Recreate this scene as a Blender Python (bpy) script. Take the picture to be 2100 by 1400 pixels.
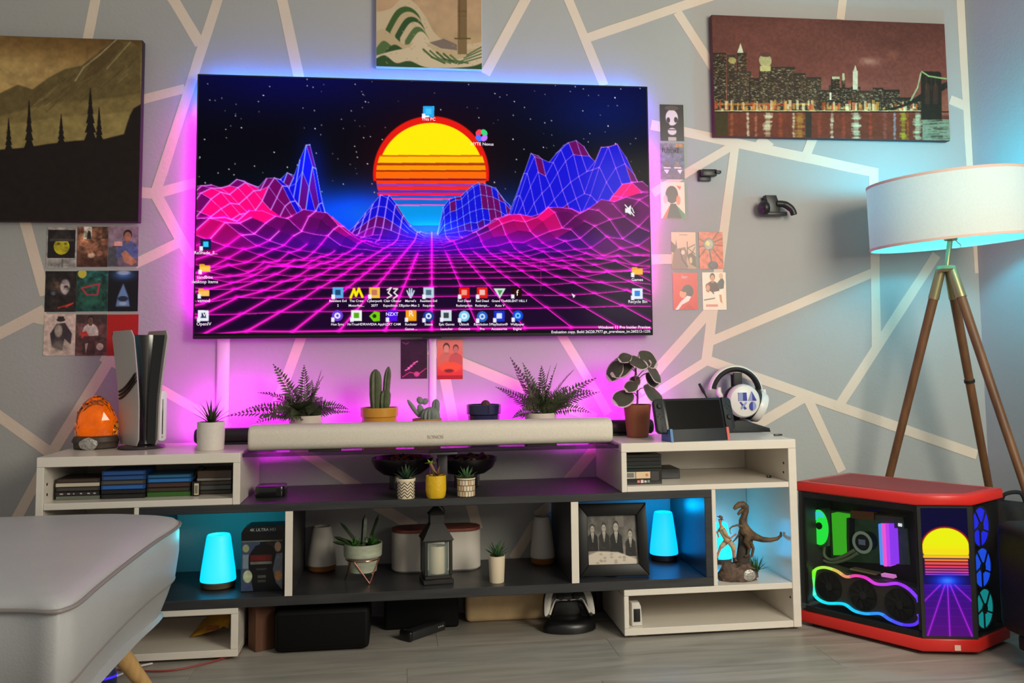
import bpy, bmesh, math, random
import numpy as np
from mathutils import Vector, Matrix
random.seed(7)
S = bpy.context.scene
C = S.collection
PI = math.pi
for _o in list(bpy.data.objects): bpy.data.objects.remove(_o)

# ------------------------------------------------------------------ camera
CAM = np.array([-0.1122, -3.4484, 0.9324])
YAW, PITCH, ROLL, FPX, SX, SY = 0.1337, 0.0821, -0.011, 1895.54, 23.15, -131.03
def _axes():
    f = np.array([math.sin(YAW)*math.cos(PITCH), math.cos(YAW)*math.cos(PITCH), math.sin(PITCH)])
    r = np.array([math.cos(YAW), -math.sin(YAW), 0.]); u = np.cross(r, f)
    c, s = math.cos(ROLL), math.sin(ROLL)
    return c*r+s*u, -s*r+c*u, f
AR, AU, AF = _axes()
cd = bpy.data.cameras.new('camera'); cam = bpy.data.objects.new('camera', cd); C.objects.link(cam)
cd.sensor_width = 36; cd.lens = FPX/2100*36; cd.shift_x = -SX/2100; cd.shift_y = SY/2100
cd.clip_start = 0.05; cd.clip_end = 60
cam.matrix_world = Matrix(((AR[0], AU[0], -AF[0], CAM[0]), (AR[1], AU[1], -AF[1], CAM[1]), (AR[2], AU[2], -AF[2], CAM[2]), (0, 0, 0, 1)))
S.camera = cam

# ------------------------------------------------------------------ light
S.view_settings.view_transform = 'Standard'
S.view_settings.look = 'None'
S.view_settings.gamma = 1
S.view_settings.use_curve_mapping = False
S.view_settings.exposure = 0.0
w = bpy.data.worlds.new('room_light'); S.world = w; w.use_nodes = True
bg = w.node_tree.nodes['Background']
bg.inputs[0].default_value = (0.93, 0.90, 0.84, 1); bg.inputs[1].default_value = 0.29
def area(name, loc, target, sx, sy, power, col):
    l = bpy.data.lights.new(name, 'AREA'); l.shape = 'RECTANGLE'; l.size = sx; l.size_y = sy; l.energy = power; l.color = col
    o = bpy.data.objects.new(name, l); C.objects.link(o); o.location = loc
    o.rotation_euler = (Vector(target)-Vector(loc)).to_track_quat('-Z', 'Y').to_euler()
    return o
# the window behind the photographer on the right, and the ceiling light of the room
area('window_daylight', (1.80, -3.0, 1.72), (1.0, 0, 0.65), 1.1, 1.2, 73, (1.0, 0.94, 0.77))
area('ceiling_light', (0.2, -2.6, 3.2), (0.2, -2.0, 0), 1.6, 1.2, 9, (1.0, 0.92, 0.80))

# ------------------------------------------------------------------ helpers
def ray(u, v): return AF + AR*(u-1050-SX)/FPX - AU*(v-700-SY)/FPX
def wp(u, v, y=0.):
    d = ray(u, v); return Vector(CAM + d*((y-CAM[1])/d[1]))
def wz(u, v, z=0.):
    d = ray(u, v); return Vector(CAM + d*((z-CAM[2])/d[2]))
def mpp(y): return wp(1001, 700, y).x - wp(1000, 700, y).x     # metres per photo pixel at depth y
def lin(c):
    c = np.asarray(c, float)/255.; return np.where(c <= .04045, c/12.92, ((c+.055)/1.055)**2.4)
def lc(c): return tuple(float(x) for x in lin(c)) + (1.,)

MATS = {}
def mat(name, col=(128, 128, 128), rough=.5, metal=0., emit=None, es=0., trans=0., noise=None, spec=None, bump=None, coat=0., alpha=None, ior=None, sss=0.):
    """noise=(scale, amount, (sx,sy,sz) stretch); bump=(scale, strength)"""
    if name in MATS: return MATS[name]
    m = bpy.data.materials.new(name); m.use_nodes = True; nt = m.node_tree; b = nt.nodes['Principled BSDF']; L = nt.links
    b.inputs['Base Color'].default_value = lc(col); b.inputs['Roughness'].default_value = rough; b.inputs['Metallic'].default_value = metal
    if spec is not None: b.inputs['Specular IOR Level'].default_value = spec
    if emit is not None: b.inputs['Emission Color'].default_value = lc(emit); b.inputs['Emission Strength'].default_value = es
    if trans: b.inputs['Transmission Weight'].default_value = trans
    if coat: b.inputs['Coat Weight'].default_value = coat; b.inputs['Coat Roughness'].default_value = .1
    if ior: b.inputs['IOR'].default_value = ior
    if alpha is not None: b.inputs['Alpha'].default_value = alpha
    if sss: b.inputs['Subsurface Weight'].default_value = sss; b.inputs['Subsurface Radius'].default_value = (.01, .01, .01)
    if noise or bump:
        tc = nt.nodes.new('ShaderNodeTexCoord'); mp = nt.nodes.new('ShaderNodeMapping'); L.new(tc.outputs['Object'], mp.inputs[0])
        if noise: mp.inputs['Scale'].default_value = noise[2] if len(noise) > 2 else (1, 1, 1)
    if noise:
        n = nt.nodes.new('ShaderNodeTexNoise'); n.inputs['Scale'].default_value = noise[0]; n.inputs['Detail'].default_value = 6; L.new(mp.outputs[0], n.inputs['Vector'])
        r = nt.nodes.new('ShaderNodeValToRGB'); a = noise[1]; c = lin(col)
        r.color_ramp.elements[0].position = .3; r.color_ramp.elements[1].position = .7
        r.color_ramp.elements[0].color = tuple(c*(1-a))+(1,); r.color_ramp.elements[1].color = tuple(np.minimum(c*(1+a), 1))+(1,)
        L.new(n.outputs[0], r.inputs[0]); L.new(r.outputs[0], b.inputs['Base Color'])
    if bump:
        n2 = nt.nodes.new('ShaderNodeTexNoise'); n2.inputs['Scale'].default_value = bump[0]; n2.inputs['Detail'].default_value = 4; L.new(mp.outputs[0], n2.inputs['Vector'])
        bp = nt.nodes.new('ShaderNodeBump'); bp.inputs['Strength'].default_value = bump[1]; bp.inputs['Distance'].default_value = .004
        L.new(n2.outputs[0], bp.inputs['Height']); L.new(bp.outputs[0], b.inputs['Normal'])
    MATS[name] = m; return m
def print_mat(name, emit=False, rough=.55, spec=.3):
    if name in MATS: return MATS[name]
    m = bpy.data.materials.new(name); m.use_nodes = True; nt = m.node_tree; b = nt.nodes['Principled BSDF']
    a = nt.nodes.new('ShaderNodeVertexColor'); a.layer_name = 'print'
    b.inputs['Roughness'].default_value = rough; b.inputs['Specular IOR Level'].default_value = spec
    if emit:
        b.inputs['Base Color'].default_value = (.004, .004, .005, 1); b.inputs['Emission Strength'].default_value = 1.
        nt.links.new(a.outputs[0], b.inputs['Emission Color']); m.cycles.emission_sampling = 'NONE'
    else: nt.links.new(a.outputs[0], b.inputs['Base Color'])
    MATS[name] = m; return m

ORG = {}
def thing(name, label, cat, loc=(0, 0, 0), group=None, kind=None):
    o = bpy.data.objects.new(name, None); C.objects.link(o); o.location = loc; o.empty_display_size = .05
    ORG[o.name] = Vector(loc); return tag(o, label, cat, group, kind)
def tag(o, label=None, cat=None, group=None, kind=None):
    if label: o['label'] = label
    if cat: o['category'] = cat
    if group: o['group'] = group
    if kind: o['kind'] = kind
    return o
def link_mesh(name, me, parent=None, loc=None):
    """mesh is in world coordinates; it is shifted to its own (or its thing's) base"""
    o = bpy.data.objects.new(name, me); C.objects.link(o)
    if parent is not None:
        org = ORG[parent.name]; o.parent = parent; me.transform(Matrix.Translation(-org)); ORG[o.name] = org
    else:
        if loc is None:
            n = len(me.vertices); co = np.empty(n*3); me.vertices.foreach_get('co', co); co = co.reshape(-1, 3)
            loc = ((co[:, 0].min()+co[:, 0].max())/2, (co[:, 1].min()+co[:, 1].max())/2, co[:, 2].min())
        loc = Vector(loc); me.transform(Matrix.Translation(-loc)); o.location = loc; ORG[o.name] = loc
    return o

class MB:
    def __init__(s): s.bm = bmesh.new(); s.mi = 0
    def _fin(s, faces):
        for f in faces: f.material_index = s.mi
    def box(s, x0, x1, y0, y1, z0, z1, bev=0., seg=2, M=None):
        V = [s.bm.verts.new((x, y, z)) for x in (x0, x1) for y in (y0, y1) for z in (z0, z1)]
        F = [s.bm.faces.new([V[i] for i in q]) for q in ((0, 1, 3, 2), (4, 6, 7, 5), (0, 4, 5, 1), (2, 3, 7, 6), (0, 2, 6, 4), (1, 5, 7, 3))]
        s._fin(F)
        if bev:
            es = list({e for f in F for e in f.edges})
            r = bmesh.ops.bevel(s.bm, geom=es, offset=bev, offset_type='OFFSET', segments=seg, profile=.5, affect='EDGES', clamp_overlap=True)
            for f in r['faces']: f.material_index = s.mi
            V = list({v for f in r['faces'] for v in f.verts} | {v for v in V if v.is_valid})
        if M is not None: bmesh.ops.transform(s.bm, matrix=M, verts=V)
        return s
    def prism(s, pts, a, b, ax='y', bev=0., M=None, seg=2):
        """polygon pts in the plane across axis ax, extruded from a to b"""
        f3 = {'y': lambda p, t: (p[0], t, p[1]), 'z': lambda p, t: (p[0], p[1], t), 'x': lambda p, t: (t, p[0], p[1])}[ax]
        A = [s.bm.verts.new(f3(p, a)) for p in pts]; B = [s.bm.verts.new(f3(p, b)) for p in pts]; n = len(pts)
        F = [s.bm.faces.new(A), s.bm.faces.new(B[::-1])] + [s.bm.faces.new((A[i], B[i], B[(i+1) % n], A[(i+1) % n])) for i in range(n)]
        bmesh.ops.recalc_face_normals(s.bm, faces=F); s._fin(F); V = A+B
        if bev:
            es = list(F[0].edges)+list(F[1].edges)
            r = bmesh.ops.bevel(s.bm, geom=es, offset=bev, offset_type='OFFSET', segments=seg, profile=.5, affect='EDGES', clamp_overlap=True)
            for f in r['faces']: f.material_index = s.mi
            V = list({v for f in r['faces'] for v in f.verts} | {v for v in V if v.is_valid})
        if M is not None: bmesh.ops.transform(s.bm, matrix=M, verts=V)
        return s
    def rings(s, R, close=True, cap0=True, cap1=True, loop=False):
        L = [[s.bm.verts.new(p) for p in r] for r in R]; F = []
        n = len(L[0]); m = len(L)
        for j in range(m if loop else m-1):
            a, b = L[j], L[(j+1) % m]
            for i in range(n if close else n-1):
                k = (i+1) % n
                F.append(s.bm.faces.new((a[i], a[k], b[k], b[i])))
        if cap0 and not loop: F.append(s.bm.faces.new(L[0][::-1]))
        if cap1 and not loop: F.append(s.bm.faces.new(L[-1]))
        s._fin(F); s.last = [v for r in L for v in r]; return s
    def lathe(s, prof, c=(0, 0, 0), n=28, M=None, cap0=True, cap1=True, ph=0., sq=(1., 1.)):
        """prof = [(radius, z)...] bottom to top"""
        c = Vector(c); R = []
        for r, z in prof:
            R.append([Vector((c.x+sq[0]*max(r, 1e-4)*math.cos(2*PI*i/n+ph), c.y+sq[1]*max(r, 1e-4)*math.sin(2*PI*i/n+ph), c.z+z)) for i in range(n)])
        s.rings(R, True, cap0, cap1)
        if M is not None: bmesh.ops.transform(s.bm, matrix=M, verts=s.last)
        return s
    def tube(s, path, rad, n=10, cap=True, closed=False, flat=1.):
        P = [Vector(p) for p in path]; m = len(P); R = []
        rs = rad if isinstance(rad, (list, tuple)) else [rad]*m
        up = None
        for i, p in enumerate(P):
            if closed: t = P[(i+1) % m]-P[i-1]
            else: t = P[min(i+1, m-1)]-P[max(i-1, 0)]
            t.normalize()
            if up is None: up = Vector((0, 0, 1)) if abs(t.z) < .9 else Vector((0, 1, 0))
            a = t.cross(up); a.normalize(); b = a.cross(t); b.normalize(); up = b
            R.append([p+a*rs[i]*math.cos(2*PI*k/n)+b*rs[i]*flat*math.sin(2*PI*k/n) for k in range(n)])
        if closed: return s.rings(R, True, loop=True)
        return s.rings(R, True, cap, cap)
    def cyl(s, p, q, r0, r1=None, n=20): return s.tube([p, q], [r0, r0 if r1 is None else r1], n)
    def ell(s, c, r, nu=16, nv=10, M=None):
        r = (r, r, r) if not isinstance(r, (tuple, list)) else r; c = Vector(c); R = []
        for j in range(nv+1):
            t = -PI/2+PI*j/nv; cr = max(math.cos(t), .02)
            R.append([Vector((c.x+r[0]*cr*math.cos(2*PI*i/nu), c.y+r[1]*cr*math.sin(2*PI*i/nu), c.z+r[2]*math.sin(t))) for i in range(nu)])
        s.rings(R)
        if M is not None: bmesh.ops.transform(s.bm, matrix=M, verts=s.last)
        return s
    def face(s, pts):
        f = s.bm.faces.new([s.bm.verts.new(p) for p in pts]); f.material_index = s.mi; return s
    def xf(s, M): bmesh.ops.transform(s.bm, matrix=M, verts=s.bm.verts); return s
    def build(s, name, m, parent=None, smooth=40, loc=None, sub=0, fixn=True):
        if fixn: bmesh.ops.recalc_face_normals(s.bm, faces=s.bm.faces)
        me = bpy.data.meshes.new(name); s.bm.to_mesh(me); s.bm.free()
        for x in (m if isinstance(m, (list, tuple)) else [m]): me.materials.append(x)
        if smooth:
            me.shade_smooth(); me.set_sharp_from_angle(angle=math.radians(smooth))
        o = link_mesh(name, me, parent, loc)
        if sub:
            md = o.modifiers.new('sub', 'SUBSURF'); md.levels = sub; md.render_levels = sub
        return o
def rotz(c, a): c = Vector(c); return Matrix.Translation(c) @ Matrix.Rotation(a, 4, 'Z') @ Matrix.Translation(-c)
def rotax(c, a, ax): c = Vector(c); return Matrix.Translation(c) @ Matrix.Rotation(a, 4, ax) @ Matrix.Translation(-c)
def rrect(x0, x1, z0, z1, r, n=5):
    P = []
    for cx, cz, a in ((x1-r, z1-r, 0), (x0+r, z1-r, 90), (x0+r, z0+r, 180), (x1-r, z0+r, 270)):
        for i in range(n+1):
            t = math.radians(a+90*i/n); P.append((cx+r*math.cos(t), cz+r*math.sin(t)))
    return P
def spline(P, n=8, closed=False):
    P = [Vector(p) for p in P]; m = len(P); out = []
    rng = range(m) if closed else range(m-1)
    for i in rng:
        if closed: a, b, c, d = P[i-1], P[i], P[(i+1) % m], P[(i+2) % m]
        else: a, b, c, d = P[max(i-1, 0)], P[i], P[i+1], P[min(i+2, m-1)]
        for k in range(n):
            t = k/n; out.append(.5*((2*b)+(c-a)*t+(2*a-5*b+4*c-d)*t*t+(3*b-a-3*c+d)*t**3))
    if not closed: out.append(P[-1])
    return out
def copy_thing(root, loc, label, rz=None, kids=True):
    r = root.copy(); C.objects.link(r); r.location = loc; r['label'] = label
    if rz is not None: r.rotation_euler = (0, 0, rz)
    ORG[r.name] = Vector(loc)
    for ch in root.children:
        c = ch.copy(); C.objects.link(c); c.parent = r
        for g in ch.children:
            d = g.copy(); C.objects.link(d); d.parent = c
    return r

# --- flat prints: colours are drawn on a fine grid of vertices
class Ras:
    def __init__(s, w, h, bg=(0, 0, 0), T=None):
        s.w, s.h = w, h; s.a = np.ones((h, w, 3))*np.array(bg, float); s.T = T
    def p(s, P):
        return np.array([s.T(*q) for q in P]) if s.T else np.array(P, float)
    def _win(s, x0, x1, y0, y1):
        x0 = max(int(x0)-2, 0); y0 = max(int(y0)-2, 0); x1 = min(int(x1)+3, s.w); y1 = min(int(y1)+3, s.h)
        if x1 <= x0 or y1 <= y0: return None
        return x0, x1, y0, y1
    def _mix(s, wn, al, col, add=False):
        x0, x1, y0, y1 = wn; al = al[..., None]; col = np.asarray(col, float); A = s.a[y0:y1, x0:x1]
        s.a[y0:y1, x0:x1] = np.minimum(A+al*col, 255) if add else A*(1-al)+al*col
    def poly(s, P, col, alpha=1., add=False, ss=3, soft=0):
        P = s.p(P); wn = s._win(P[:, 0].min()-soft, P[:, 0].max()+soft, P[:, 1].min()-soft, P[:, 1].max()+soft)
        if wn is None: return s
        x0, x1, y0, y1 = wn
        xs = x0-.5+(np.arange((x1-x0)*ss)+.5)/ss; ys = y0-.5+(np.arange((y1-y0)*ss)+.5)/ss
        X, Y = np.meshgrid(xs, ys); ins = np.zeros(X.shape, bool); n = len(P)
        for i in range(n):
            ax, ay = P[i]; bx, by = P[(i+1) % n]
            if ay == by: continue
            ins ^= ((ay > Y) != (by > Y)) & (X < (bx-ax)*(Y-ay)/(by-ay)+ax)
        m = ins.reshape(y1-y0, ss, x1-x0, ss).mean((1, 3))
        for _ in range(int(soft)):
            q = np.pad(m, 1, mode='edge'); m = (q[:-2, 1:-1]+q[2:, 1:-1]+q[1:-1, :-2]+q[1:-1, 2:]+2*m)/6
        s._mix(wn, m*alpha, col, add); return s
    def line(s, P, wd, col, alpha=1., glow=0., gcol=None, add=False):
        P = s.p(P)
        for i in range(len(P)-1):
            (ax, ay), (bx, by) = P[i], P[i+1]; e = wd/2+1+glow*2.5
            wn = s._win(min(ax, bx)-e, max(ax, bx)+e, min(ay, by)-e, max(ay, by)+e)
            if wn is None: continue
            x0, x1, y0, y1 = wn; X, Y = np.meshgrid(np.arange(x0, x1), np.arange(y0, y1))
            dx, dy = bx-ax, by-ay; L2 = dx*dx+dy*dy+1e-9; t = np.clip(((X-ax)*dx+(Y-ay)*dy)/L2, 0, 1)
            d = np.hypot(X-ax-t*dx, Y-ay-t*dy)
            if glow: s._mix(wn, .55*np.exp(-(d/glow)**2), gcol if gcol is not None else col, True)
            s._mix(wn, np.clip(wd/2+.5-d, 0, 1)*min(1, max(wd, .3))*alpha, col, add)
        return s
    def ell(s, c, rx, ry, col, alpha=1., soft=.6, add=False, ang=0.):
        (cx, cy), = s.p([c])
        e = max(rx, ry)*(1+2*max(0, soft-1) if soft > 1 else 1)+3
        if soft >= 5: e = max(rx, ry)*2.6
        wn = s._win(cx-e, cx+e, cy-e, cy+e)
        if wn is None: return s
        x0, x1, y0, y1 = wn; X, Y = np.meshgrid(np.arange(x0, x1)-cx, np.arange(y0, y1)-cy)
        ca, sa = math.cos(ang), math.sin(ang); X, Y = X*ca+Y*sa, -X*sa+Y*ca
        q = np.sqrt((X/rx)**2+(Y/ry)**2)
        if soft >= 5: m = np.exp(-q*q*1.2)
        else: m = np.clip((1-q)*min(rx, ry)/max(soft, .01)+.5, 0, 1)
        s._mix(wn, m*alpha, col, add); return s
    def rect(s, x0, y0, x1, y1, col, alpha=1.): return s.poly([(x0, y0), (x1, y0), (x1, y1), (x0, y1)], col, alpha)
    def vgrad(s, stops):
        t = np.linspace(0, 1, s.h); xs = [q[0] for q in stops]
        g = np.stack([np.interp(t, xs, [q[1][k] for q in stops]) for k in range(3)], -1); s.a[:] = g[:, None, :]; return s
    def noise(s, amt, sc=6, seed=1, col=None, oct=3, stretch=1.):
        rg = np.random.RandomState(seed); m = np.zeros((s.h, s.w)); am = 1.
        for k in range(oct):
            gw = max(2, int(s.w/sc*2**k/stretch)+2); gh = max(2, int(s.h/sc*2**k)+2); g = rg.rand(gh, gw)-.5
            yy = np.linspace(0, gh-1.001, s.h); xx = np.linspace(0, gw-1.001, s.w); iy = yy.astype(int); ix = xx.astype(int)
            fy = (yy-iy)[:, None]; fx = (xx-ix)[None, :]
            a = g[iy][:, ix]; b = g[iy][:, ix+1]; c = g[iy+1][:, ix]; d = g[iy+1][:, ix+1]
            m += am*((a*(1-fx)+b*fx)*(1-fy)+(c*(1-fx)+d*fx)*fy); am *= .55
        s.a = np.clip(s.a*(1+amt*m[..., None]), 0, 255); return s
def print_mesh(name, ras, TL, TR, BR, BL, m, parent):
    """a flat print over the four given corners"""
    h, wd = ras.h, ras.w
    TL, TR, BR, BL = [np.array(v, float) for v in (TL, TR, BR, BL)]
    u = np.linspace(0, 1, wd)[None, :, None]; v = np.linspace(0, 1, h)[:, None, None]
    co = ((TL*(1-u)+TR*u)*(1-v)+(BL*(1-u)+BR*u)*v).reshape(-1, 3)
    i = np.arange(h*wd).reshape(h, wd); q = np.stack([i[:-1, :-1], i[1:, :-1], i[1:, 1:], i[:-1, 1:]], -1).reshape(-1)
    me = bpy.data.meshes.new(name); n = (h-1)*(wd-1)
    me.vertices.add(h*wd); me.vertices.foreach_set('co', co.reshape(-1)); me.loops.add(4*n); me.loops.foreach_set('vertex_index', q.astype(np.int32))
    me.polygons.add(n); me.polygons.foreach_set('loop_start', np.arange(0, 4*n, 4, dtype=np.int32)); me.update(calc_edges=True)
    at = me.color_attributes.new('print', 'FLOAT_COLOR', 'POINT')
    colr = np.ones((h*wd, 4)); colr[:, :3] = lin(np.clip(ras.a, 0, 255)).reshape(-1, 3); at.data.foreach_set('color', colr.reshape(-1))
    me.materials.append(m); return link_mesh(name, me, parent)
def text_geo(body, size, align='CENTER', shear=0., bold=0.):
    cu = bpy.data.curves.new('t', 'FONT'); cu.body = body; cu.size = size; cu.align_x = align; cu.resolution_u = 3; cu.offset = bold; cu.shear = shear
    o = bpy.data.objects.new('t', cu); me = bpy.data.meshes.new_from_object(o)
    V = [tuple(v.co) for v in me.vertices]; F = [tuple(p.vertices) for p in me.polygons]
    bpy.data.objects.remove(o); bpy.data.curves.remove(cu); bpy.data.meshes.remove(me); return V, F
def put_text(mb, body, size, org, ex, ez, align='CENTER', bold=0., shear=0.):
    """lettering in the plane through org spanned by ex (reading direction) and ez (up)"""
    V, F = text_geo(body, size, align, shear, bold); org, ex, ez = Vector(org), Vector(ex), Vector(ez)
    B = [mb.bm.verts.new(org+ex*x+ez*y) for x, y, _ in V]
    for f in F:
        try: fc = mb.bm.faces.new([B[i] for i in f]); fc.material_index = mb.mi
        except ValueError: pass

# ------------------------------------------------------------------ structure
F = .4156; ZT = .6318; XR0, XR1, XL0, XL1 = .6169, 1.2253, -1.2111, -.6075; ZS1, ZS2 = .4712, .1855
XC = 2.21; T1, T2 = .025, .029
def wall_mat(name, col):
    m = mat(name, col, .75, noise=(1.3, .05), bump=(90, .25)); return m
M_WALL = wall_mat('grey_wall_paint', (172, 171, 168)); M_WALLR = wall_mat('pale_wall_paint', (184, 178, 178))
wall = MB().box(-3.4, XC+.1, 0, .1, -.02, 2.6).build('wall_back', M_WALL, smooth=0); tag(wall, 'grey painted wall with beige painted lines behind the television', kind='structure')
wr = MB().box(XC, XC+.1, -5.5, 0, -.02, 2.6).build('wall_right', M_WALLR, smooth=0); tag(wr, 'plain pale grey side wall behind the floor lamp', kind='structure')

def floor_mat():
    m = bpy.data.materials.new('grey_laminate'); m.use_nodes = True; nt = m.node_tree; b = nt.nodes['Principled BSDF']; L = nt.links; N = nt.nodes.new
    g = N('ShaderNodeNewGeometry'); oi = N('ShaderNodeObjectInfo'); mp = N('ShaderNodeMapping'); mp.inputs['Scale'].default_value = (1.2, 9, 1)
    ad = N('ShaderNodeVectorMath'); ad.operation = 'ADD'; cb = N('ShaderNodeCombineXYZ'); ml = N('ShaderNodeMath'); ml.operation = 'MULTIPLY'; ml.inputs[1].default_value = 37
    L.new(oi.outputs['Random'], ml.inputs[0]); L.new(ml.outputs[0], cb.inputs[0]); L.new(g.outputs['Position'], ad.inputs[0]); L.new(cb.outputs[0], ad.inputs[1]); L.new(ad.outputs[0], mp.inputs[0])
    n = N('ShaderNodeTexNoise'); n.inputs['Scale'].default_value = 2.2; n.inputs['Detail'].default_value = 9; n.inputs['Distortion'].default_value = .8; L.new(mp.outputs[0], n.inputs['Vector'])
    r = N('ShaderNodeValToRGB'); e = r.color_ramp.elements; e[0].position = .33; e[0].color = lc((142, 136, 127)); e[1].position = .6; e[1].color = lc((168, 162, 153)); L.new(n.outputs[0], r.inputs[0])
    hs = N('ShaderNodeHueSaturation'); mr = N('ShaderNodeMapRange'); mr.inputs[3].default_value = .92; mr.inputs[4].default_value = 1.08
    L.new(oi.outputs['Random'], mr.inputs[0]); L.new(mr.outputs[0], hs.inputs['Value']); L.new(r.outputs[0], hs.inputs['Color']); L.new(hs.outputs[0], b.inputs['Base Color'])
    b.inputs['Roughness'].default_value = .42; return m
M_FLOOR = floor_mat()
fl = MB().box(-3.4, XC, -5.5, 0, -.03, -.009).build('floor', M_FLOOR, smooth=0); tag(fl, 'grey wood-look laminate floor', kind='structure')
pm = None
for r in range(9):
    y1 = -r*.193; x = -3.1 + (r*.55) % 1.2
    while x < XC-.2:
        ln = min(1.28, XC-.004-x)
        if x+ln > -2.2 and y1 > -1.75 and ln > .3:
            if ln > 1.27:
                if pm is None:
                    q = MB().box(.0004, 1.2796, -.1926, 0, -.009, 0, .0004, 1); p = q.build('plank', M_FLOOR, fl, smooth=0); pm = p.data; pm.transform(Matrix.Translation(ORG['floor'])); ORG['floor0'] = 1
                    p.location = Vector((x, y1, 0))-ORG['floor']
                else:
                    p = bpy.data.objects.new('plank', pm); C.objects.link(p); p.parent = fl; p.location = Vector((x, y1, 0))-ORG['floor']
            else:
                MB().box(x+.0004, x+ln, y1-.1926, y1, -.009, 0, .0004, 1).build('plank', M_FLOOR, fl, smooth=0)
        x += 1.28

# painted lines of the wall
M_LINE = mat('beige_line_paint', (226, 207, 188), .7, noise=(3, .05), bump=(90, .2))
LINES = [((201, -30), (180, 80)), ((338, -30), (411, 91)), ((456, -30), (319, 396)), ((280, 207), (379, 181)), ((276, 393), (319, 397)), ((319, 397), (402, 374)),
 ((319, 397), (400, 545)), ((276, 541), (371, 495)), ((48, 445), (93, 605)), ((-10, 688), (92, 636)), ((68, 651), (95, 657)), ((228, 733), (105, 930)), ((210, 728), (280, 766)),
 ((-10, 847), (105, 930)), ((320, 792), (470, 878)), ((105, 930), (20, 1090)), ((622, 680), (560, 850)), ((1148, 680), (1248, 848)), ((880, 716), (1222, 858)), ((910, 760), (933, 880)),
 ((610, 920), (760, 1014)), ((1240, 896), (1165, 985)), ((770, 1034), (850, 1081)), ((962, 1020), (980, 1085)), ((1100, 1070), (1052, 1146)), ((1150, 1020), (1100, 1058)),
 ((1454, 638), (1310, 802)), ((1462, 630), (1448, 740)), ((1452, 702), (1790, 559)), ((1448, 740), (1296, 838)), ((1448, 738), (2003, 932)), ((1654, 812), (1540, 878)), ((1654, 812), (1726, 966)),
 ((1195, 81), (1460, -8)), ((1158, -20), (1238, 175)), ((1088, -20), (995, 152)), ((574, -20), (614, 160)), ((1389, 25), (1462, 138)), ((1730, -20), (1723, 40)),
 ((1335, 256), (1800, 355)), ((1338, 396), (1504, 298)), ((1507, 300), (1462, 640)), ((1555, 284), (1580, 304)), ((1668, 280), (1650, 326)), ((1791, 352), (1797, 716)), ((1920, 522), (1716, 838)),
 ((1948, 204), (1984, 220)), ((1336, 532), (1384, 531)), ((1968, -30), (1991, 345)), ((1991, 340), (2004, 560))]
for i, (a, b) in enumerate(LINES):
    ext = lambda p, o: p if p[1] > -1 else (p[0]+(p[0]-o[0])*(-260-p[1])/(p[1]-o[1]), -260)
    a, b = ext(a, b), ext(b, a); a, b = wp(*a), wp(*b); d = (b-a).normalized(); n = Vector((-d.z, 0, d.x)); hw = .0185*(1+.1*random.uniform(-1, 1)); yy = -.0006-.00003*i
    if i == len(LINES)-1: hw = .012
    m = max(2, int((b-a).length/.12)); L_, R_ = [], []
    for k in range(m+1):
        p = a+(b-a)*(k/m); j = random.uniform(-.0012, .0012)
        L_.append(p+n*(hw+j)); R_.append(p-n*(hw+random.uniform(-.0012, .0012)))
    ring = L_+R_[::-1]
    for v in ring: v.x = min(v.x, XC-.001)
    q = MB(); q.prism([(v.x, v.z) for v in ring], yy, -.00005); q.build('painted_line', M_LINE, wall, smooth=0)

# ------------------------------------------------------------------ media unit
M_WHITE = mat('white_melamine', (228, 220, 208), .22, noise=(3, .03, (1, 1, 8)))
M_DARK = mat('charcoal_wood', (50, 50, 52), .38, noise=(2.2, .28, (3, 30, 30)))
G_UNIT = None
MARG = .0006
def panels(root, L, m, name=None):
    for nm, x0, x1, y0, y1, z0, z1 in L:
        MB().box(x0, x1, y0, y1, z0, z1, .0015, 1).build(nm, m, root, smooth=0)
YB = -.012
XDR = wp(1461, 1100, -F).x; XDL = XL0+XR1-XDR
XCELL = XDR + .001
ZB = ZS2 - T2                        # underside of the dark shelf = top of the low boxes
tR = thing('white_cabinet', 'white open cabinet at the right, holding the toy dinosaur scene', 'cabinet', (.92, -F/2, 0), 'white open cabinets')
ZF = .010
panels(tR, [
 ('top_panel', XR0, XR1, -F, YB, ZT-.030, ZT), ('side_panel', XR1-.028, XR1, -F, YB, ZF, ZT-.0305), ('side_panel', XR0, XR0+.018, -F, YB, ZS1+.0005, ZT-.0305),
 ('shelf_board', XR0+.0185, XR1-.0285, -F+.002, YB, ZS1+.0005, ZS1+.0185), ('back_panel', XR0+.019, XR1-.029, YB-.006, YB-.001, ZS1+.019, ZT-.031),
 ('side_panel', XCELL, XCELL+.014, -F, YB, ZB+.0005, ZS1), ('shelf_board', XR0+.001, XR1-.0285, -F+.001, YB, ZB-.020, ZB), ('back_panel', XCELL+.015, XR1-.029, YB-.006, YB-.001, ZB+.001, ZS1),
 ('side_panel', XR0, XR0+.016, -F, YB, ZF+.0225, ZB-.0205), ('bottom_panel', XR0, XR1-.0285, -F+.001, YB, ZF, ZF+.022), ('back_panel', XR0+.017, XR1-.029, YB-.006, YB-.001, ZF+.023, ZB-.021)], M_WHITE)
M_PEG = mat('dark_peg_hole', (60, 50, 40), .5, metal=.4)
for (u, v) in ((1607, 949), (1607, 968), (1621, 1200), (1621, 1224)):
    d = ray(u, v); xx = XR1-.0283; P = CAM+d*((xx-CAM[0])/d[0])
    MB().cyl((xx-.0015, P[1], P[2]), (xx+.001, P[1], P[2]), .004, n=10).build('peg_hole', M_PEG, tR)
for x in (XR0+.04, XR1-.04):
    for y in (-F+.04, YB-.04): MB().lathe([(.012, 0), (.012, ZF)], (x, y, 0), 12).build('foot', M_WHITE, tR)
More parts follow.
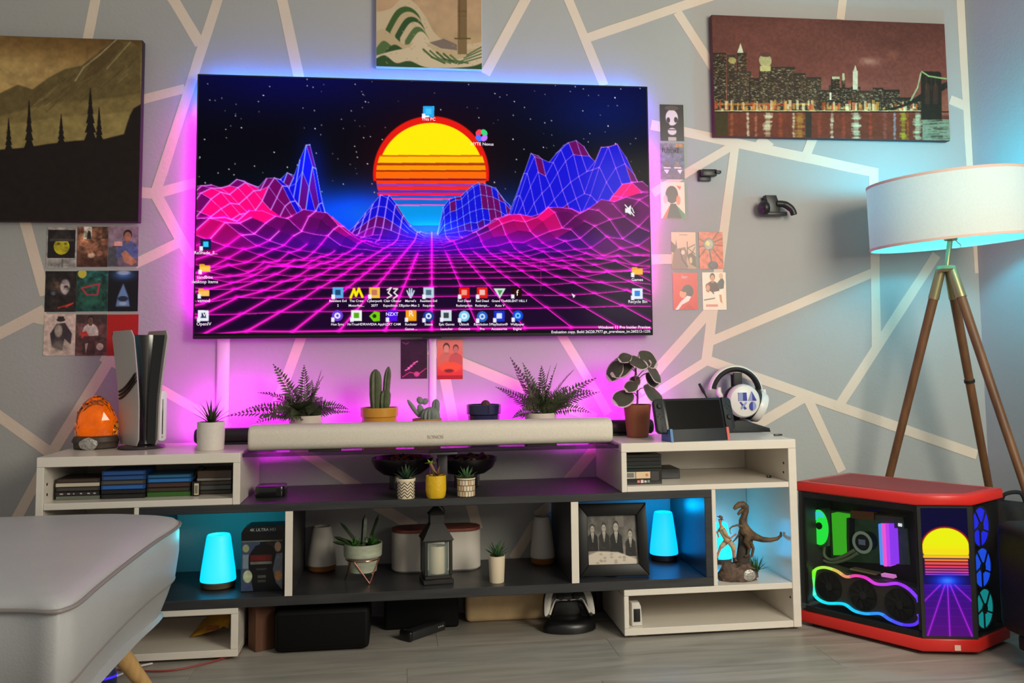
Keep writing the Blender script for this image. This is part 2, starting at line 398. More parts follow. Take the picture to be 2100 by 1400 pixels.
tL = thing('white_cabinet', 'white open cabinet at the left, its top box packed with flat cases', 'cabinet', (-.91, -F/2, 0), 'white open cabinets')
panels(tL, [
 ('top_panel', XL0, XL1, -F, YB, ZT-.030, ZT), ('side_panel', XL0, XL0+.022, -F, YB, ZF, ZT-.0305), ('side_panel', XL1-.022, XL1, -F, YB, ZS1+.0005, ZT-.0305),
 ('shelf_board', XL0+.0225, XL1-.0225, -F+.002, YB, ZS1+.0005, ZS1+.0205), ('back_panel', XL0+.023, XL1-.023, YB-.006, YB-.001, ZS1+.021, ZT-.031),
 ('side_panel', XDL-.015, XDL-.001, -F, YB, ZB+.0005, ZS1), ('shelf_board', XL0+.0225, XL1-.001, -F+.001, YB, ZB-.018, ZB), ('back_panel', XL0+.023, XDL-.016, YB-.006, YB-.001, ZB+.001, ZS1),
 ('side_panel', XL1-.022, XL1, -F, YB, ZF+.0225, ZB-.0185), ('bottom_panel', XL0+.0225, XL1, -F+.001, YB, ZF, ZF+.022), ('back_panel', XL0+.023, XL1-.023, YB-.006, YB-.001, ZF+.023, ZB-.019)], M_WHITE)
for (u, v) in ((96, 993), (96, 1014)):
    d = ray(u, v); xx = XL0+.0218; P = CAM+d*((xx-CAM[0])/d[0])
    MB().cyl((xx-.001, P[1], P[2]), (xx+.0015, P[1], P[2]), .0045, n=10).build('peg_hole', M_PEG, tL)
for x in (XL0+.04, XL1-.04):
    for y in (-F+.04, YB-.04): MB().lathe([(.012, 0), (.012, ZF)], (x, y, 0), 12).build('foot', M_WHITE, tL)
tD = thing('shelf_frame', 'long charcoal shelf frame joining the two white cabinets', 'shelf', (0, -F/2, ZB))
XV1a, XV1b = wp(584.5, 1130, -F).x, wp(600, 1130, -F).x; XV2a, XV2b = wp(1172, 1110, -F).x, wp(1187, 1110, -F).x
panels(tD, [('shelf_board', XDL, XDR, -F, YB, ZS1-T1, ZS1), ('shelf_board', XDL, XDR, -F, YB, ZS2-T2+.0003, ZS2), ('side_panel', XDR-.024, XDR, -F+.0005, YB, ZS2+.0003, ZS1-T1-.0003), ('side_panel', XDL, XDL+.024, -F+.0005, YB, ZS2+.0003, ZS1-T1-.0003),
 ('divider', XV1a, XV1b, -F+.004, YB, ZS2+.0003, ZS1-T1-.0003), ('divider', XV2a, XV2b, -F+.004, YB, ZS2+.0003, ZS1-T1-.0003)], M_DARK)
for a, b in ((XV1a, XV1b), (XV2a, XV2b)):
    o = MB().box(a, b, -F+.0005, -F+.0038, ZS2+.0003, ZS1-T1-.0003).build('edge_strip', M_WHITE, tD, smooth=0); o['label'] = 'white edge strip on the front of the divider'
# dark glass shelf that bridges the cabinets
M_GLASS = mat('smoked_glass', (14, 12, 18), .05, alpha=.62, spec=.6)
tG = thing('glass_shelf', 'smoked glass shelf bridging the cabinets under the soundbar', 'shelf', (0, -F/2, ZT-.018))
MB().box(XL1+.0008, XR0-.0008, -F+.03, -.05, ZT-.018, ZT-.006, .002, 1).build('glass_plate', M_GLASS, tG, smooth=0)
M_BRK = mat('grey_bracket', (70, 66, 70), .45, .3)
xs = wp(905, 930, -.2).x
MB().box(xs-.016, xs+.016, -.30, -.27, ZS1+.0005, ZT-.0183, .002).build('support_post', M_BRK, tG)
MB().box(xs-.045, xs+.045, -F+.032, -.26, ZT-.026, ZT-.0185, .002).build('support_bracket', M_BRK, tG)

M_ADDED_LED = mat('added_shelf_led', (0, 0, 0), emit=(246, 0, 255), es=110.)  # added shelf light, spreads the magenta glow of the light bars along the wall
MB().box(-.52, .53, -.075, -.052, ZT-.0058, ZT+.002, .001, 1).build('added_led_channel', M_BRK, tG, smooth=0)
MB().box(-.52, .53, -.0795, -.0755, ZT-.0058, ZT+.014, .001, 1).build('added_led_lip', M_BRK, tG, smooth=0)  # added lip that screens the added strip from view
MB().box(-.515, .525, -.066, -.057, ZT+.0022, ZT+.0045).build('led_strip', M_ADDED_LED, tG, smooth=0)  # this strip is added to light the wall, not a known fitting
# ------------------------------------------------------------------ television
TY = -.0576; TW, TH = 1.67, .956; TZ = .865*1.1517
TVX0, TVX1, TVZ0, TVZ1 = -TW/2, TW/2, TZ, TZ+TH
tv = thing('television', 'large wall-hung flat television showing a neon sunset desktop', 'television', (0, TY, TZ))
M_BLK = mat('black_plastic', (16, 16, 18), .35); M_BLKM = mat('matt_black', (20, 20, 21), .6)
MB().box(TVX0, TVX1, TY, TY+.026, TVZ0, TVZ1, .003, 2).build('housing', M_BLK, tv)
MB().box(-.25, .25, TY+.0262, -.002, TVZ0+.3, TVZ0+.62, .004).build('wall_bracket', M_BLKM, tv)
MB().box(wp(866, 690, TY).x, wp(906, 690, TY).x, TY+.002, TY+.018, TVZ0-.006, TVZ0-.0003, .002).build('sensor_bar', M_BLKM, tv)
def tvT(W_, H_):
    x0, x1, z0, z1 = TVX0+.006, TVX1-.006, TVZ0+.012, TVZ1-.006
    def T(u, v):
        P = wp(u, v, TY-.0008); return ((P.x-x0)/(x1-x0)*(W_-1), (z1-P.z)/(z1-z0)*(H_-1))
    return T, (x0, x1, z0, z1)
RW, RH = 800, 455
T, (sx0, sx1, sz0, sz1) = tvT(RW, RH)
s = Ras(RW, RH, (1, 1, 4), T); sc = RW/930.
s.vgrad([(0, (2, 2, 44)), (.2, (1, 1, 14)), (.45, (1, 1, 5)), (1, (14, 0, 24))])
s.ell((600, 165), 160, 60, (0, 0, 60), .5, 9, True); s.ell((1240, 240), 130, 70, (0, 26, 90), .6, 9, True); s.ell((900, 470), 300, 75, (0, 80, 235), .95, 9, True); s.ell((740, 430), 130, 40, (0, 70, 230), .7, 9, True)
rg = np.random.RandomState(5)
for k in range(190):
    u, v = rg.uniform(408, 1325), rg.uniform(155, 400); b = rg.uniform(70, 255); s.ell((u, v), .7+rg.rand()*.6, .7+rg.rand()*.6, (b, b, b), 1, 1)
# sun
cx, cy, R0 = 884, 357, 118
def disc(r): return [(cx+r*math.cos(t), cy+r*math.sin(t)) for t in np.linspace(0, 2*PI, 90)]
def band(y0, y1, r, col, al=1.):
    P = []
    for y in (y0, y1):
        hw = math.sqrt(max(r*r-(y-cy-4)**2, 1)); P.append((cx-hw, cx+hw, y))
    s.poly([(P[0][0], P[0][2]), (P[0][1], P[0][2]), (P[1][1], P[1][2]), (P[1][0], P[1][2])], col, al)
s.ell((cx, cy), R0*sc*1.02, R0*sc*1.02, (120, 0, 0), .6, 12)
s.poly([(cx+119*math.cos(a), cy+119*math.sin(a)) for a in np.linspace(PI-.12, 2*PI+.12, 70)], (232, 22, 10), 1, soft=1)
s.poly([(cx+109*math.cos(a), cy+4+109*math.sin(a)) for a in np.linspace(PI+math.asin(43/109), 2*PI-math.asin(43/109), 60)], (255, 236, 0))
for y0, y1, c in ((318, 321, (215, 110, 0)), (321, 334, (255, 196, 0)), (334, 339, (170, 60, 0)), (339, 349, (255, 150, 0)), (349, 352, (150, 40, 0)), (352, 366, (255, 106, 0)), (366, 370, (120, 20, 60)), (370, 377, (255, 60, 0)),
 (377, 382, (150, 60, 190)), (382, 390, (255, 38, 24)), (390, 395, (70, 60, 200)), (395, 401, (255, 22, 80)), (401, 406, (30, 90, 210)), (406, 410, (255, 70, 160)), (410, 419, (0, 110, 215)), (419, 422, (255, 90, 200)), (422, 462, (0, 150, 232))):
    band(y0, y1, 113 if y0 < 395 else 116 - (y0-395)*.3, c)
# neon terrain
HZ, FC = 452., 447.
peaks = [(629, 292, 15, .9, 1.0), (596, 356, 15, 1.6, 1.3), (430, 380, 10, 2.0, 1.6), (490, 370, 11, 1.6, 1.5), (560, 366, 12, 1.5, 1.4), (787, 396, 13, 1.35, 1.4), (985, 376, 16, 2.6, 1.4), (930, 405, 16, 1.4, 1.2), (1168, 299, 12.5, 2.2, 1.6), (1095, 320, 13, 1.2, 1.4),
 (1248, 305, 10.8, 1.3, 1.3), (1297, 386, 9, 1.2, 1.2), (440, 440, 6.2, 1.4, 1.1), (540, 430, 7.2, 1.5, 1.1), (640, 430, 8, 1.4, 1.1), (1050, 442, 8.5, 1.6, 1.1), (1150, 430, 8, 1.6, 1.1), (1250, 422, 7, 1.6, 1.1), (1338, 398, 6.5, 1.4, 1.2)]
PK = [((u-884)*Z/FC, 1+(HZ-v)*Z/FC, Z, a, b) for u, v, Z, a, b in peaks]
rj = np.random.RandomState(11); ST = .425; NX, NZ = 44, 40
hj = rj.uniform(-1, 1, (2*NX+1, NZ+1))
def hgt(i, j):
    X, Z = i*ST, 2.0+j*ST; h = 0
    for px, ph, pz, a, b in PK: h = max(h, (ph)*math.exp(-((X-px)/a)**2-((Z-pz)/b)**2))
    ed = min(max((abs(X)-1.2)/3, 0), 1)
    h += ed*.075*hj[i+NX, j]*(1+.25*Z/4) + .03*max(0, abs(X)-2.2)*min(1, Z/6)
    return h*(0 if abs(i) < 2 else 1)
def scr(i, j):
    X, Z = i*ST, 2.0+j*ST; return (884+FC*X/Z + 1.5, HZ+FC*(1-hgt(i, j))/Z + (884-(884+FC*X/Z))*.016)
G = {(i, j): scr(i, j) for i in range(-NX, NX+1) for j in range(NZ+1)}; Hh = {k: hgt(*k) for k in G}
for j in range(NZ-1, -1, -1):
    Z = 2.0+j*ST; far = min(max((Z-8)/6, 0), 1)
    for i in sorted(range(-NX, NX), key=lambda t: -abs(t+.5)):
        Q = [G[(i, j)], G[(i+1, j)], G[(i+1, j+1)], G[(i, j+1)]]
        if max(q[0] for q in Q) < 385 or min(q[0] for q in Q) > 1350 or min(q[1] for q in Q) > 700: continue
        hm = (Hh[(i, j)]+Hh[(i+1, j+1)])/2; sl = Hh[(i+1, j)]-Hh[(i, j)]
        t = min(hm/1.2, 1)
        base = np.array([26, 0, 40])*(1-far)+np.array([30, 0, 120])*far
        rr = hj[(i*7+j*3) % (2*NX), (i+j*5) % NZ]
        lit = math.sin(i*.55+j*.35)+math.sin(j*.8-i*.3)*.8 > (.1 if i < 0 else .35)
        mcol = np.array([255, 0, 125]) if (lit and Z < 11 and (i < 0 or i*ST < 8)) else (np.array([112, 0, 100]) if (Z < 11.6 and not (i > 0 and rr > .25 and Z > 8.5)) else np.array([14, 10, 210]))
        if Z > 9.6 and i > 0: mcol = np.array([16, 14, 215]) if (sl > .12 or rr > .55) else np.array([104, 0, 98])
        elif Z > 12.6: mcol = np.array([14, 10, 215]) if rr < .3 else np.array([95, 0, 110])
        s.poly(Q, base*(1-t)+mcol*t, ss=2)
        lw = (.9+6.5/Z)*sc if t < .35 else 1.7*sc; c2 = np.array([255, 30, 205])*(1-far)+np.array([120, 150, 255])*far
        if t > .4: c2 = np.array([240, 130, 250])*(1-far)+np.array([130, 180, 255])*far
        ev = Z < 6.3 or (t > .35 and Z > 8); gl = min(1, 4.5/Z)
        if ev or i % 2 == 0: s.line([Q[0], Q[3]], lw, c2, .95, 5.5*sc*gl, np.array([190, 0, 130])*gl)
        if ev or j % 2 == 0: s.line([Q[0], Q[1]], lw*.85, c2, .92, 4.2*sc*gl, np.array([170, 0, 115])*gl)
s.ell((884, 470), 60, 16, (0, 90, 255), .8, 9, True); s.ell((640, 350), 26, 60, (0, 20, 120), .7, 9, True); s.ell((884, 500), 330, 26, (60, 0, 190), .7, 9, True)
s.a[-4:] = 8
# desktop icons
def icon(u, v, shp, c1, c2, g=0, w=11.5):
    if shp == 'sq': s.rect(u-w, v-w, u+w, v+w, c1); s.rect(u-w*.5, v-w*.55, u+w*.5, v+w*.45, c2)
    if shp == 'ci': s.ell((u, v), w*sc, w*sc, c1); s.ell((u, v), w*.55*sc, w*.55*sc, c2); s.ell((u, v), w*.25*sc, w*.25*sc, c1)
    if shp == 'fo': s.poly([(u-w, v-w*.7), (u-w*.1, v-w*.7), (u+w*.1, v-w*.45), (u+w, v-w*.45), (u+w, v+w*.7), (u-w, v+w*.7)], c1); s.rect(u-w, v-w*.2, u+w, v+w*.7, c2)
    s.rect(u-w-2, v+w*.35, u-w+5, v+w+2, (240, 240, 255))
icon(879, 229, 'sq', (40, 170, 240), (70, 200, 255)); s.rect(866, 237, 880, 240, (255, 255, 255))
for dx, dy, c in ((-5, -5, (255, 60, 90)), (6, -5, (60, 220, 120)), (-5, 6, (80, 120, 255)), (6, 6, (200, 120, 255))): s.ell((987+dx, 277+dy), 6*sc, 8*sc, c, 1, 1, False, .7*(1 if dx*dy > 0 else -1))
s.ell((1291, 431), 18*sc, 18*sc, (40, 8, 40), .8, 6); s.line([(1282, 420), (1300, 442)], 2, (255, 255, 255)); s.poly([(1282, 427), (1287, 427), (1294, 420), (1294, 441), (1287, 436), (1282, 436)], (240, 240, 240)); s.line([(1296, 426), (1300, 436)], 1.6, (255, 255, 255))
for (u, v, sh, a, b) in ((422, 501, 'sq', (10, 30, 70), (60, 200, 255)), (420, 549, 'fo', (240, 170, 40), (255, 205, 80)), (418, 599, 'fo', (240, 160, 60), (255, 195, 90)), (417, 647, 'sq', (235, 240, 250), (50, 60, 90)),
 (1307, 555, 'fo', (245, 160, 50), (255, 190, 60)), (1307, 602, 'sq', (225, 240, 255), (40, 130, 220)),
 (693, 600, 'sq', (90, 170, 230), (30, 70, 120)), (731, 600, 'no', 0, 0), (768, 600, 'sq', (240, 190, 70), (200, 120, 90)), (804, 600, 'no', 0, 0), (842, 600, 'no', 0, 0), (879, 600, 'sq', (190, 210, 225), (80, 110, 130)),
 (952, 600, 'sq', (220, 20, 10), (250, 150, 130)), (989, 600, 'sq', (225, 30, 20), (240, 190, 180)), (1025, 600, 'no', 0, 0), (1060, 600, 'sq', (30, 4, 4), (60, 8, 4)),
 (692, 647, 'ci', (110, 60, 220), (235, 235, 255)), (731, 647, 'sq', (235, 245, 235), (90, 170, 20)), (768, 649, 'no', 0, 0), (804, 647, 'sq', (80, 10, 230), (80, 10, 230)), (843, 647, 'sq', (245, 160, 20), (250, 175, 40)), (879, 648, 'ci', (30, 60, 150), (220, 235, 255)),
 (915, 647, 'sq', (210, 225, 230), (60, 70, 80)), (952, 648, 'ci', (130, 200, 240), (230, 250, 255)), (989, 649, 'ci', (40, 100, 200), (200, 225, 250)), (1024, 648, 'sq', (20, 50, 200), (220, 230, 255)), (1062, 647, 'ci', (10, 70, 220), (120, 210, 250))):
    if sh != 'no': icon(u, v, sh, a, b, w=11 if u not in (1060,) else 10)
s.line([(719, 610), (726, 593), (730, 606), (736, 592), (743, 608)], 5*sc, (255, 235, 0)); s.line([(794, 594), (802, 590), (796, 600), (803, 606), (794, 611)], 2.2, (250, 240, 235)); s.line([(807, 592), (815, 592), (808, 600), (815, 606), (807, 612)], 2.2, (250, 240, 235))
for dx in (-6, -2, 2, 6): s.line([(842+dx*1.2, 590+abs(dx)), (842+dx*.5, 612-abs(dx))], 2.4, (200, 215, 235))
s.poly([(1012, 591), (1037, 591), (1025, 612)], (215, 230, 220)); s.poly([(1020, 595), (1031, 595), (1025, 606)], (60, 150, 80))
s.poly([(757, 648), (768, 638), (779, 640), (779, 658), (766, 659)], (120, 205, 10)); s.ell((768, 648), 4*sc, 4*sc, (20, 60, 0))
s.poly([(1172, 601), (1180, 606), (1176, 611)], (250, 240, 255)); s.line([(1109, 530), (1109, 595)], 1, (190, 40, 160), .6)
scr_o = print_mesh('screen', s, (sx0, TY-.0008, sz1), (sx1, TY-.0008, sz1), (sx1, TY-.0008, sz0), (sx0, TY-.0008, sz0), print_mat('lit_screen', True, .15, .03), tv)
M_TXT = mat('lit_lettering', (0, 0, 0), .5, emit=(250, 240, 255), es=1.)
EX, EZ = Vector((1, 0, 0)), Vector((0, 0, 1))
def cap(u, v, *lines, size=8.6, al='CENTER'):
    q = MB()
    for k, t in enumerate(lines): put_text(q, t, size*1.62e-3*1.15, wp(u, v+4+k*9.5, TY-.0016), EX, EZ, al, .00012)
    q.build('caption', M_TXT, scr_o, smooth=0, fixn=False)
cap(879, 243, 'This PC'); cap(989, 294, 'HYTE Nexus'); cap(422, 517, 'ReShade_S...'); cap(420, 567, 'sandbox', 'desktop items'); cap(418, 615, 'vsmod'); cap(418, 663, 'OpenIV'); cap(1307, 572, 'Games'); cap(1308, 617, 'Recycle Bin')
for u, a in ((693, ('Resident Evil', '2')), (731, ('The Crew', 'Motorfest...')), (768, ('Cyberpunk', '2077')), (805, ('Clair Obscur', 'Expedition 33')), (842, ("Marvel's", 'Spider-Man 2')), (879, ('Resident Evil', 'Requiem')), (952, ('Red Dead', 'Redemption')), (989, ('Red Dead', 'Redempt...')), (1025, ('Grand Theft', 'Auto V')), (1061, ('SILENT HILL f',))): cap(u, 615, *a, size=6.5)
for u, a in ((692, ('Hue Sync',)), (731, ('NvTrueHDR',)), (768, ('NVIDIA App',)), (804, ('NZXT CAM',)), (843, ('Rockstar', 'Games ...')), (879, ('Steam',)), (916, ('Epic Games', 'Launcher')), (952, ('Ubisoft', 'Connect')), (989, ('Revolution 5', 'Pro')), (1024, ('PlayStation\u00ae', 'Accessories')), (1061, ('Wallpaper', 'Engine'))): cap(u, 663, *a, size=6.5)
cap(804, 643, 'NZXT', size=9); cap(843, 644, 'R', size=16); cap(417, 645, 'IV', size=14); cap(1061, 602, 'f', size=17)
cap(1334, 669, 'Windows 11 Pro Insider Preview', size=8, al='RIGHT'); cap(1334, 677.5, 'Evaluation copy. Build 26220.7977.ge_prerelease_im.260212-1235', size=7.6, al='RIGHT')
M_LEDB = mat('led_blue', (0, 0, 0), emit=(10, 120, 255), es=110.); M_LEDM = mat("led_magenta", (0, 0, 0), emit=(250, 0, 255), es=170.); M_LEDV = mat('led_violet', (0, 0, 0), emit=(110, 50, 255), es=75.); M_LEDM2 = mat('led_pink', (0, 0, 0), emit=(255, 10, 220), es=75.)
yl = TY+.0264
def strip(x0, x1, z0, z1, m): MB().box(x0, x1, yl, yl+.003, z0, z1).build('led_strip', m, tv, smooth=0)
strip(TVX0+.03, TVX1-.03, TVZ1-.035, TVZ1-.025, M_LEDB)
zL = wp(400, 225, TY).z
strip(TVX0+.022, TVX0+.031, TVZ0+.10, zL, M_LEDM); strip(TVX0+.022, TVX0+.031, zL, TVZ1-.04, M_LEDB)
zR = wp(1335, 300, TY).z; zR2 = wp(1335, 440, TY).z
strip(TVX1-.031, TVX1-.022, zR, TVZ1-.04, M_LEDV); strip(TVX1-.031, TVX1-.022, zR2, zR, M_LEDM); strip(TVX1-.031, TVX1-.022, TVZ0+.16, zR2, M_LEDM2)

# ------------------------------------------------------------------ wall art
M_PR = print_mat('matt_print', rough=.6, spec=.2); M_PRG = print_mat('glossy_print', rough=.3, spec=.4)
def canvas(name, label, cat, u0, v0, u1, v1, th, edge, draw, rw, rh):
    y = -th; a, b = wp(u0, v0, y), wp(u1, v1, y)
    t = thing(name, label, cat, ((a.x+b.x)/2, y, b.z))
    MB().box(a.x, b.x, y, -.0035, b.z, a.z, .002, 2).build('stretched_canvas', edge, t)
    def T(u, v):
        P = wp(u, v, y); return ((P.x-a.x)/(b.x-a.x)*(rw-1), (a.z-P.z)/(a.z-b.z)*(rh-1))
    r = Ras(rw, rh, (0, 0, 0), T); draw(r); e = .0015; yy = y-.0006
    print_mesh('print', r, (a.x+e, yy, a.z-e), (b.x-e, yy, a.z-e), (b.x-e, yy, b.z+e), (a.x+e, yy, b.z+e), M_PR, t)
    return t
def d_mount(r):
    r.vgrad([(0, (118, 88, 48)), (.15, (160, 128, 78)), (.4, (172, 142, 88)), (.7, (150, 128, 78)), (1, (40, 30, 28))]); r.noise(.5, 150, 3, stretch=2)
    r.ell((60, 90), 150, 24, (112, 82, 44), .7, 9); r.ell((20, 150), 110, 34, (190, 160, 104), .6, 9); r.ell((-150, 130), 160, 40, (180, 150, 95), .6, 9)
    r.poly([(-340, 210), (-200, 150), (-120, 185), (0, 191), (37, 173), (67, 183), (101, 158), (134, 141), (168, 134), (188, 117), (208, 101), (242, 79), (256, 86), (268, 84), (290, 100), (290, 310), (-340, 310)], (108, 92, 56), 1, soft=1)
    r.poly([(242, 79), (256, 90), (230, 120), (200, 150), (170, 165), (186, 128), (208, 101)], (92, 74, 44), .9, soft=1); r.line([(240, 80), (205, 112), (172, 138), (155, 165)], 2.2, (190, 170, 130), .7); r.line([(268, 86), (245, 112), (220, 140)], 2, (175, 155, 112), .7); r.line([(90, 200), (70, 215), (55, 230)], 1.5, (170, 140, 95), .5)
    r.poly([(-340, 300), (0, 238), (90, 215), (150, 208), (240, 200), (290, 190), (290, 330), (-340, 330)], (140, 120, 72), .75, soft=4)
    r.poly([(-340, 300), (0, 258), (120, 240), (240, 232), (290, 225), (290, 330), (-340, 330)], (165, 145, 88), .6, soft=5)
    for _ in range(60):
        u = rg.uniform(60, 285); v = 196-u*.36+rg.uniform(6, 60); l_ = rg.uniform(8, 26); r.line([(u, v), (u-l_*.7, v+l_*.6), (u-l_*1.1, v+l_)], rg.uniform(1, 2.6), [(150, 130, 88), (82, 68, 40), (96, 82, 50)][rg.randint(3)], .35)
    r.poly([(-340, 320), (-150, 318), (0, 307), (50, 303), (101, 295), (151, 289), (215, 285), (255, 275), (262, 252), (268, 235), (275, 222), (292, 212), (292, 470), (-340, 470)], (36, 28, 26), 1, soft=1)
    for u, v, h, wd in ((18, 306, 58, 9), (60, 302, 86, 11), (126, 293, 54, 9), (186, 288, 96, 14), (204, 286, 60, 9), (-60, 312, 70, 11), (-140, 317, 90, 13)):   # dark firs on the ridge
        for k in range(5):
            z0 = v+3-h*k/5; w_ = wd*(1-k/5.6); r.poly([(u-w_, z0), (u+w_, z0), (u+.6, z0-h*.36), (u-.6, z0-h*.36)], (33, 27, 24))
    r.noise(.18, 8, 4)
t = canvas('canvas_picture', 'sepia mountain landscape on canvas with dark hillside, hung at the left', 'picture', -330, 62, 284, 455, .040, mat('canvas_edge_dark', (44, 32, 34), .7), d_mount, 470, 300)
def d_wave(r):
    r.vgrad([(0, (192, 158, 128)), (.6, (190, 156, 124)), (1, (186, 160, 122))]); r.noise(.12, 30, 9)
    def hill(P, c, so=1): r.poly([(p.x, p.y) for p in spline([(u, v, 0) for u, v in P], 6)]+[(P[-1][0], 160), (P[0][0], 160)], c, 1, soft=so)
    GR = [(62, 92, 48), (84, 110, 66), (50, 80, 46)]; CR = [(204, 182, 152), (194, 170, 136), (212, 192, 164)]
    hill([(766, 26), (800, 18), (826, -4), (850, 6), (872, 34), (890, 66), (912, 84), (950, 92), (994, 86)], CR[0])
    for k in range(6): hill([(790+k*10, 60+k*6), (812+k*9, 22+k*9), (836+k*7, 14+k*11), (858+k*5, 30+k*12), (868+k*4, 60+k*11)], GR[k % 3] if k % 2 == 0 else CR[k % 3])
    hill([(766, 70), (784, 60), (806, 74), (830, 92), (860, 84), (884, 92), (920, 104), (994, 98)], CR[1])
    for k in range(4): hill([(770+k*20, 100+k*6), (786+k*22, 84+k*8), (806+k*24, 98+k*6), (820+k*24, 108+k*5)], GR[(k+1) % 3])
    hill([(766, 116), (800, 106), (840, 96), (858, 76), (876, 92), (900, 112), (940, 122), (994, 100)], CR[2])
    for k in range(5): r.line([(868+k*14, 102+k*3), (886+k*13, 118+k*2), (912+k*12, 130)], 4.5, GR[k % 3], .85)
    for k in range(4): r.line([(940+k*6, 132-k*6), (988, 118-k*7)], 3, (74, 102, 66), .85)
    hill([(766, 124), (788, 114), (812, 130), (840, 126), (880, 140), (960, 138), (994, 128)], GR[2])
    r.poly([(880, 88), (910, 80), (938, 92), (938, 104), (905, 100)], (108, 92, 92), .8, soft=1)
    for k in range(90): r.ell((rg.uniform(785, 985), rg.uniform(0, 135)), 2.2, 1.6, (176, 152, 124), .45)
    r.rect(939, -10, 958, 82, (124, 98, 68)); r.rect(942, -10, 944, 82, (104, 80, 56)); r.rect(932, 78, 966, 81, (96, 84, 52)); r.rect(939, 82, 958, 112, (128, 104, 72))
    for v in (22, 24, 33): r.rect(939, v, 958, v+.8, (98, 74, 52))
canvas('canvas_picture', 'tall canvas of green waves and a brown tower, above the television', 'picture', 771.5, -150, 989, 143, .030, mat('canvas_edge_white', (214, 210, 204), .7), d_wave, 240, 300)
def d_city(r):
    r.vgrad([(0, (100, 58, 50)), (.5, (116, 64, 54)), (.78, (150, 86, 66)), (.79, (110, 58, 42)), (1, (70, 40, 34))]); r.noise(.2, 60, 21, stretch=2)
    rr = np.random.RandomState(9)
    r.ell((1783, 126), 22, 9, (176, 128, 110), .8, 6); r.ell((1832, 112), 14, 12, (140, 84, 66), .8, 6); r.ell((1700, 175), 120, 14, (150, 92, 80), .5, 9)
    B = [(1460, 1488, 108), (1490, 1508, 112), (1494, 1516, 146), (1510, 1530, 108), (1516, 1540, 146), (1535, 1560, 160), (1556, 1583, 142), (1580, 1630, 137), (1628, 1652, 150), (1652, 1684, 158), (1680, 1700, 185), (1700, 1722, 175), (1704, 1722, 157), (1726, 1733, 150), (1722, 1745, 180), (1745, 1765, 178), (1760, 1790, 186), (1790, 1812, 180), (1812, 1845, 184), (1840, 1870, 200), (1870, 1895, 205)]
    for a, b, v in B:
        k = rr.uniform(.75, 1.2); r.rect(a, v, b, 232, np.array([58, 46, 36])*k)
        for _ in range(int((b-a)*(228-v)/16)):
            u, q_ = rr.uniform(a+1, b-1), rr.uniform(v+3, 226); c = [(196, 176, 120), (150, 130, 84), (214, 206, 180), (160, 90, 50)][rr.randint(4)]; r.rect(u, q_, u+rr.uniform(1.5, 5), q_+1.4, c, .5)
        for z in np.arange(v+6, 226, 7): r.rect(a+1, z, b-1, z+.8, (120, 104, 72), .35)
    r.poly([(1511, 108), (1518, 88), (1524, 108)], (212, 212, 180)); r.ell((1569, 124), 13, 15, (176, 168, 118)); r.rect(1558, 135, 1580, 146, (190, 180, 120)); r.ell((1569, 112), 12, 5, (92, 60, 52)); r.ell((1501, 124), 8, 7, (180, 164, 100), .9)
    r.rect(1749, 146, 1759, 184, (206, 204, 172)); r.poly([(1750, 146), (1754, 133), (1758, 146)], (206, 204, 172)); r.rect(1706, 157, 1722, 162, (190, 186, 150)); r.rect(1727, 150, 1732, 165, (196, 180, 140)); r.rect(1701, 190, 1705, 205, (220, 210, 180))
    for a, b, c in ((1530, 1600, (196, 100, 60)), (1600, 1625, (150, 40, 30)), (1625, 1660, (200, 140, 60)), (1470, 1530, (170, 120, 50))): r.rect(a, 212, b, 216, c, .8)
    for _ in range(150): u = rr.uniform(1462, 1900); r.rect(u, rr.uniform(205, 226), u+rr.uniform(2, 7), rr.uniform(224, 228), [(216, 150, 70), (240, 220, 170), (190, 80, 40)][rr.randint(3)], .7)
    r.rect(1462, 227, 1890, 228.6, (222, 206, 150)); r.rect(1462, 228.6, 1952, 231, (40, 24, 20))
    r.rect(1462, 231, 1890, 292, (112, 52, 34), .8); r.rect(1462, 231, 1492, 292, (64, 52, 26)); r.rect(1652, 231, 1664, 292, (52, 46, 36))
    for u, w_, c in ((1500, 5, (150, 80, 50)), (1533, 4, (210, 200, 170)), (1550, 4, (170, 110, 80)), (1574, 12, (216, 208, 170)), (1600, 6, (150, 66, 40)), (1627, 4, (200, 180, 140)), (1640, 12, (170, 120, 50)), (1680, 6, (140, 60, 40)), (1706, 5, (200, 180, 150)), (1730, 6, (150, 60, 40)), (1756, 12, (200, 206, 170)), (1785, 5, (160, 60, 40)), (1815, 6, (140, 70, 60)), (1835, 4, (150, 140, 150)), (1853, 9, (160, 146, 40)), (1882, 11, (178, 196, 160)), (1862, 3, (170, 80, 30))):
        for _ in range(26): v = rr.uniform(231, 288); d = rr.uniform(-w_*.35, w_*.35); r.rect(u+d-w_*.6, v, u+d+w_*.6, v+3.5, c, .42)
        r.rect(u-w_*.4, 231, u+w_*.4, 290, c, .35)
    r.rect(1892, 245, 1954, 292, (132, 146, 120), .9)
    for _ in range(40): u, v = rr.uniform(1892, 1935), rr.uniform(246, 288); r.rect(u, v, u+rr.uniform(8, 26), v+1.3, (60, 56, 44), .6)
    r.rect(1948, 235, 1954, 292, (150, 160, 40), .8)
    r.poly([(1800, 228), (1856, 214), (1890, 192), (1954, 162), (1954, 174), (1934, 186), (1892, 206), (1840, 224)], (38, 36, 28), 1, soft=1)
    r.poly([(1889, 150), (1893, 146), (1928, 147), (1931, 151), (1932, 246), (1889, 246)], (40, 36, 28), 1, soft=1)
    for a, b in ((1897, 1907), (1914, 1924)): r.poly([(a, 214), (a, 176), (a+5, 168), (b, 176), (b, 214)], (70, 46, 38), .8)
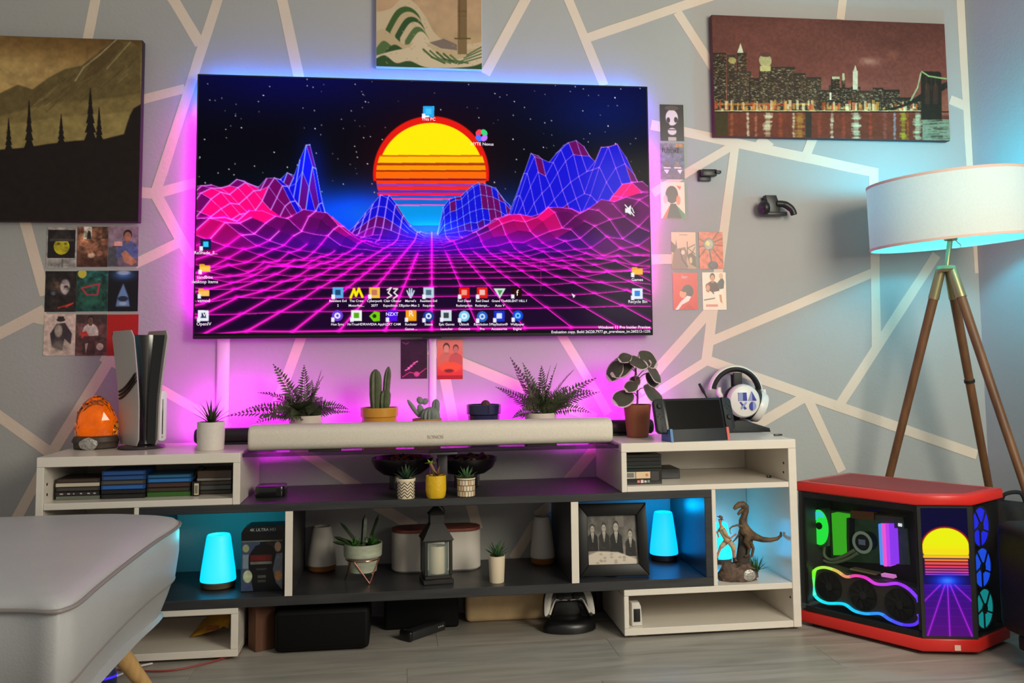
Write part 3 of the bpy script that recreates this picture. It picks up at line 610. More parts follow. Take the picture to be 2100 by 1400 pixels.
    r.line([(1891, 147), (1905, 156), (1930, 160), (1954, 163)], 3.4, (156, 186, 120), .9); r.line([(1889, 150), (1882, 180), (1868, 206)], 3, (170, 190, 140), .85)
    for u in (1900, 1910, 1919, 1940, 1948): r.line([(u, 156), (u, 184)], .8, (120, 120, 90), .5)
    r.noise(.15, 5, 6)
canvas('canvas_picture', 'wide canvas of a lit city skyline at night, over the floor lamp', 'picture', 1459, 30, 1949, 289, .036, mat('canvas_edge_maroon', (92, 48, 50), .7), d_city, 500, 262)

# small posters, plain generic designs in the same colours
M_PAPER = mat('poster_paper', (214, 206, 198), .6)
def poster(label, u0, v0, u1, v1, draw, words=()):
    a, b = wp(u0, v0, -.0012), wp(u1, v1, -.0012); t = thing('poster', label, 'poster', ((a.x+b.x)/2, -.0012, b.z), 'small posters on the wall')
    MB().box(a.x, b.x, -.0017, -.0009, b.z, a.z).build('sheet', M_PAPER, t, smooth=0)
    r = Ras(66, 92, (30, 26, 26), lambda x, y: (x*65/60, y*91/84)); draw(r); yy = -.0022
    pr = print_mesh('print', r, (a.x, yy, a.z), (b.x, yy, a.z), (b.x, yy, b.z), (a.x, yy, b.z), M_PRG, t)
    if words:
        q = MB()
        for body, x, y, size in words: put_text(q, body, size*(b.x-a.x)/60, (a.x+(b.x-a.x)*x/60, yy-.0006, a.z-(a.z-b.z)*y/84), EX, EZ, 'CENTER', 0)
        q.build('lettering', words_mat(words), t, smooth=0, fixn=False)
    return t
def words_mat(w): return mat('white_lettering', (236, 226, 220), .6) if w[0][0][0] != 'B' else mat('dark_lettering', (44, 36, 48), .6)
def fig(r, x, y, s_, skin, cloth, hair):
    """plain head-and-shoulders shape"""
    r.ell((x, y+17*s_), 13*s_, 12*s_, cloth, 1, 1.5); r.rect(x-13*s_, y+17*s_, x+13*s_, y+26*s_, cloth); r.rect(x-2.6*s_, y+3*s_, x+2.6*s_, y+9*s_, np.array(skin)*.8); r.ell((x, y-1.5*s_), 5.6*s_, 7*s_, hair, 1, 1); r.ell((x, y+.6*s_), 4.6*s_, 6*s_, skin, 1, 1)
def dA(r): r.a[:] = (186, 176, 168); r.rect(2, 5, 57, 64, (34, 28, 26)); r.ell((30, 40), 17, 18, (196, 184, 34)); r.poly([(10, 24), (20, 6), (44, 6), (50, 24)], (52, 46, 42)); r.rect(6, 24, 54, 29, (74, 70, 66)); r.ell((24, 34), 4, 3, (120, 112, 30)); r.ell((38, 34), 4, 3, (120, 112, 30)); r.rect(3, 66, 57, 82, (150, 148, 140)); r.rect(31, 65, 34, 83, (100, 100, 96)); r.noise(.4, 8, 3)
def dB(r):
    r.vgrad([(0, (120, 80, 60)), (.3, (160, 110, 80)), (1, (70, 42, 32))]); r.rect(12, 0, 28, 26, (214, 204, 180)); r.poly([(18, 26), (20, 8), (25, 10), (27, 26)], (60, 52, 40)); r.rect(48, 0, 60, 25, (80, 56, 44)); r.noise(.8, 12, 4)
    for x, y in ((12, 36), (36, 38), (26, 54), (44, 56)): r.ell((x, y), 6, 6, (186, 130, 100), .7, 2)
    r.ell((28, 60), 8, 6, (226, 200, 160), .7, 3); r.noise(.5, 7, 8)
def dC(r): r.vgrad([(0, (160, 136, 146)), (1, (110, 100, 108))]); r.poly([(0, 45), (16, 40), (20, 84), (0, 84)], (70, 74, 76), .8, soft=2); fig(r, 38, 20, 1.7, (176, 120, 92), (84, 98, 140), (48, 34, 30)); r.poly([(26, 56), (34, 50), (58, 74), (48, 82), (32, 74)], (186, 128, 96), 1, soft=1); r.rect(12, 32, 28, 41, (226, 166, 150)); r.rect(8, 41, 26, 43, (90, 60, 50)); r.noise(.3, 9, 5)
def dD(r): r.a[:] = (44, 36, 34); r.ell((20, 30), 12, 14, (120, 96, 74), .8, 6); r.ell((38, 32), 10, 17, (176, 166, 160), .85, 3); r.ell((40, 32), 5, 3, (70, 56, 50)); r.ell((16, 46), 6, 4, (130, 150, 180), .7, 3); r.line([(26, 76), (50, 68), (40, 74), (54, 66)], 3, (190, 60, 40)); r.noise(.8, 9, 2)
def dE(r): r.vgrad([(0, (36, 92, 84)), (.5, (40, 78, 62)), (1, (30, 72, 62))]); r.noise(.9, 10, 7); r.ell((10, 6), 9, 10, (206, 196, 70)); r.line([(10, 36), (44, 27), (40, 50), (20, 50), (10, 36)], 3.4, (196, 56, 70)); r.ell((28, 62), 22, 14, (44, 110, 84), .6, 5)
def dF(r): r.a[:] = (22, 20, 26); r.ell((30, 8), 24, 12, (70, 130, 190), .9, 5); r.ell((30, 4), 14, 5, (180, 200, 214), .8, 3); r.poly([(30, 26), (40, 52), (44, 74), (16, 74), (20, 52)], (110, 150, 186), .95, soft=3); r.ell((30, 58), 11, 6, (30, 36, 50), .9, 2); r.ell((30, 68), 8, 4, (170, 190, 200), .8, 2)
def dG(r): r.a[:] = (212, 188, 172); r.poly([(16, 66), (12, 40), (24, 20), (40, 18), (54, 40), (52, 62), (40, 50), (36, 74)], (64, 54, 58), 1, soft=1); r.ell((32, 12), 9, 4, (54, 44, 48)); r.rect(26, 5, 38, 12, (54, 44, 48)); r.ell((28, 34), 8, 14, (170, 158, 140), .9, 3); r.ell((30, 66), 20, 13, (150, 140, 124), .8, 5); r.noise(.25, 7, 4)
def dH(r): r.a[:] = (100, 66, 62); r.noise(.7, 10, 12); r.rect(0, 0, 60, 18, (74, 54, 50)); fig(r, 28, 12, 1.2, (120, 84, 70), (206, 190, 178), (40, 30, 30)); r.poly([(8, 36), (20, 34), (26, 46), (12, 48)], (206, 60, 50), 1, soft=1); r.rect(14, 44, 38, 82, (84, 50, 48), .8); r.poly([(18, 60), (24, 58), (20, 80)], (200, 180, 170)); r.ell((47, 66), 7.5, 8, (206, 186, 166)); r.noise(.3, 8, 13)
def dI(r): r.a[:] = (178, 32, 30); r.ell((30, 44), 21, 9, (62, 44, 40), 1, 2); r.ell((30, 45), 9, 7, (130, 116, 100)); r.ell((30, 45), 4, 4, (30, 24, 22)); r.ell((32, 43), 1.4, 1.4, (220, 210, 200)); r.line([(10, 40), (30, 33), (52, 40)], 2, (60, 30, 28)); r.rect(18, 73, 42, 74.5, (206, 120, 110), .8); r.rect(18, 76, 42, 81, (214, 150, 140), .75)
def dJ(r): r.a[:] = (36, 28, 30); r.ell((30, 30), 17, 20, (226, 206, 204), 1, 2); r.ell((30, 8), 19, 6, (80, 64, 58)); r.ell((21, 36), 5, 7, (46, 34, 38)); r.ell((40, 35), 5, 7, (46, 34, 38)); r.poly([(12, 40), (24, 44), (18, 60), (10, 56)], (36, 28, 30)); r.ell((30, 62), 12, 9, (220, 200, 198), 1, 2); r.line([(22, 58), (38, 58)], 2.4, (50, 38, 42)); r.rect(20, 75, 40, 84, (180, 166, 150))
def dK(r): r.vgrad([(0, (120, 110, 118)), (.5, (84, 84, 112)), (1, (96, 70, 92))]); r.rect(40, 2, 58, 9, (196, 130, 70), .9); r.poly([(8, 58), (12, 38), (20, 40), (24, 58)], (86, 74, 84)); r.poly([(34, 58), (38, 42), (46, 44), (50, 58)], (110, 92, 86)); r.rect(8, 56, 25, 59, (214, 200, 200)); r.rect(34, 56, 52, 59, (214, 196, 190)); r.poly([(8, 62), (22, 62), (16, 72)], (226, 200, 210)); r.poly([(42, 62), (54, 62), (49, 72)], (226, 200, 210)); r.noise(.4, 9, 5)
def dL(r): r.a[:] = (232, 198, 166); r.poly([(4, 84), (22, 54), (24, 84)], (220, 76, 60)); r.poly([(40, 54), (60, 74), (60, 84), (40, 84)], (50, 110, 70)); r.poly([(14, 84), (24, 50), (38, 50), (52, 84)], (52, 38, 36)); r.ell((28, 29), 17, 22, (60, 42, 40)); r.ell((12, 40), 6, 11, (170, 160, 150), .9); r.ell((44, 42), 6, 12, (222, 110, 76), .9); r.poly([(40, 8), (52, 10), (48, 18)], (222, 70, 56))
def dM(r): r.vgrad([(0, (226, 172, 140)), (.5, (200, 160, 130)), (1, (160, 124, 96))]); r.poly([(0, 20), (10, 30), (12, 16), (14, 36), (6, 48), (0, 44)], (92, 60, 62)); r.poly([(4, 50), (12, 38), (34, 34), (40, 50), (36, 66), (40, 84), (0, 84)], (128, 88, 78), 1, soft=1); r.line([(22, 40), (26, 62), (38, 78)], 4, (84, 54, 52)); r.ell((28, 46), 5, 6, (212, 180, 150)); r.poly([(38, 52), (50, 46), (60, 56), (60, 80), (44, 72)], (96, 66, 50)); r.ell((47, 64), 4, 8, (200, 166, 110)); r.line([(39, 22), (39, 50)], 2, (60, 40, 36)); r.line([(40, 36), (58, 28)], 1.8, (60, 40, 36)); r.line([(40, 36), (58, 50)], 1.8, (60, 40, 36)); r.line([(58, 34), (50, 48)], 1.6, (60, 40, 36)); r.rect(20, 5, 40, 6.5, (120, 84, 76))
def dN(r):
    r.a[:] = (206, 98, 66)
    for a in (.1, .9, 2.3, 2.9, 3.6, 5.4, 5.9): r.line([(26+10*math.cos(a), 28+10*math.sin(a)), (26+60*math.cos(a), 28+60*math.sin(a))], 3.5, (140, 62, 46))
    r.ell((25, 28), 15, 16, (120, 116, 100)); r.ell((25, 28), 11, 12, (166, 156, 130)); r.ell((22, 26), 5, 6, (226, 196, 110)); r.line([(26, 40), (30, 66)], 4, (110, 76, 72)); r.ell((34, 76), 14, 11, (92, 76, 80)); r.noise(.25, 6, 3)
def dO(r): r.a[:] = (206, 48, 42); r.ell((36, 42), 15, 16, (84, 62, 60)); r.ell((24, 48), 9, 10, (216, 140, 106), 1, 1); r.poly([(18, 40), (30, 34), (38, 44), (26, 44)], (84, 62, 60)); r.poly([(4, 84), (18, 66), (34, 52), (44, 54), (38, 64), (22, 72), (12, 84)], (232, 214, 204)); r.poly([(20, 84), (36, 70), (54, 84)], (190, 40, 38))
def dP(r): r.a[:] = (234, 214, 188); fig(r, 26, 12, 1.3, (200, 140, 106), (90, 56, 54), (70, 44, 38)); fig(r, 14, 34, 1.2, (206, 140, 100), (230, 214, 190), (120, 60, 44)); r.poly([(38, 24), (50, 10), (56, 20), (54, 36), (44, 38)], (84, 84, 82)); r.ell((48, 8), 6, 7, (214, 166, 130)); r.poly([(28, 44), (50, 40), (54, 64), (40, 70)], (240, 222, 200)); r.line([(4, 62), (30, 58)], 2.5, (90, 84, 70)); r.poly([(42, 50), (48, 50), (50, 70), (44, 66)], (200, 140, 96)); r.rect(8, 72, 38, 77, (206, 110, 96), .8)
def dQ(r): r.vgrad([(0, (64, 24, 60)), (.6, (52, 20, 44)), (1, (70, 24, 54))]); r.line([(4, 6), (12, 10), (18, 6)], 2, (150, 70, 120)); [r.line([(10+k*6, 66-k*5), (20+k*6, 62-k*5)], 2.4, (255, 120, 190)) for k in range(4)]; r.line([(4, 80), (20, 70), (40, 74), (58, 62)], 1.6, (214, 70, 130)); r.ell((36, 74), 7, 6, (230, 90, 150), .8, 2); r.noise(.3, 9, 2)
def dR_(r): r.vgrad([(0, (236, 150, 120)), (.5, (232, 110, 90)), (1, (206, 44, 44))]); fig(r, 22, 18, 1.5, (226, 160, 130), (214, 120, 96), (92, 50, 44)); fig(r, 44, 20, 1.3, (200, 130, 110), (200, 96, 84), (110, 60, 50)); r.ell((30, 58), 28, 12, (240, 96, 56), .9, 3); r.ell((28, 66), 12, 4, (110, 36, 40), .9, 2); r.rect(0, 76, 60, 84, (150, 30, 34), .7)
for a in ((97, 466, 156, 549, dA, 'poster of a yellow face under a dark hat, top left of the nine'), (160, 464.5, 220.5, 547, dB, 'brown poster of a crowd scene, top middle of the nine'), (223.6, 464, 283, 546.5, dC, 'poster of a man in a blue shirt holding a pink block'),
 (94, 556, 155.7, 639, dD, 'dark poster of a half-hidden pale face with red scribble'), (158.4, 555, 220, 638, dE, 'green poster with a red outlined triangle'), (222.6, 555, 282.7, 638, dF, 'black poster with a blue glowing cone'),
 (91, 643.7, 153, 728.6, dG, 'cream poster of a dark cloaked shape in a hat'), (157, 644.7, 218, 728.6, dH, 'brown poster of a standing man with a white disc'), (220.5, 644.7, 282.7, 728.6, dI, 'red poster with a single dark eye behind the games console'),
 (1352.6, 214, 1403, 289.6, dJ, 'black poster of a pale mask-like face, top of three'), (1353.4, 293, 1404, 368, dK, 'slate blue poster of two shoes, middle of three'), (1354, 373, 1405, 448, dL, 'cream poster of a dark head with red and green, lowest of three'),
 (1376, 476, 1428, 551.6, dM, 'tan poster of brown tangled shapes, upper left of four'), (1432.6, 475.6, 1483.6, 551.6, dN, 'orange poster with dark rays and a grey ring'), (1379, 559, 1431.6, 635, dO, 'bright red poster of a head resting on a hand'), (1439.6, 558.4, 1490, 635, dP, 'cream poster of several figures, lower right of four'),
 (822, 696, 876, 776, dQ, 'dark purple poster with pink streaks under the television'), (896, 697, 949, 777, dR_, 'orange red poster of two heads under the television')):
    words = {dO: (('her.', 30, 13, 11),), dK: (('BACK TO THE', 26, 15, 7), ('FUTURE', 26, 23, 12.5))}.get(a[4], ())
    poster(a[5], *a[:4], a[4], words)

# ------------------------------------------------------------------ wall mounts and cable covers
M_MNT = mat('black_mount', (24, 26, 24), .4)
t = thing('wall_hook', 'small black wall hook beside the three posters', 'wall hook', wp(1450, 375, 0))
P = lambda u, v, y: wp(u, v, y)
a, b = wp(1431, 349, -.004), wp(1462, 374, -.004)
MB().box(a.x, b.x-.012, -.018, -.0012, b.z+.003, a.z, .002).build('back_plate', M_MNT, t)
MB().box(a.x+.004, b.x+.002, -.05, -.016, a.z-.03, a.z-.004, .003).build('arm', M_MNT, t)
MB().box(b.x-.006, b.x+.016, -.060, -.036, a.z-.022, a.z-.010, .003).build('hook_tip', M_MNT, t)
t = thing('wall_holder', 'black gamepad holder mounted on the wall beside the floor lamp', 'wall holder', wp(1590, 448, 0))
c = wp(1580, 425, -.03)
MB().box(c.x-.02, c.x+.02, -.014, -.0012, c.z-.02, c.z+.045, .003, M=rotax(c, -.15, 'Y')).build('back_plate', M_MNT, t)
MB().prism([(c.x-.026, c.z+.045), (c.x+.018, c.z+.045), (c.x+.034, c.z-.002), (c.x+.03, c.z-.03), (c.x-.01, c.z-.03)], -.05, -.016, bev=.003).build('bracket', M_MNT, t)
MB().ell((c.x-.033, -.045, c.z-.006), (.022, .034, .03)).build('cradle_arm', M_MNT, t)
MB().tube(spline([(c.x+.02, -.045, c.z+.012), (c.x+.05, -.052, c.z+.008), (c.x+.076, -.056, c.z-.012), (c.x+.084, -.056, c.z-.034)], 6), [.013]*6+[.014]*6+[.013]*6+[.010], 12).build('cradle_arm', M_MNT, t)
MB().box(c.x-.03, c.x+.06, -.052, -.02, c.z-.035, c.z-.02, .004).build('cradle_tray', M_MNT, t)
M_COV = mat('white_cable_cover', (222, 214, 210), .45)
for u0, u1, lab in ((444, 471, 'wide white cable cover running down the wall at the left'), (880, 895, 'narrow white cable cover between the two posters under the television')):
    x0, x1 = wp(u0, 760).x, wp(u1, 760).x; r_ = (x1-x0)/2; n = 10
    pts = [((x0+x1)/2-r_*math.cos(PI*k/n), -.0012-(.014 if r_ > .015 else .010)*math.sin(PI*k/n)**.7) for k in range(n+1)]
    o = MB().prism(pts, ZT+.004 if u0 < 600 else ZS1+.004, TVZ0+.05, 'z').build('cable_cover', M_COV); tag(o, lab, 'cable cover')
# ------------------------------------------------------------------ soundbar and light bars
x0, x1 = wp(508, 905, -.39).x, wp(1257, 890, -.39).x
t = thing('soundbar', 'long rounded off-white soundbar on the glass shelf', 'soundbar', ((x0+x1)/2, -.33, ZT-.006))
ZG = ZT-.006
prof = []
for k in range(40):
    a = 2*PI*k/40; ca, sa = math.cos(a), math.sin(a); prof.append((-.338+.056*math.copysign(abs(ca)**.75, ca), ZG+.0455+.0415*math.copysign(abs(sa)**.6, sa)))
q = MB(); R = []
for dx, k in ((0, .90), (.002, .955), (.006, .985), (.012, 1), (x1-x0-.012, 1), (x1-x0-.006, .985), (x1-x0-.002, .955), (x1-x0, .90)):
    R.append([Vector((x0+dx, -.338+(y+.338)*k, ZG+.0455+(z-ZG-.0455)*k)) for y, z in prof])
q.rings(R); q.build('body', mat('offwhite_grille', (220, 211, 198), .6, noise=(160, .05, (1, 1, 1)), bump=(420, .3)), t)
M_RUB = mat('dark_rubber', (30, 26, 28), .7)
for k in (.2, .8): MB().box(x0+(x1-x0)*k-.05, x0+(x1-x0)*k+.05, -.375, -.30, ZG+.0003, ZG+.005, .001).build('rubber_foot', M_RUB, t)
q = MB(); put_text(q, 'SONOS', .016, wp(893, 899, -.3955), EX, EZ, 'CENTER', .0002); o = q.build('lettering', mat('silver_lettering', (176, 168, 158), .4), t, smooth=0, fixn=False)
M_LBM = mat('lamp_magenta', (0, 0, 0), emit=(246, 0, 255), es=175.)
for u0, u1, v, lab in ((400, 566, 895, 'black light bar lying behind the grey pot, glowing magenta on the wall'), (1208, 1338, 874, 'black light bar lying behind the terracotta pot, glowing magenta on the wall')):
    yb = -.115; a, b = wp(u0, v, yb), wp(u1, v, yb); z0 = ZT+.0005; r_ = .026
    t = thing('light_bar', lab, 'light bar', ((a.x+b.x)/2, yb, z0))
    MB().tube([(a.x, yb, z0+r_+.004), (a.x+.006, yb, z0+r_+.004), (b.x-.006, yb, z0+r_+.004), (b.x, yb, z0+r_+.004)], [r_*.8, r_, r_, r_*.8], 20).build('housing', M_BLKM, t)
    MB().box(a.x+.02, b.x-.02, yb-.02, yb+.02, z0, z0+.008, .002).build('stand', M_BLKM, t)
    MB().box(a.x+.008, b.x-.008, yb+r_*.35, yb+r_*.35+.016, z0+r_*1.75, z0+r_*1.95+.004, .003, M=rotax(((a.x+b.x)/2, yb, z0+r_+.004), -.45, 'X')).build('light_diffuser', M_LBM, t)

# ------------------------------------------------------------------ plant helpers
def blade(mb, base, az, el, L, W, bend=.3, n=6, thick=.25, prof=None, twist=0.):
    """tapering leaf with a lens section; az, el in radians, bend curls it outward"""
    base = Vector(base); R = []; p = base.copy(); e = el
    for k in range(n+1):
        t = k/n; d = Vector((math.cos(az)*math.cos(e), math.sin(az)*math.cos(e), math.sin(e))); sd = Vector((-math.sin(az), math.cos(az), 0)); nn = sd.cross(d)
        if twist: sd, nn = sd*math.cos(twist)+nn*math.sin(twist), nn*math.cos(twist)-sd*math.sin(twist)
        wd = W*(prof(t) if prof else max(.04, (1-t)**.7*min(1, .55+2.2*t)))/2
        R.append([p-sd*wd, p-nn*wd*thick, p+sd*wd, p+nn*wd*thick]); p = p+d*(L/n); e -= bend/n
    mb.rings(R); return mb
def frond(mb, base, az, el, L, droop, W=.045, n=20, tw=0.):
    base = Vector(base); p = base.copy(); e = el; path = []; st = L/n
    for k in range(n+1):
        path.append(p.copy()); d = Vector((math.cos(az)*math.cos(e), math.sin(az)*math.cos(e), math.sin(e))); sd = Vector((-math.sin(az), math.cos(az), 0)); nn = sd.cross(d); sd, nn = sd*math.cos(tw)+nn*math.sin(tw), nn*math.cos(tw)-sd*math.sin(tw)
        t = k/n
        if t > .12:
            ln = W*(.45+1.1*t if t < .45 else max(.06, 1.2*(1-t)**.8+.02)); ln *= random.uniform(.85, 1.12)
            for s_ in (-1, 1):
                o = (sd*s_+d*.45-nn*.12+Vector((random.uniform(-.1, .1), random.uniform(-.1, .1), random.uniform(-.1, .1)))).normalized(); hw = d*st*.5
                q0 = p; q1 = p+o*ln*.35+hw*.9; q2 = p+o*ln; q3 = p+o*ln*.35-hw*.9
                mb.face([q0, q1, q2, q3])
        p = p+d*st; e -= droop/n
    mb.tube(path, [.0016*(1-.7*k/n) for k in range(n+1)], 5); return mb
M_SOIL = mat('dark_soil', (40, 30, 24), .9, noise=(60, .4), bump=(200, .6))
M_FERN = mat('fern_green', (72, 80, 52), .6, noise=(30, .3)); M_SUCC = mat('succulent_green', (62, 96, 58), .45, noise=(25, .25)); M_SPIKE = mat('spike_green', (62, 74, 40), .45, noise=(20, .3))
def leaves(root, name, m, spec, kinds=4):
    """leaf parts that share a few meshes"""
    for args in spec:
        q = MB(); blade(q, *args); q.build(name, m, root, smooth=50)
M_CER = mat('white_ceramic', (222, 214, 206), .3, noise=(14, .05), bump=(60, .35))
# spiky plant in a pale hammered pot
b = wz(432, 922, ZT); k = mpp(b.y); b.z = ZT+.0004
t = thing('potted_plant', 'spiky green plant in a pale hammered cylinder pot on the left cabinet', 'plant', b)
r = 26*k; h = 54*k
MB().lathe([(r*.93, 0), (r*.97, .004), (r, h*.5), (r, h), (r*.93, h), (r*.92, h-.012)], b, 36, cap1=False).build('pot', M_CER, t)
MB().lathe([(r*.5, h-.016), (r*.92, h-.014), (.001, h-.006)], b, 24).build('soil', M_SOIL, t)
sp = []
for i in range(22):
    a = i*2.4+.3; e = .5+.9*(i/22); L = (.085 if i % 3 else .098)*(.75+.3*random.random()); sp.append((b+Vector((0, 0, h-.008)), a, e, L, .011, .25, 5, .35))
leaves(t, 'leaf', M_SPIKE, sp)
# ferns
M_POTW = mat('ribbed_white_pot', (216, 206, 190), .45, noise=(4, .05))
def fern(u, v, up, fr, lab, leafy):
    yb = -.17; b = wp(u, v, yb); b.z = ZG+.0004; k = mpp(yb); rp = 32*k; hp = wp(u, 851 if u < 800 else 846, yb).z-b.z
    t = thing('potted_fern', lab, 'plant', b)
    n = 40; R = []
    for z, s_ in ((0, .9), (hp*.5, .97), (hp, 1), (hp, .93), (hp-.012, .92)): R.append([b+Vector((rp*s_*(1+.018*(i % 2))*math.cos(2*PI*i/n), rp*s_*(1+.018*(i % 2))*math.sin(2*PI*i/n), z)) for i in range(n)])
    q = MB(); q.rings(R, True, True, False); q.build('pot', M_POTW, t)
    MB().lathe([(rp*.4, hp-.016), (rp*.92, hp-.014), (.001, hp-.004)], b, 20).build('soil', M_SOIL, t)
    c = b+Vector((0, 0, hp-.008))
    fr = fr+[(a+random.uniform(-30, 30), min(86, e+random.uniform(-4, 16)), l*random.uniform(.55, .75), d, w) for a, e, l, d, w in fr]
    for (az, el, L, dr, W) in fr:
        q = MB(); frond(q, c+Vector((random.uniform(-.02, .02), random.uniform(-.02, .02), 0)), math.radians(az), math.radians(el), L*(1.12 if math.cos(math.radians(az))**2 < .6 else 1.38 if az > 90 and az < 270 or u > 800 else .98), dr, W*.95, 19, random.choice((-1, 1))*random.uniform(.45, 1.05)); q.build('frond', M_FERN, t, smooth=0, fixn=False)
    for (az, el, L, W) in leafy:
        q = MB(); blade(q, c+Vector((0, -.02, .01)), math.radians(az), math.radians(el), L, W, .7, 8, .08, lambda x: math.sin(PI*min(1, .08+.92*x))**.7); q.build('broad_leaf', mat('broad_leaf_green', (74, 90, 58), .5, noise=(18, .2)), t)
fern(627, 868, 0, [(176, 14, .185, .45, .05), (168, 32, .15, .9, .05), (150, 62, .16, .25, .05), (100, 80, .165, .25, .055), (60, 70, .15, .5, .05), (20, 62, .175, -.25, .04), (10, 40, .15, 1.1, .045), (0, 14, .165, .3, .035), (200, 20, .13, .9, .05), (225, 45, .12, 1.2, .05), (260, 40, .11, 1.2, .05), (290, 50, .11, 1.1, .05), (330, 38, .13, 1.1, .05), (120, 50, .14, .8, .05), (310, 70, .12, .7, .05), (190, 55, .13, .9, .05)],
     'wide fern in a white ribbed pot, between the spiky plant and the cactus', [(280, 50, .10, .05), (310, 45, .11, .055), (235, 42, .10, .05)])
fern(1109, 856, 0, [(170, 58, .17, -.05, .045), (140, 66, .18, .05, .04), (120, 72, .18, .9, .045), (85, 76, .165, .3, .05), (50, 66, .185, .2, .045), (30, 58, .155, .4, .05), (12, 36, .185, .25, .055), (0, 30, .16, .35, .055), (350, 45, .14, .7, .05), (200, 30, .10, 1.2, .045), (230, 55, .12, 1.1, .05), (270, 58, .12, 1.0, .05), (310, 50, .13, 1.0, .05), (180, 45, .13, .4, .045), (330, 25, .13, .8, .05), (100, 60, .15, .5, .05)],
     'upright bushy fern in a white ribbed pot, left of the terracotta pot', [])
# tall cactus in a yellow pot
M_CAC = mat('cactus_green', (84, 92, 62), .55, noise=(40, .25))
def column(q, base, h, r, lean=(0, 0), ribs=10):
    base = Vector(base); R = []; n = ribs*4
    for j in range(15):
        t = j/14; rr = r*(.75+.5*min(t/.35, 1)*.5)*(1 if t < .72 else max(.05, math.sqrt(max(1-((t-.72)/.285)**2, 0)))); c = base+Vector((lean[0]*t*t, lean[1]*t, h*t))
        R.append([c+Vector((rr*(1+.14*math.cos(2*PI*i/4))*math.cos(2*PI*i/n), rr*(1+.14*math.cos(2*PI*i/4))*math.sin(2*PI*i/n), 0)) for i in range(n)])
    q.rings(R); return q
yb = -.17; b = wp(778, 865, yb); b.z = ZG+.0004; k = mpp(yb); t = thing('potted_cactus', 'tall two-stemmed cactus in a mustard yellow banded pot', 'cactus', b)
zr = wp(778, 835, yb).z-b.z; rp = 37*k
M_MUS = mat('mustard_glaze', (206, 146, 50), .25)
MB().lathe([(rp*.9, 0), (rp*.95, zr*.35), (rp*.95, zr*.42), (rp*.91, zr*.44), (rp*.91, zr*.5), (rp*.96, zr*.52), (rp*.96, zr*.62), (rp*.92, zr*.64), (rp*.93, zr*.74), (rp, zr*.76), (rp, zr), (rp*.93, zr), (rp*.92, zr-.01)], b, 40, cap1=False).build('pot', M_MUS, t)
MB().lathe([(rp*.5, zr-.012), (rp*.92, zr-.011), (.001, zr-.006)], b, 20).build('soil', M_SOIL, t)
for du, hv, rr, ln in ((-8, 757, 11, (0, 0)), (9, 800, 11, (.004, 0)), (12, 752, 6.5, (.010, .01))):
    q = MB(); hb = b+Vector((du*k, .004*(1 if du < 10 else 5), zr-.008)); column(q, hb, wp(778, hv, yb).z-hb.z, rr*k, ln, 9); q.build('stem', M_CAC, t, smooth=60)
# prickly pear group
b = wp(876, 865, yb); b.z = ZG+.0004; t = thing('potted_cactus', 'small grey green cactus group in a low tan pot behind the soundbar', 'cactus', b); zr = wp(876, 858, yb).z-b.z; rp = 30*k
MB().lathe([(rp*.85, 0), (rp, zr), (rp*.92, zr), (rp*.9, zr-.01)], b, 28, cap1=False).build('pot', mat('tan_pot', (190, 140, 70), .5), t)
MB().lathe([(rp*.5, zr-.012), (rp*.9, zr-.011), (.001, zr-.006)], b, 16).build('soil', M_SOIL, t)
M_GC = mat('grey_cactus', (120, 128, 122), .6, noise=(50, .2))
def barrel(q, c, rx, rz, ribs=14):
    c = Vector(c); R = []; n = ribs*4
    for j in range(11):
        a = -PI/2*.6+PI*.8*j/10; a = min(a, PI/2-.02); R.append([c+Vector((rx*math.cos(a)*(1+.10*math.cos(2*PI*i/4))*math.cos(2*PI*i/n), rx*math.cos(a)*(1+.10*math.cos(2*PI*i/4))*math.sin(2*PI*i/n), rz*math.sin(a))) for i in range(n)])
    q.rings(R)
q = MB(); barrel(q, b+Vector((6*k, -.01, zr+.006)), 18*k, 20*k); q.build('barrel', M_GC, t, smooth=60)
for du, v0, v1, rx, rz in ((17, 845, 822, 7, 14),): q = MB(); column(q, b+Vector((du*k, .012, zr)), 38*k, 7*k, (.002, 0), 8); q.build('stem', M_GC, t, smooth=60)
for du, dz, rx, rz, an in ((-12, 14, 7, 15, -.3), (-14, 36, 6.5, 8, -.5), (-4, 34, 6, 7, .6), (-27, 20, 4.5, 22, -.6)):
    c0 = b+Vector((du*k, .008, zr+dz*k)); MB().ell(c0, (rx*k, .005, rz*k), 14, 10, rotax(c0, an, 'Y')).build('pad', M_GC, t)
# dark blue pot with a little round cactus
b = wp(992, 862, yb); b.z = ZG+.0004; t = thing('potted_cactus', 'little round cactus in a wide dark blue glazed pot', 'cactus', b); zr = wp(992, 829, yb).z-b.z; rp = 35*k
MB().lathe([(rp*.9, 0), (rp*.94, zr*.4), (rp*.91, zr*.45), (rp*.93, zr*.72), (rp, zr*.75), (rp, zr), (rp*.93, zr), (rp*.92, zr-.01)], b, 40, cap1=False).build('pot', mat('navy_glaze', (34, 34, 72), .12, coat=.5), t)
MB().lathe([(rp*.5, zr-.012), (rp*.92, zr-.011), (.001, zr-.006)], b, 20).build('soil', M_SOIL, t)
q = MB(); barrel(q, b+Vector((4*k, 0, zr-.004)), 9*k, 11*k, 8); q.build('barrel', mat('brown_cactus', (82, 50, 46), .7), t, smooth=60)
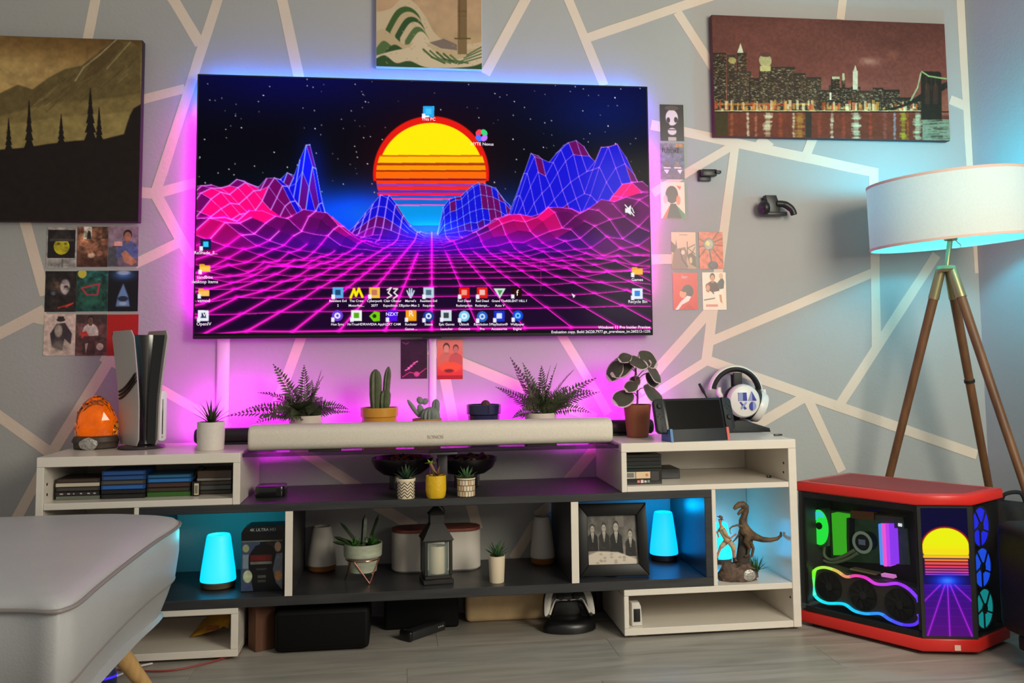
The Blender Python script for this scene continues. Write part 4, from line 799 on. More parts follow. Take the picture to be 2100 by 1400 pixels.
# leafy plant in terracotta pot
b = wz(1308, 896, ZT); k = mpp(b.y); b.z = ZT+.0004; t = thing('potted_plant', 'leafy plant with pale-edged leaves in a terracotta pot', 'plant', b); h = 67*k
MB().lathe([(20*k, 0), (22*k, .004), (29*k, h), (26.5*k, h), (26*k, h-.012)], b, 36, cap1=False).build('pot', mat('terracotta', (158, 92, 62), .6, noise=(10, .15)), t)
MB().lathe([(14*k, h-.016), (26*k, h-.014), (.001, h-.008)], b, 20).build('soil', M_SOIL, t)
M_LEAF = mat('grey_green_leaf', (70, 68, 56), .5, noise=(26, .25)); M_RIM = mat('pale_leaf_rim', (206, 176, 186), .5); M_STEM = mat('leaf_stalk', (92, 66, 62), .6)
q = MB(); top = b+Vector((0, 0, h-.01))
q.tube(spline([top, top+Vector((.002, 0, .05)), top+Vector((-.004, .003, .11)), top+Vector((.002, .004, .16))], 5), [.0038]*6+[.003]*5+[.0022]*5, 8)
LV = [(-58, 771, -30, 742, .03), (-52, 760, -6, 735, .02), (-40, 734, -12, 728, -.02), (0, 748, 32, 735, .01), (10, 722, 46, 745, .02), (22, 755, 54, 776, -.02), (26, 765, 46, 790, .02), (-28, 795, 0, 785, -.02), (10, 795, 58, 818, -.03), (-54, 818, -10, 806, -.03), (6, 772, -10, 790, .02), (-20, 742, 22, 738, -.03)]
leafs = []
for du0, v0, du1, v1, dy in LV:
    A, B = b+Vector((du0*k, dy, 0)), b+Vector((du1*k, dy*.3, 0)); A.z, B.z = wp(1308, v0, b.y).z, wp(1308, v1, b.y).z
    if abs(A.x-b.x) < abs(B.x-b.x): A, B = B, A
    j = top+Vector((0, 0, min(.14, max(.02, (B.z-top.z)*.75))))
    q.tube(spline([j, (j+B)/2+Vector((0, 0, .006)), B], 5), .0018, 6); leafs.append((B, A))
q.build('stalk', M_STEM, t)
for B, A in leafs:
    d = A-B; L = d.length; d.normalize(); up = Vector((random.uniform(-.2, .2), -.75, .8)); sd = d.cross(up).normalized(); nn = sd.cross(d)
    ql = MB(); R = []; CO = (-1, -.86, -.45, 0, .45, .86, 1)
    for i in range(10):
        x = i/9; wv = max(.002, math.sin(PI*(.03+.94*x))**.6*L*.52); wob = .12*math.sin(9*x+L*90)*L*.2; c0 = B+d*(L*x)-Vector((0, 0, .16*L*x*x))
        R.append([c0+sd*wv*c_+nn*(wob*c_-.10*wv*c_*c_+.02*wv) for c_ in CO])
    ql.rings(R, False, False, False)
    for fi, f in enumerate(ql.bm.faces): f.material_index = 1 if fi % 6 in (0, 5) or fi >= 48 else 0
    ql.build('leaf', [M_LEAF, M_RIM], t, smooth=60, fixn=False)

# ------------------------------------------------------------------ left cabinet top
b = wz(196, 919, ZT); k = mpp(b.y); b.z = ZT+.0004
t = thing('amber_ornament', 'glowing amber stone on a dark base, left end of the cabinet', 'ornament', b)
q = MB(); n = 14
prof = [(30, 16), (37, 26), (39.5, 40), (38, 54), (33, 70), (25, 84), (14, 95), (4, 100)]
R = []
for j, (r_, z_) in enumerate(prof): R.append([b+Vector((r_*k*math.cos(2*PI*(i+.5*(j % 2))/n)*(1+.06*math.sin(i*2.1+j)), r_*.8*k*math.sin(2*PI*(i+.5*(j % 2))/n)*(1+.06*math.cos(i*1.7+j)), z_*k)) for i in range(n)])
q.rings(R)
m_ = mat('amber_resin', (255, 180, 70), .03, trans=1., ior=1.45); q.build('amber_stone', m_, t, smooth=0)
MB().ell(b+Vector((0, 0, 46*k)), (27*k, 20*k, 34*k), 16, 12).build('amber_core', mat('amber_core', (220, 120, 14), .3, emit=(255, 128, 10), es=.5, noise=(30, .8)), t)
MB().ell(b+Vector((2*k, 0, 52*k)), (5*k, 3*k, 3*k), 10, 6).build('inclusion', mat('dark_inclusion', (40, 26, 8), .6), t)
q = MB(); R = []
for j, (r_, z_) in enumerate(((37, 0), (40, 3), (40, 11), (42, 14), (40, 22), (33, 25))): R.append([b+Vector((r_*k*math.cos(2*PI*i/22)*(1+.03*math.sin(i*3.3+j*2)), r_*.85*k*math.sin(2*PI*i/22)*(1+.03*math.cos(i*2.3+j)), z_*k)) for i in range(22)])
q.rings(R); q.build('base', mat('bronze_base', (66, 54, 46), .55, noise=(40, .4)), t, smooth=30)
c = b+Vector((-2*k, -37*k, 11*k)); q = MB(); R = []
for r_, y_ in ((17, .006), (17, -.002), (13, -.005), (4, -.007)): R.append([c+Vector((r_*k*math.cos(2*PI*i/12)*(1+.1*math.sin(i*2.6)), y_, r_*.68*k*math.sin(2*PI*i/12)*(1+.1*math.cos(i*1.9)))) for i in range(12)])
q.rings(R); q.build('plaque', mat('silver_relief', (176, 172, 166), .35, metal=.6, noise=(90, .35), bump=(150, .8)), t, smooth=30)

# games console standing upright
b = wz(301, 921, ZT); b.z = ZT+.0004; Mps = Matrix.Translation(b) @ Matrix.Rotation(.60, 4, 'Z') @ Matrix.Scale(.97, 4)
t = thing('games_console', 'tall white games console with glossy black core, standing on the left cabinet', 'games console', b)
M_CW = mat('console_white', (196, 190, 184), .4); M_CWR = mat('console_white_drive', (226, 224, 230), .4); M_CB = mat('console_black_gloss', (10, 10, 12), .08, coat=.6)
HC = .392; Z0 = .012
def hw(z): t_ = (z-Z0)/HC; return .030+.006*t_+.022*max(0, t_-.35)**1.3/.57
def plate(sgn, y0f, y1f, name, m):
    R = []; N = 18
    for j in range(N+1):
        z = Z0+HC*j/N; x = sgn*hw(z); tt = j/N; yb_ = .185-.02*(1-tt); yf = -.012-.006*tt
        o = sgn*.007; rd = .02 if j in (0, N) else 0
        R.append([(x, yf+rd, z), (x+o*.6, yf-.003+rd, z), (x+o, yf+.006+rd, z), (x+o*1.2, (yf+yb_)/2, z), (x+o, yb_-rd, z), (x, yb_-rd, z)])
    q = MB(); q.rings(R); q.xf(Mps); q.build(name, m, t, smooth=50)
plate(-1, 0, 0, 'side_plate', M_CW); plate(1, 0, 0, 'side_plate', M_CW)
q = MB(); R = []
for j in range(13):
    z = Z0+.004+(HC-.02)*j/12; x = hw(z)-.0008; dip = .010*max(0, j/12-.85)*6
    R.append([(-x, .006, z-dip*0), (-x*.5, .016, z), (0, .019, z), (x*.5, .016, z), (x, .006, z), (x, .165, z), (-x, .165, z)])
q.rings(R); q.xf(Mps); q.build('core', M_CB, t, smooth=60)
for kk in range(3):
    q = MB(); P_ = []
    for i in range(9):
        f = i/8; y = -.016+.17*f; z = Z0+.245-.012*kk-.045*math.sin(f*1.5)-.02*f; P_.append((-(hw(z)+.0088+.001*math.sin(PI*f)), y, z))
    q.tube(P_, .0042, 6); q.xf(Mps); q.build('rib', M_BLKM, t)
q = MB(); q.prism(rrect(hw(.03)+.004, hw(.03)+.034, Z0+.012, Z0+.185, .012), -.006, .16, 'y', .004); q.xf(Mps); q.build('disc_drive', M_CWR, t)
q = MB(); q.box(hw(.03)+.017, hw(.03)+.0205, -.0075, -.004, Z0+.035, Z0+.155, .001); q.xf(Mps); o = q.build('disc_slot', M_CB, t)
q = MB(); q.box(hw(.03)+.0165, hw(.03)+.021, -.0085, -.004, Z0+.023, Z0+.030, .001); q.xf(Mps); q.build('eject_button', mat('light_grey', (176, 170, 170), .4), t)
q = MB(); q.lathe([(.07, 0), (.078, .003), (.074, .009), (.03, .0115)], (0, .05, 0), 28, sq=(1, .9)); q.xf(Mps); q.build('stand', mat('dark_stand', (58, 50, 54), .35, metal=.3), t)

# ------------------------------------------------------------------ right cabinet top
b = wz(1431, 903, ZT); b.z = ZT+.0004; k = mpp(b.y)
t = thing('handheld_console', 'handheld games console with dark controllers resting in its dock', 'handheld console', b)
Md = Matrix.Translation(b) @ Matrix.Rotation(.16, 4, 'Z') @ Matrix.Scale(1.12, 4)
M_CH = mat('charcoal_plastic', (36, 39, 43), .5, spec=.3)
q = MB(); q.prism([(-.02, 0), (.045, 0), (.045, .05), (.03, .05), (.012, .022), (.006, .022), (-.004, .036), (-.012, .036)], -.09, .09, 'x', .002); q.xf(Md); q.build('dock', M_CH, t)
for sgn, cc, nm in ((-1, (70, 120, 176), 'blue'), (1, (206, 92, 84), 'red')):
    q = MB(); q.prism([(-.022, 0), (.046, 0), (.046, .05), (.03, .05), (.012, .0215), (.006, .0215), (-.004, .038), (-.014, .038)], .0902 if sgn > 0 else -.0985, .0985 if sgn > 0 else -.0902, 'x'); q.xf(Md); o = q.build('dock_stripe', mat('stripe_'+nm, cc, .45), t); o['label'] = nm+' stripe on the dock'
Ms = Md @ Matrix.Translation((0, .0085, .0235)) @ Matrix.Rotation(-.30, 4, 'X')
q = MB(); q.prism(rrect(-.1, .1, 0, .105, .003), -.007, .007, 'y', .0015); q.xf(Ms); q.build('tablet', M_BLK, t)
q = MB(); q.box(-.092, .092, -.0078, -.0072, .007, .098); q.xf(Ms); q.build('display', mat('dark_display', (9, 8, 8), .3, spec=.08), t)
for sgn in (-1, 1):
    P_ = rrect(.1003, .131, 0, .105, .014); P_ = [(.1003 if x < .112 else x, (0 if z < .05 else .105) if x < .112 and (z < .02 or z > .085) else z) for x, z in P_]
    pp = [(sgn*x, z) for x, z in P_]
    q = MB(); q.prism(pp, -.010, .009, 'y', .003); q.xf(Ms); co = q.build('controller', M_CH, t)
    zs = .082 if sgn < 0 else .042
    q = MB(); q.lathe([(.0085, 0), (.007, .003), (.0078, .006), (.006, .007)], (0, 0, 0), 16, M=Matrix.Translation((sgn*.115, -.010, zs)) @ Matrix.Rotation(PI/2, 4, 'X')); q.xf(Ms); q.build('thumbstick', M_BLKM, co)
    for dx, dz in ((0, .0075), (0, -.0075), (.0075, 0), (-.0075, 0)):
        q = MB(); q.lathe([(.0032, 0), (.003, .0015)], (0, 0, 0), 10, M=Matrix.Translation((sgn*.115+dx, -.010, (.05 if sgn < 0 else .078)+dz)) @ Matrix.Rotation(PI/2, 4, 'X')); q.xf(Ms); q.build('button', M_BLKM, co)
# headset on its stand
b = wz(1518, 886, ZT); b.z = ZT+.0004; k = mpp(b.y); y0 = b.y
st = thing('headset_stand', 'black angular headset stand behind the handheld console', 'headset stand', b)
MB().prism([(b.x-.09, b.z), (b.x+.112, b.z), (b.x+.108, b.z+.014), (b.x+.01, b.z+.045), (b.x-.02, b.z+.045), (b.x-.09, b.z+.014)], y0-.02, y0+.06, 'y', .003).build('base', M_BLKM, st)
zc = wp(1518, 806, y0).z; ztop = wp(1518, 762, y0).z
MB().prism([(b.x-.016, b.z+.044), (b.x+.012, b.z+.044), (b.x+.012, ztop-.010), (b.x-.016, ztop-.010)], y0+.03, y0+.042, 'y', .002).build('post', M_BLKM, st)
hs = thing('headset', 'white headset with black padded band and blue symbols on the ear cup', 'headset', (b.x, y0, b.z+.05))
M_HW = mat('headset_white', (226, 222, 216), .35); M_PAD = mat('black_padding', (34, 33, 31), .6)
cb = Vector((wp(1516, 806, y0).x, y0+.034, zc)); Ro = 50*k
q = MB(); P_ = [cb+Vector((Ro*1.02*math.cos(math.radians(a)), 0, Ro*math.sin(math.radians(a)))) for a in range(8, 173, 7)]; q.tube(P_, .0095, 12, flat=1.9); q.build('headband', M_PAD, hs)
q = MB(); P_ = [cb+Vector((Ro*1.14*math.cos(math.radians(a)), .006, Ro*1.12*math.sin(math.radians(a)))) for a in range(4, 177, 7)]; q.tube(P_, .006, 10, flat=2.2); q.build('outer_band', M_HW, hs)
MB().prism([(b.x-.019, zc+.03), (b.x+.013, zc+.03), (b.x+.013, ztop-.004), (b.x-.019, ztop-.004)], y0-.004, y0+.010, 'y', .002).build('strap', M_PAD, hs)
cc = Vector((wp(1519, 821, y0).x, y0-.03, wp(1519, 821, y0).z)); rc = 35*k
q = MB(); q.lathe([(rc*.86, -.03), (rc, -.012), (rc*.985, .004), (rc*.9, .014), (rc*.62, .021), (rc*.3, .024), (.001, .025)], (0, 0, 0), 40, M=Matrix.Translation(cc) @ Matrix.Rotation(PI/2, 4, 'X')); q.build('ear_cup', M_HW, hs)
q = MB(); q.lathe([(rc*.7, -.052), (rc*.95, -.048), (rc*.98, -.036), (rc*.9, -.031)], (0, 0, 0), 32, M=Matrix.Translation(cc+Vector((-.004, 0, -.002))) @ Matrix.Rotation(PI/2, 4, 'X')); q.build('ear_cushion', M_PAD, hs)
# symbols on the cup, each a thin raised plate
def cupz(dx, dz): rr = min(1, math.hypot(dx, dz)/rc); return cc.y-.0258+.012*rr**2.4
M_SB, M_SL = mat('symbol_blue', (44, 56, 150), .3), mat('symbol_pale_blue', (140, 150, 196), .3)
def sym(pts, m):
    w_ = [(cc.x+x*k, cc.z+z*k) for x, z in pts]; yy = min(cupz(x*k, z*k) for x, z in pts); MB().prism(w_, yy-.0012, yy+.010, 'y').build('symbol', m, hs, smooth=0)
sym([(-16, 18), (-7, 18), (-7, 1), (-16, 1)], M_SL); sym([(-6.9, 18), (1, 18), (2, 1), (-6.9, 1)], M_SB); sym([(4, 1), (13, 20), (13, 1)], M_SL); sym([(13.1, 20), (23, 1), (13.1, 1)], M_SB)
sym([(-14, -2), (-11, -1), (1, -15), (-3, -17)], M_SB); sym([(-12, -13), (-9, -16), (2, -3), (-1, -1)], M_SL); sym([(14+7.5*math.cos(a), -10+9*math.sin(a)) for a in np.linspace(PI/2, 1.5*PI, 12)], M_SB); sym([(14.2+7.5*math.cos(a), -10+9*math.sin(a)) for a in np.linspace(-PI/2, PI/2, 12)], M_SL)
c2 = Vector((wp(1564, 836, y0).x, y0+.034, wp(1564, 836, y0).z)); Mr = Matrix.Translation(c2) @ Matrix.Rotation(.42, 4, 'Y') @ Matrix.Rotation(PI/2, 4, 'Y')
q = MB(); q.lathe([(rc*.9, -.022), (rc*.98, -.008), (rc*.9, .008), (rc*.6, .015), (.001, .018)], (0, 0, 0), 32, M=Mr); q.build('ear_cup', M_HW, hs)
q = MB(); q.lathe([(rc*.5, -.05), (rc*.85, -.05), (rc*.98, -.04), (rc*.95, -.0225)], (0, 0, 0), 32, M=Mr); q.build('ear_cushion', M_PAD, hs)
for u, v in ((1474, 806), (1566, 810)):
    c0 = wp(u, v, y0+.034); MB().tube([c0+Vector((0, 0, .022)), c0, c0+Vector((.004 if u > 1500 else .014, -.014 if u < 1500 else 0, -.022))], [.009, .011, .009], 12).build('yoke', M_HW, hs)
m0, m1 = wp(1464, 842, y0-.01), wp(1434, 787, y0-.03); MB().tube([m0, m0+(m1-m0)*.6, m0+(m1-m0)*.72, m1], [.0026, .003, .0058, .005], 10).build('microphone', M_BLKM, hs)
a = wz(1597, 893, ZT); o = MB().box(a.x-.018, a.x+.012, a.y-.006, a.y+.006, ZT+.0004, ZT+.006, .002).build('cable_plug', M_BLK); tag(o, 'tiny black plug lying right of the headset stand', 'plug')

# ------------------------------------------------------------------ flat cases in the left cabinet
M_CASE = {}
def case_mat(nm, c): return mat('case_'+nm, c, .35)
zf = ZS1+.0206
def stack(n_, u0, u1, y0, dep, L, where, zf=zf, name='game_case', cat='case'):
    z = zf+.0002; x0, x1 = wp(u0, 1000, y0).x, wp(u1, 1000, y0).x; tot = len(L)
    for i, (nm, c, h, kind) in enumerate(L):
        j = random.uniform(-.0015, .0015); ordn = ['lowest', 'second', 'third', 'fourth', 'fifth', 'sixth', 'seventh'][i]+(' from below' if i else '')
        lab = '%s flat case, %s in %s' % (nm, ordn, where) if i < tot-1 else '%s flat case on top of %s' % (nm, where)
        t = thing(name, lab, cat, ((x0+x1)/2+j, y0, z), 'flat cases stacked in the white cabinets')
        MB().box(x0+j, x1+j, y0+abs(j), y0+dep, z, z+h-.0008, .0012, 1).build('shell', case_mat(nm, c), t, smooth=0)
        if kind:
            q = MB(); q.box(x0+j+.006, x1+j-.006, y0+abs(j)-.0005, y0+abs(j)+.0004, z+.0025, z+h-.0035); q.build('spine_sleeve', mat('sleeve_'+nm, tuple(min(255, v*1.25+10) for v in c), .3), t, smooth=0)
            if kind == 2:
                q = MB()
                for k in range(6): xx = x0+j+.012+k*.019+random.uniform(0, .008); q.box(xx, xx+random.uniform(.003, .01), y0+abs(j)-.001, y0+abs(j)-.0004, z+.0045, z+h-.0055)
                o = q.build('spine_print', mat('spine_print', (190, 180, 180), .4), t, smooth=0); o['kind'] = 'stuff'
        z += h
dk, gy, bl, gr, cr = (34, 30, 30), (96, 100, 92), (30, 76, 140), (58, 104, 40), (206, 198, 178)
stack(0, 114, 204, -.345, .13, [('grey green', (110, 116, 104), .012, 0), ('black printed', dk, .014, 2), ('charcoal', (48, 44, 42), .014, 1), ('cream', cr, .012, 0), ('dark brown', (52, 40, 34), .014, 1)], 'the leftmost stack')
stack(1, 207.5, 297, -.350, .13, [('jet black', (20, 20, 20), .015, 1), ('black', (28, 27, 28), .013, 0), ('royal blue', bl, .015, 1), ('dark grey', (62, 58, 54), .014, 1), ('navy blue', (30, 62, 112), .015, 1), ('deep blue', (28, 70, 130), .015, 1)], 'the tall blue stack')
stack(2, 301, 391, -.335, .13, [('green', gr, .015, 0), ('dark olive', (44, 40, 30), .014, 1), ('dark red brown', (54, 34, 30), .015, 1), ('bright blue', (30, 90, 150), .014, 1), ('teal blue', (30, 84, 120), .012, 1)], 'the third stack with a green bottom')
stack(3, 404, 474, -.315, .13, [('brown black', (46, 38, 32), .014, 1), ('slate', (86, 94, 90), .015, 0), ('umber', (56, 44, 38), .014, 1), ('light grey', (150, 148, 142), .009, 0), ('brown', (84, 66, 50), .024, 0)], 'the stack nearest the right end')
a = wp(403, 990, -.34); z = zf
t = thing('barcode_box', 'small dark box with a white barcode label between the stacks', 'box', (a.x, -.33, z))
xa, xb = wp(393.5, 1000, -.345).x, wp(402.5, 1000, -.345).x
MB().box(xa, xb+.008, -.345, -.318, z+.0003, z+.045, .001).build('carton', case_mat('black', dk), t, smooth=0)
q = MB(); q.box(xb-.006, xb+.0075, -.3460, -.3452, z+.004, z+.040); q.build('label', mat('barcode_white', (220, 206, 180), .5), t, smooth=0)
q = MB(); [q.box(xb-.004+i*.0016, xb-.0034+i*.0016, -.3466, -.3462, z+.008, z+.034) for i in range(6)]; o = q.build('barcode', M_BLKM, t, smooth=0); o['kind'] = 'stuff'
o = MB().tube(spline([wp(396, 981, -.30), wp(404, 968, -.29), wp(414, 958, -.28), wp(420, 962, -.27)], 6), [.008]*7+[.011]*6+[.009]*6, 10, flat=.6).build('curved_grip', M_BLKM); tag(o, 'black curved grip leaning on the cases in the left cabinet', 'grip')
# right cabinet, upper box
zr = ZS1+.0187
t0 = -.372
def rcase(u0, u1, y0, dep, z, h, nm, c, lab, sleeve=False):
    x0, x1 = wp(u0, 960, y0).x, wp(u1, 960, y0).x; t = thing('media_case', lab, 'case', ((x0+x1)/2, y0, z), 'flat cases stacked in the white cabinets')
    MB().box(x0, x1, y0, y0+dep, z+.0002, z+h-.0006, .0012, 1).build('shell', case_mat(nm, c), t, smooth=0)
    MB().box(x0+.004, x1-.004, y0-.0004, y0+.0005, z+.003, z+h-.003).build('spine_sleeve', mat('spine_gloss', (44, 44, 44), .2), t, smooth=0)
    return t, x0, x1
t, x0, x1 = rcase(1282, 1357, t0, .135, zr, .053, 'jet black', (20, 20, 20), 'thick black case with white labels at the bottom of the right stack')
for a, b, c, d, m_ in ((0, .034, .020, .042, (186, 182, 172)), (.036, .085, .020, .042, (226, 196, 160)), (.087, .115, .012, .042, (54, 50, 50)), (.04, .049, .006, .014, (206, 130, 120)), (.052, .061, .005, .015, (236, 200, 200)), (.064, .072, .006, .013, (206, 196, 190)), (.075, .083, .006, .014, (120, 150, 146))):
    MB().box(x0+.001+a, x0+.001+b, t0-.0011, t0-.0006, zr+c, zr+d).build('label', mat('label_%d_%d_%d' % m_, m_, .5), t, smooth=0)
q = MB(); [q.box(x0+.006+i*.0024, x0+.0072+i*.0024, t0-.0016, t0-.0012, zr+.024, zr+.039) for i in range(10)]; o = q.build('barcode', M_BLKM, t, smooth=0); o['kind'] = 'stuff'
q = MB(); q.lathe([(.005, 0), (.005, .0004)], (0, 0, 0), 16, M=Matrix.Translation((x0+.074, t0-.0012, zr+.031)) @ Matrix.Rotation(PI/2, 4, 'X')); q.build('seal', mat('orange_seal', (206, 130, 90), .5), t, smooth=0)
z = zr+.053
for h, nm, c, lab in ((.009, 'dark green', (40, 60, 52), 'thin dark green case, second in the right stack'), (.014, 'black', (24, 24, 24), 'black case, third in the right stack'), (.013, 'charcoal2', (34, 33, 34), 'charcoal case with two white marks, fourth in the right stack'), (.010, 'dark brown2', (46, 38, 34), 'dark brown case on top of the right stack')):
    rcase(1281, 1357, t0+.004, .14, z, h, nm, c, lab); z += h
t, x0, x1 = rcase(1352, 1394, -.26, .12, zr, .035, 'near black', (26, 30, 32), 'dark slanted case lying behind the right stack')
a = wz(1577, 979, zr); o = MB().box(a.x-.008, a.x+.008, a.y-.005, a.y+.005, zr+.0002, zr+.008, .002).build('usb_dongle', M_BLK); tag(o, 'tiny black dongle at the back of the right cabinet box', 'dongle')

# ------------------------------------------------------------------ upper dark shelf
a, b = wz(522, 1021, ZS1), wz(584, 1018, ZS1)
t = thing('media_box', 'flat black media streamer box on the charcoal shelf', 'media player', ((a.x+b.x)/2, a.y, ZS1))
MB().prism(rrect(a.x, b.x, a.y-.004, a.y+.09, .014), ZS1+.0004, ZS1+.036, 'z', .004).build('casing', mat('media_black', (18, 18, 20), .2, coat=.4), t)
MB().box(b.x-.026, b.x-.012, a.y-.0046, a.y-.003, ZS1+.006, ZS1+.030).build('badge', M_BLK, t)
# footed bowls with dried petals
M_BOWL = mat('dark_bronze_bowl', (22, 17, 22), .3, noise=(8, .3))
proto = None
for u, v, lab, cols in ((825, 1000, 'dark footed bowl of red dried petals on the charcoal shelf', ((150, 44, 40), (120, 60, 50), (60, 40, 44), (96, 30, 34))), (957, 996, 'dark footed bowl of brown and orange dried petals', ((160, 110, 54), (84, 60, 50), (120, 84, 76), (60, 50, 44)))):
    yb = -.16; b = wp(u, v, yb); b.z = ZS1+.0004; k = mpp(yb); R_ = 61*k; hb = wp(u, 937, yb).z-b.z
    t = thing('bowl', lab, 'bowl', b, 'footed bowls under the glass shelf')
    MB().lathe([(R_*.3, hb*.42), (R_*.62, hb*.47), (R_*.88, hb*.66), (R_*.99, hb*.88), (R_, hb), (R_*.96, hb), (R_*.94, hb*.88), (R_*.8, hb*.68), (R_*.5, hb*.54), (.001, hb*.5)], b, 44).build('bowl_shell', M_BOWL, t)
    for a in (-.62, .62, 1.9):
        d = Vector((math.sin(a)*R_*.55*(1 if a < 1.5 else 0), (-.3 if a < 1.5 else 1)*R_*.5, 0)); MB().box(b.x+d.x-.010, b.x+d.x+.010, b.y+d.y-.010, b.y+d.y+.010, b.z, b.z+hb*.56, .003).build('leg', M_BOWL, t)
    for i in range(26):
        a = random.uniform(0, 2*PI); rr = R_*.8*math.sqrt(random.random()); c = b+Vector((rr*math.cos(a), rr*math.sin(a), hb*(.86+.08*random.random())+.012*(1-rr/R_)))
        q = MB(); s_ = random.uniform(.012, .022); q.ell(c, (s_, s_*.7, s_*.25), 8, 5, Matrix.Translation(c) @ Matrix.Rotation(random.uniform(-.8, .8), 4, 'X') @ Matrix.Rotation(random.uniform(-.8, .8), 4, 'Y') @ Matrix.Rotation(random.uniform(0, 3), 4, 'Z') @ Matrix.Translation(-c)); q.build('petal', mat('petal_%d_%d_%d' % cols[i % 4], cols[i % 4], .8), t)
# three small succulents
def small_pot(u, v, w_, hv, zs, lab, label_name='potted_succulent'):
    b = wz(u, v, zs); b.z = zs+.0004; k = mpp(b.y); return thing(label_name, lab, 'succulent', b), b, k, w_*k/2, (v-hv)*k
t, b, k, r, h = small_pot(832.5, 1021, 36, 982, ZS1, 'green succulent in a cream pot with black diamond lattice')
M_CREAM = mat('cream_pot', (226, 210, 182), .45); M_DKL = mat('dark_pot_line', (50, 44, 36), .6)
MB().lathe([(r*.92, 0), (r*.96, .003), (r*.97, h*.86), (r*1.06, h*.88), (r*1.06, h), (r*.95, h), (r*.93, h-.01)], b, 32, cap1=False).build('pot', M_CREAM, t)
q = MB(); N = 9
for i in range(N):
    for j in range(5):
        for s_ in (-1, 1):
            P_ = []
            for e in range(4):
                a = 2*PI*(i+s_*.5*e/3)/N; zz = h*(.06+.155*(j+e/3)); P_.append(b+Vector((r*.978*math.cos(a), r*.978*math.sin(a), zz)))
            q.tube(P_, .0012, 4, False)
o = q.build('lattice_line', M_DKL, t); o['kind'] = 'stuff'
MB().lathe([(r*.4, h-.012), (r*.93, h-.011), (.001, h-.005)], b, 16).build('soil', M_SOIL, t)
leaves(t, 'leaf', mat('blue_green_leaf', (46, 76, 50), .45, noise=(30, .2)), [(b+Vector((0, 0, h-.006)), i*2.4, .35+.055*i, .055*(.75+.3*random.random()), .013, .15, 5, .3) for i in range(20)])
t, b, k, r, h = small_pot(894, 1020, 41, 976, ZS1, 'brown stemmed succulent in a bright yellow dimpled pot')
n = 36; R = []
for z_, s_ in ((0, .82), (.1, .92), (.35, 1), (.7, 1.0), (1, .96), (1, .9), (.85, .88)): R.append([b+Vector((r*s_*(1+.02*math.sin(i*5*2*PI/n+z_*9))*math.cos(2*PI*i/n), r*s_*(1+.02*math.sin(i*5*2*PI/n+z_*9))*math.sin(2*PI*i/n), h*z_)) for i in range(n)])
q = MB(); q.rings(R, True, True, False); q.build('pot', mat('yellow_glaze', (222, 178, 26), .4, bump=(60, .6)), t)
MB().lathe([(r*.4, h*.86), (r*.88, h*.86), (.001, h*.9)], b, 16).build('soil', M_SOIL, t)
M_BRL = mat('brown_leaf', (128, 92, 66), .6, noise=(20, .25)); M_YG = mat('lime_leaf', (150, 176, 60), .5)
c = b+Vector((0, 0, h*.9)); q = MB(); q.tube(spline([c, c+Vector((-.006, 0, .02)), c+Vector((-.018, -.004, .046))], 6), [.007]*6+[.005]*6+[.004], 8); q.build('stem', M_BRL, t)
leaves(t, 'leaf', M_BRL, [(c+Vector((.004, 0, .004)), i*1.5, .5+.25*(i % 3), .035+.008*(i % 2), .010, .5, 5, .25) for i in range(9)])
leaves(t, 'leaf', M_YG, [(c+Vector((-.018, -.004, .046)), i*1.05, .15+.3*(i % 3), .020, .011, .4, 4, .25) for i in range(9)])
t, b, k, r, h = small_pot(956, 1017, 36, 980, ZS1, 'light green succulent in a cream pot with brick-like tiles')
MB().lathe([(r*.88, 0), (r*.9, .003), (r*.95, h*.9), (r*1.02, h*.91), (r*1.02, h), (r*.92, h), (r*.9, h-.01)], b, 32, cap1=False).build('pot', mat('dark_grout_pot', (84, 70, 50), .6), t)
for j in range(3):
    for i in range(18):
        a0, a1 = 2*PI*(i+.08+.5*(j % 2))/18, 2*PI*(i+.92+.5*(j % 2))/18; z0_, z1_ = h*(.02+.295*j), h*(.29+.295*j); q = MB(); R = []
        for rr, zz in ((r*.9, z0_), (r*.985, z0_+.0008), (r*.995, z1_-.0008), (r*.92, z1_)): R.append([b+Vector((rr*math.cos(a), rr*math.sin(a), zz)) for a in (a0, (a0+a1)/2, a1)])
        q.rings(R, False, False, False); q.build('tile', M_CREAM if (i+j) % 4 else mat('tan_tile', (206, 170, 130), .45), t, smooth=0)
MB().lathe([(r*.99, h*.91), (r*1.03, h*.92), (r*1.03, h), (r*.96, h)], b, 32, cap0=False, cap1=False).build('rim', M_CREAM, t)
MB().lathe([(r*.4, h-.012), (r*.9, h-.011), (.001, h-.005)], b, 16).build('soil', M_SOIL, t)
leaves(t, 'leaf', mat('light_green_leaf', (84, 122, 78), .4, noise=(30, .15)), [(b+Vector((0, 0, h-.006)), i*2.4+.5, .3+.06*i, .046*(.85+.25*random.random()), .010, .05, 5, .45) for i in range(18)])

# ------------------------------------------------------------------ lower dark shelf
M_CYL = mat('cyan_lampshade', (180, 230, 240), .5, emit=(0, 243, 255), es=1.); M_CYL.node_tree.nodes['Principled BSDF'].inputs['Base Color'].default_value = (.1, .2, .2, 1)
M_CYB = mat('sky_lampshade', (180, 230, 240), .5, emit=(0, 218, 255), es=1.); M_CYB.node_tree.nodes['Principled BSDF'].inputs['Base Color'].default_value = (.1, .2, .2, 1)
M_CYL.node_tree.nodes['Principled BSDF'].inputs['Emission Color'].default_value = (0, .80, 1.5, 1); M_CYB.node_tree.nodes['Principled BSDF'].inputs['Emission Color'].default_value = (0, .70, 2.2, 1)
M_OAK = mat('oak_base', (150, 96, 50), .5, noise=(8, .25, (1, 1, 12))); M_DOAK = mat('shaded_base', (96, 80, 62), .5, noise=(8, .3, (1, 1, 12))); M_LW = mat('white_lampshade', (206, 198, 190), .5)
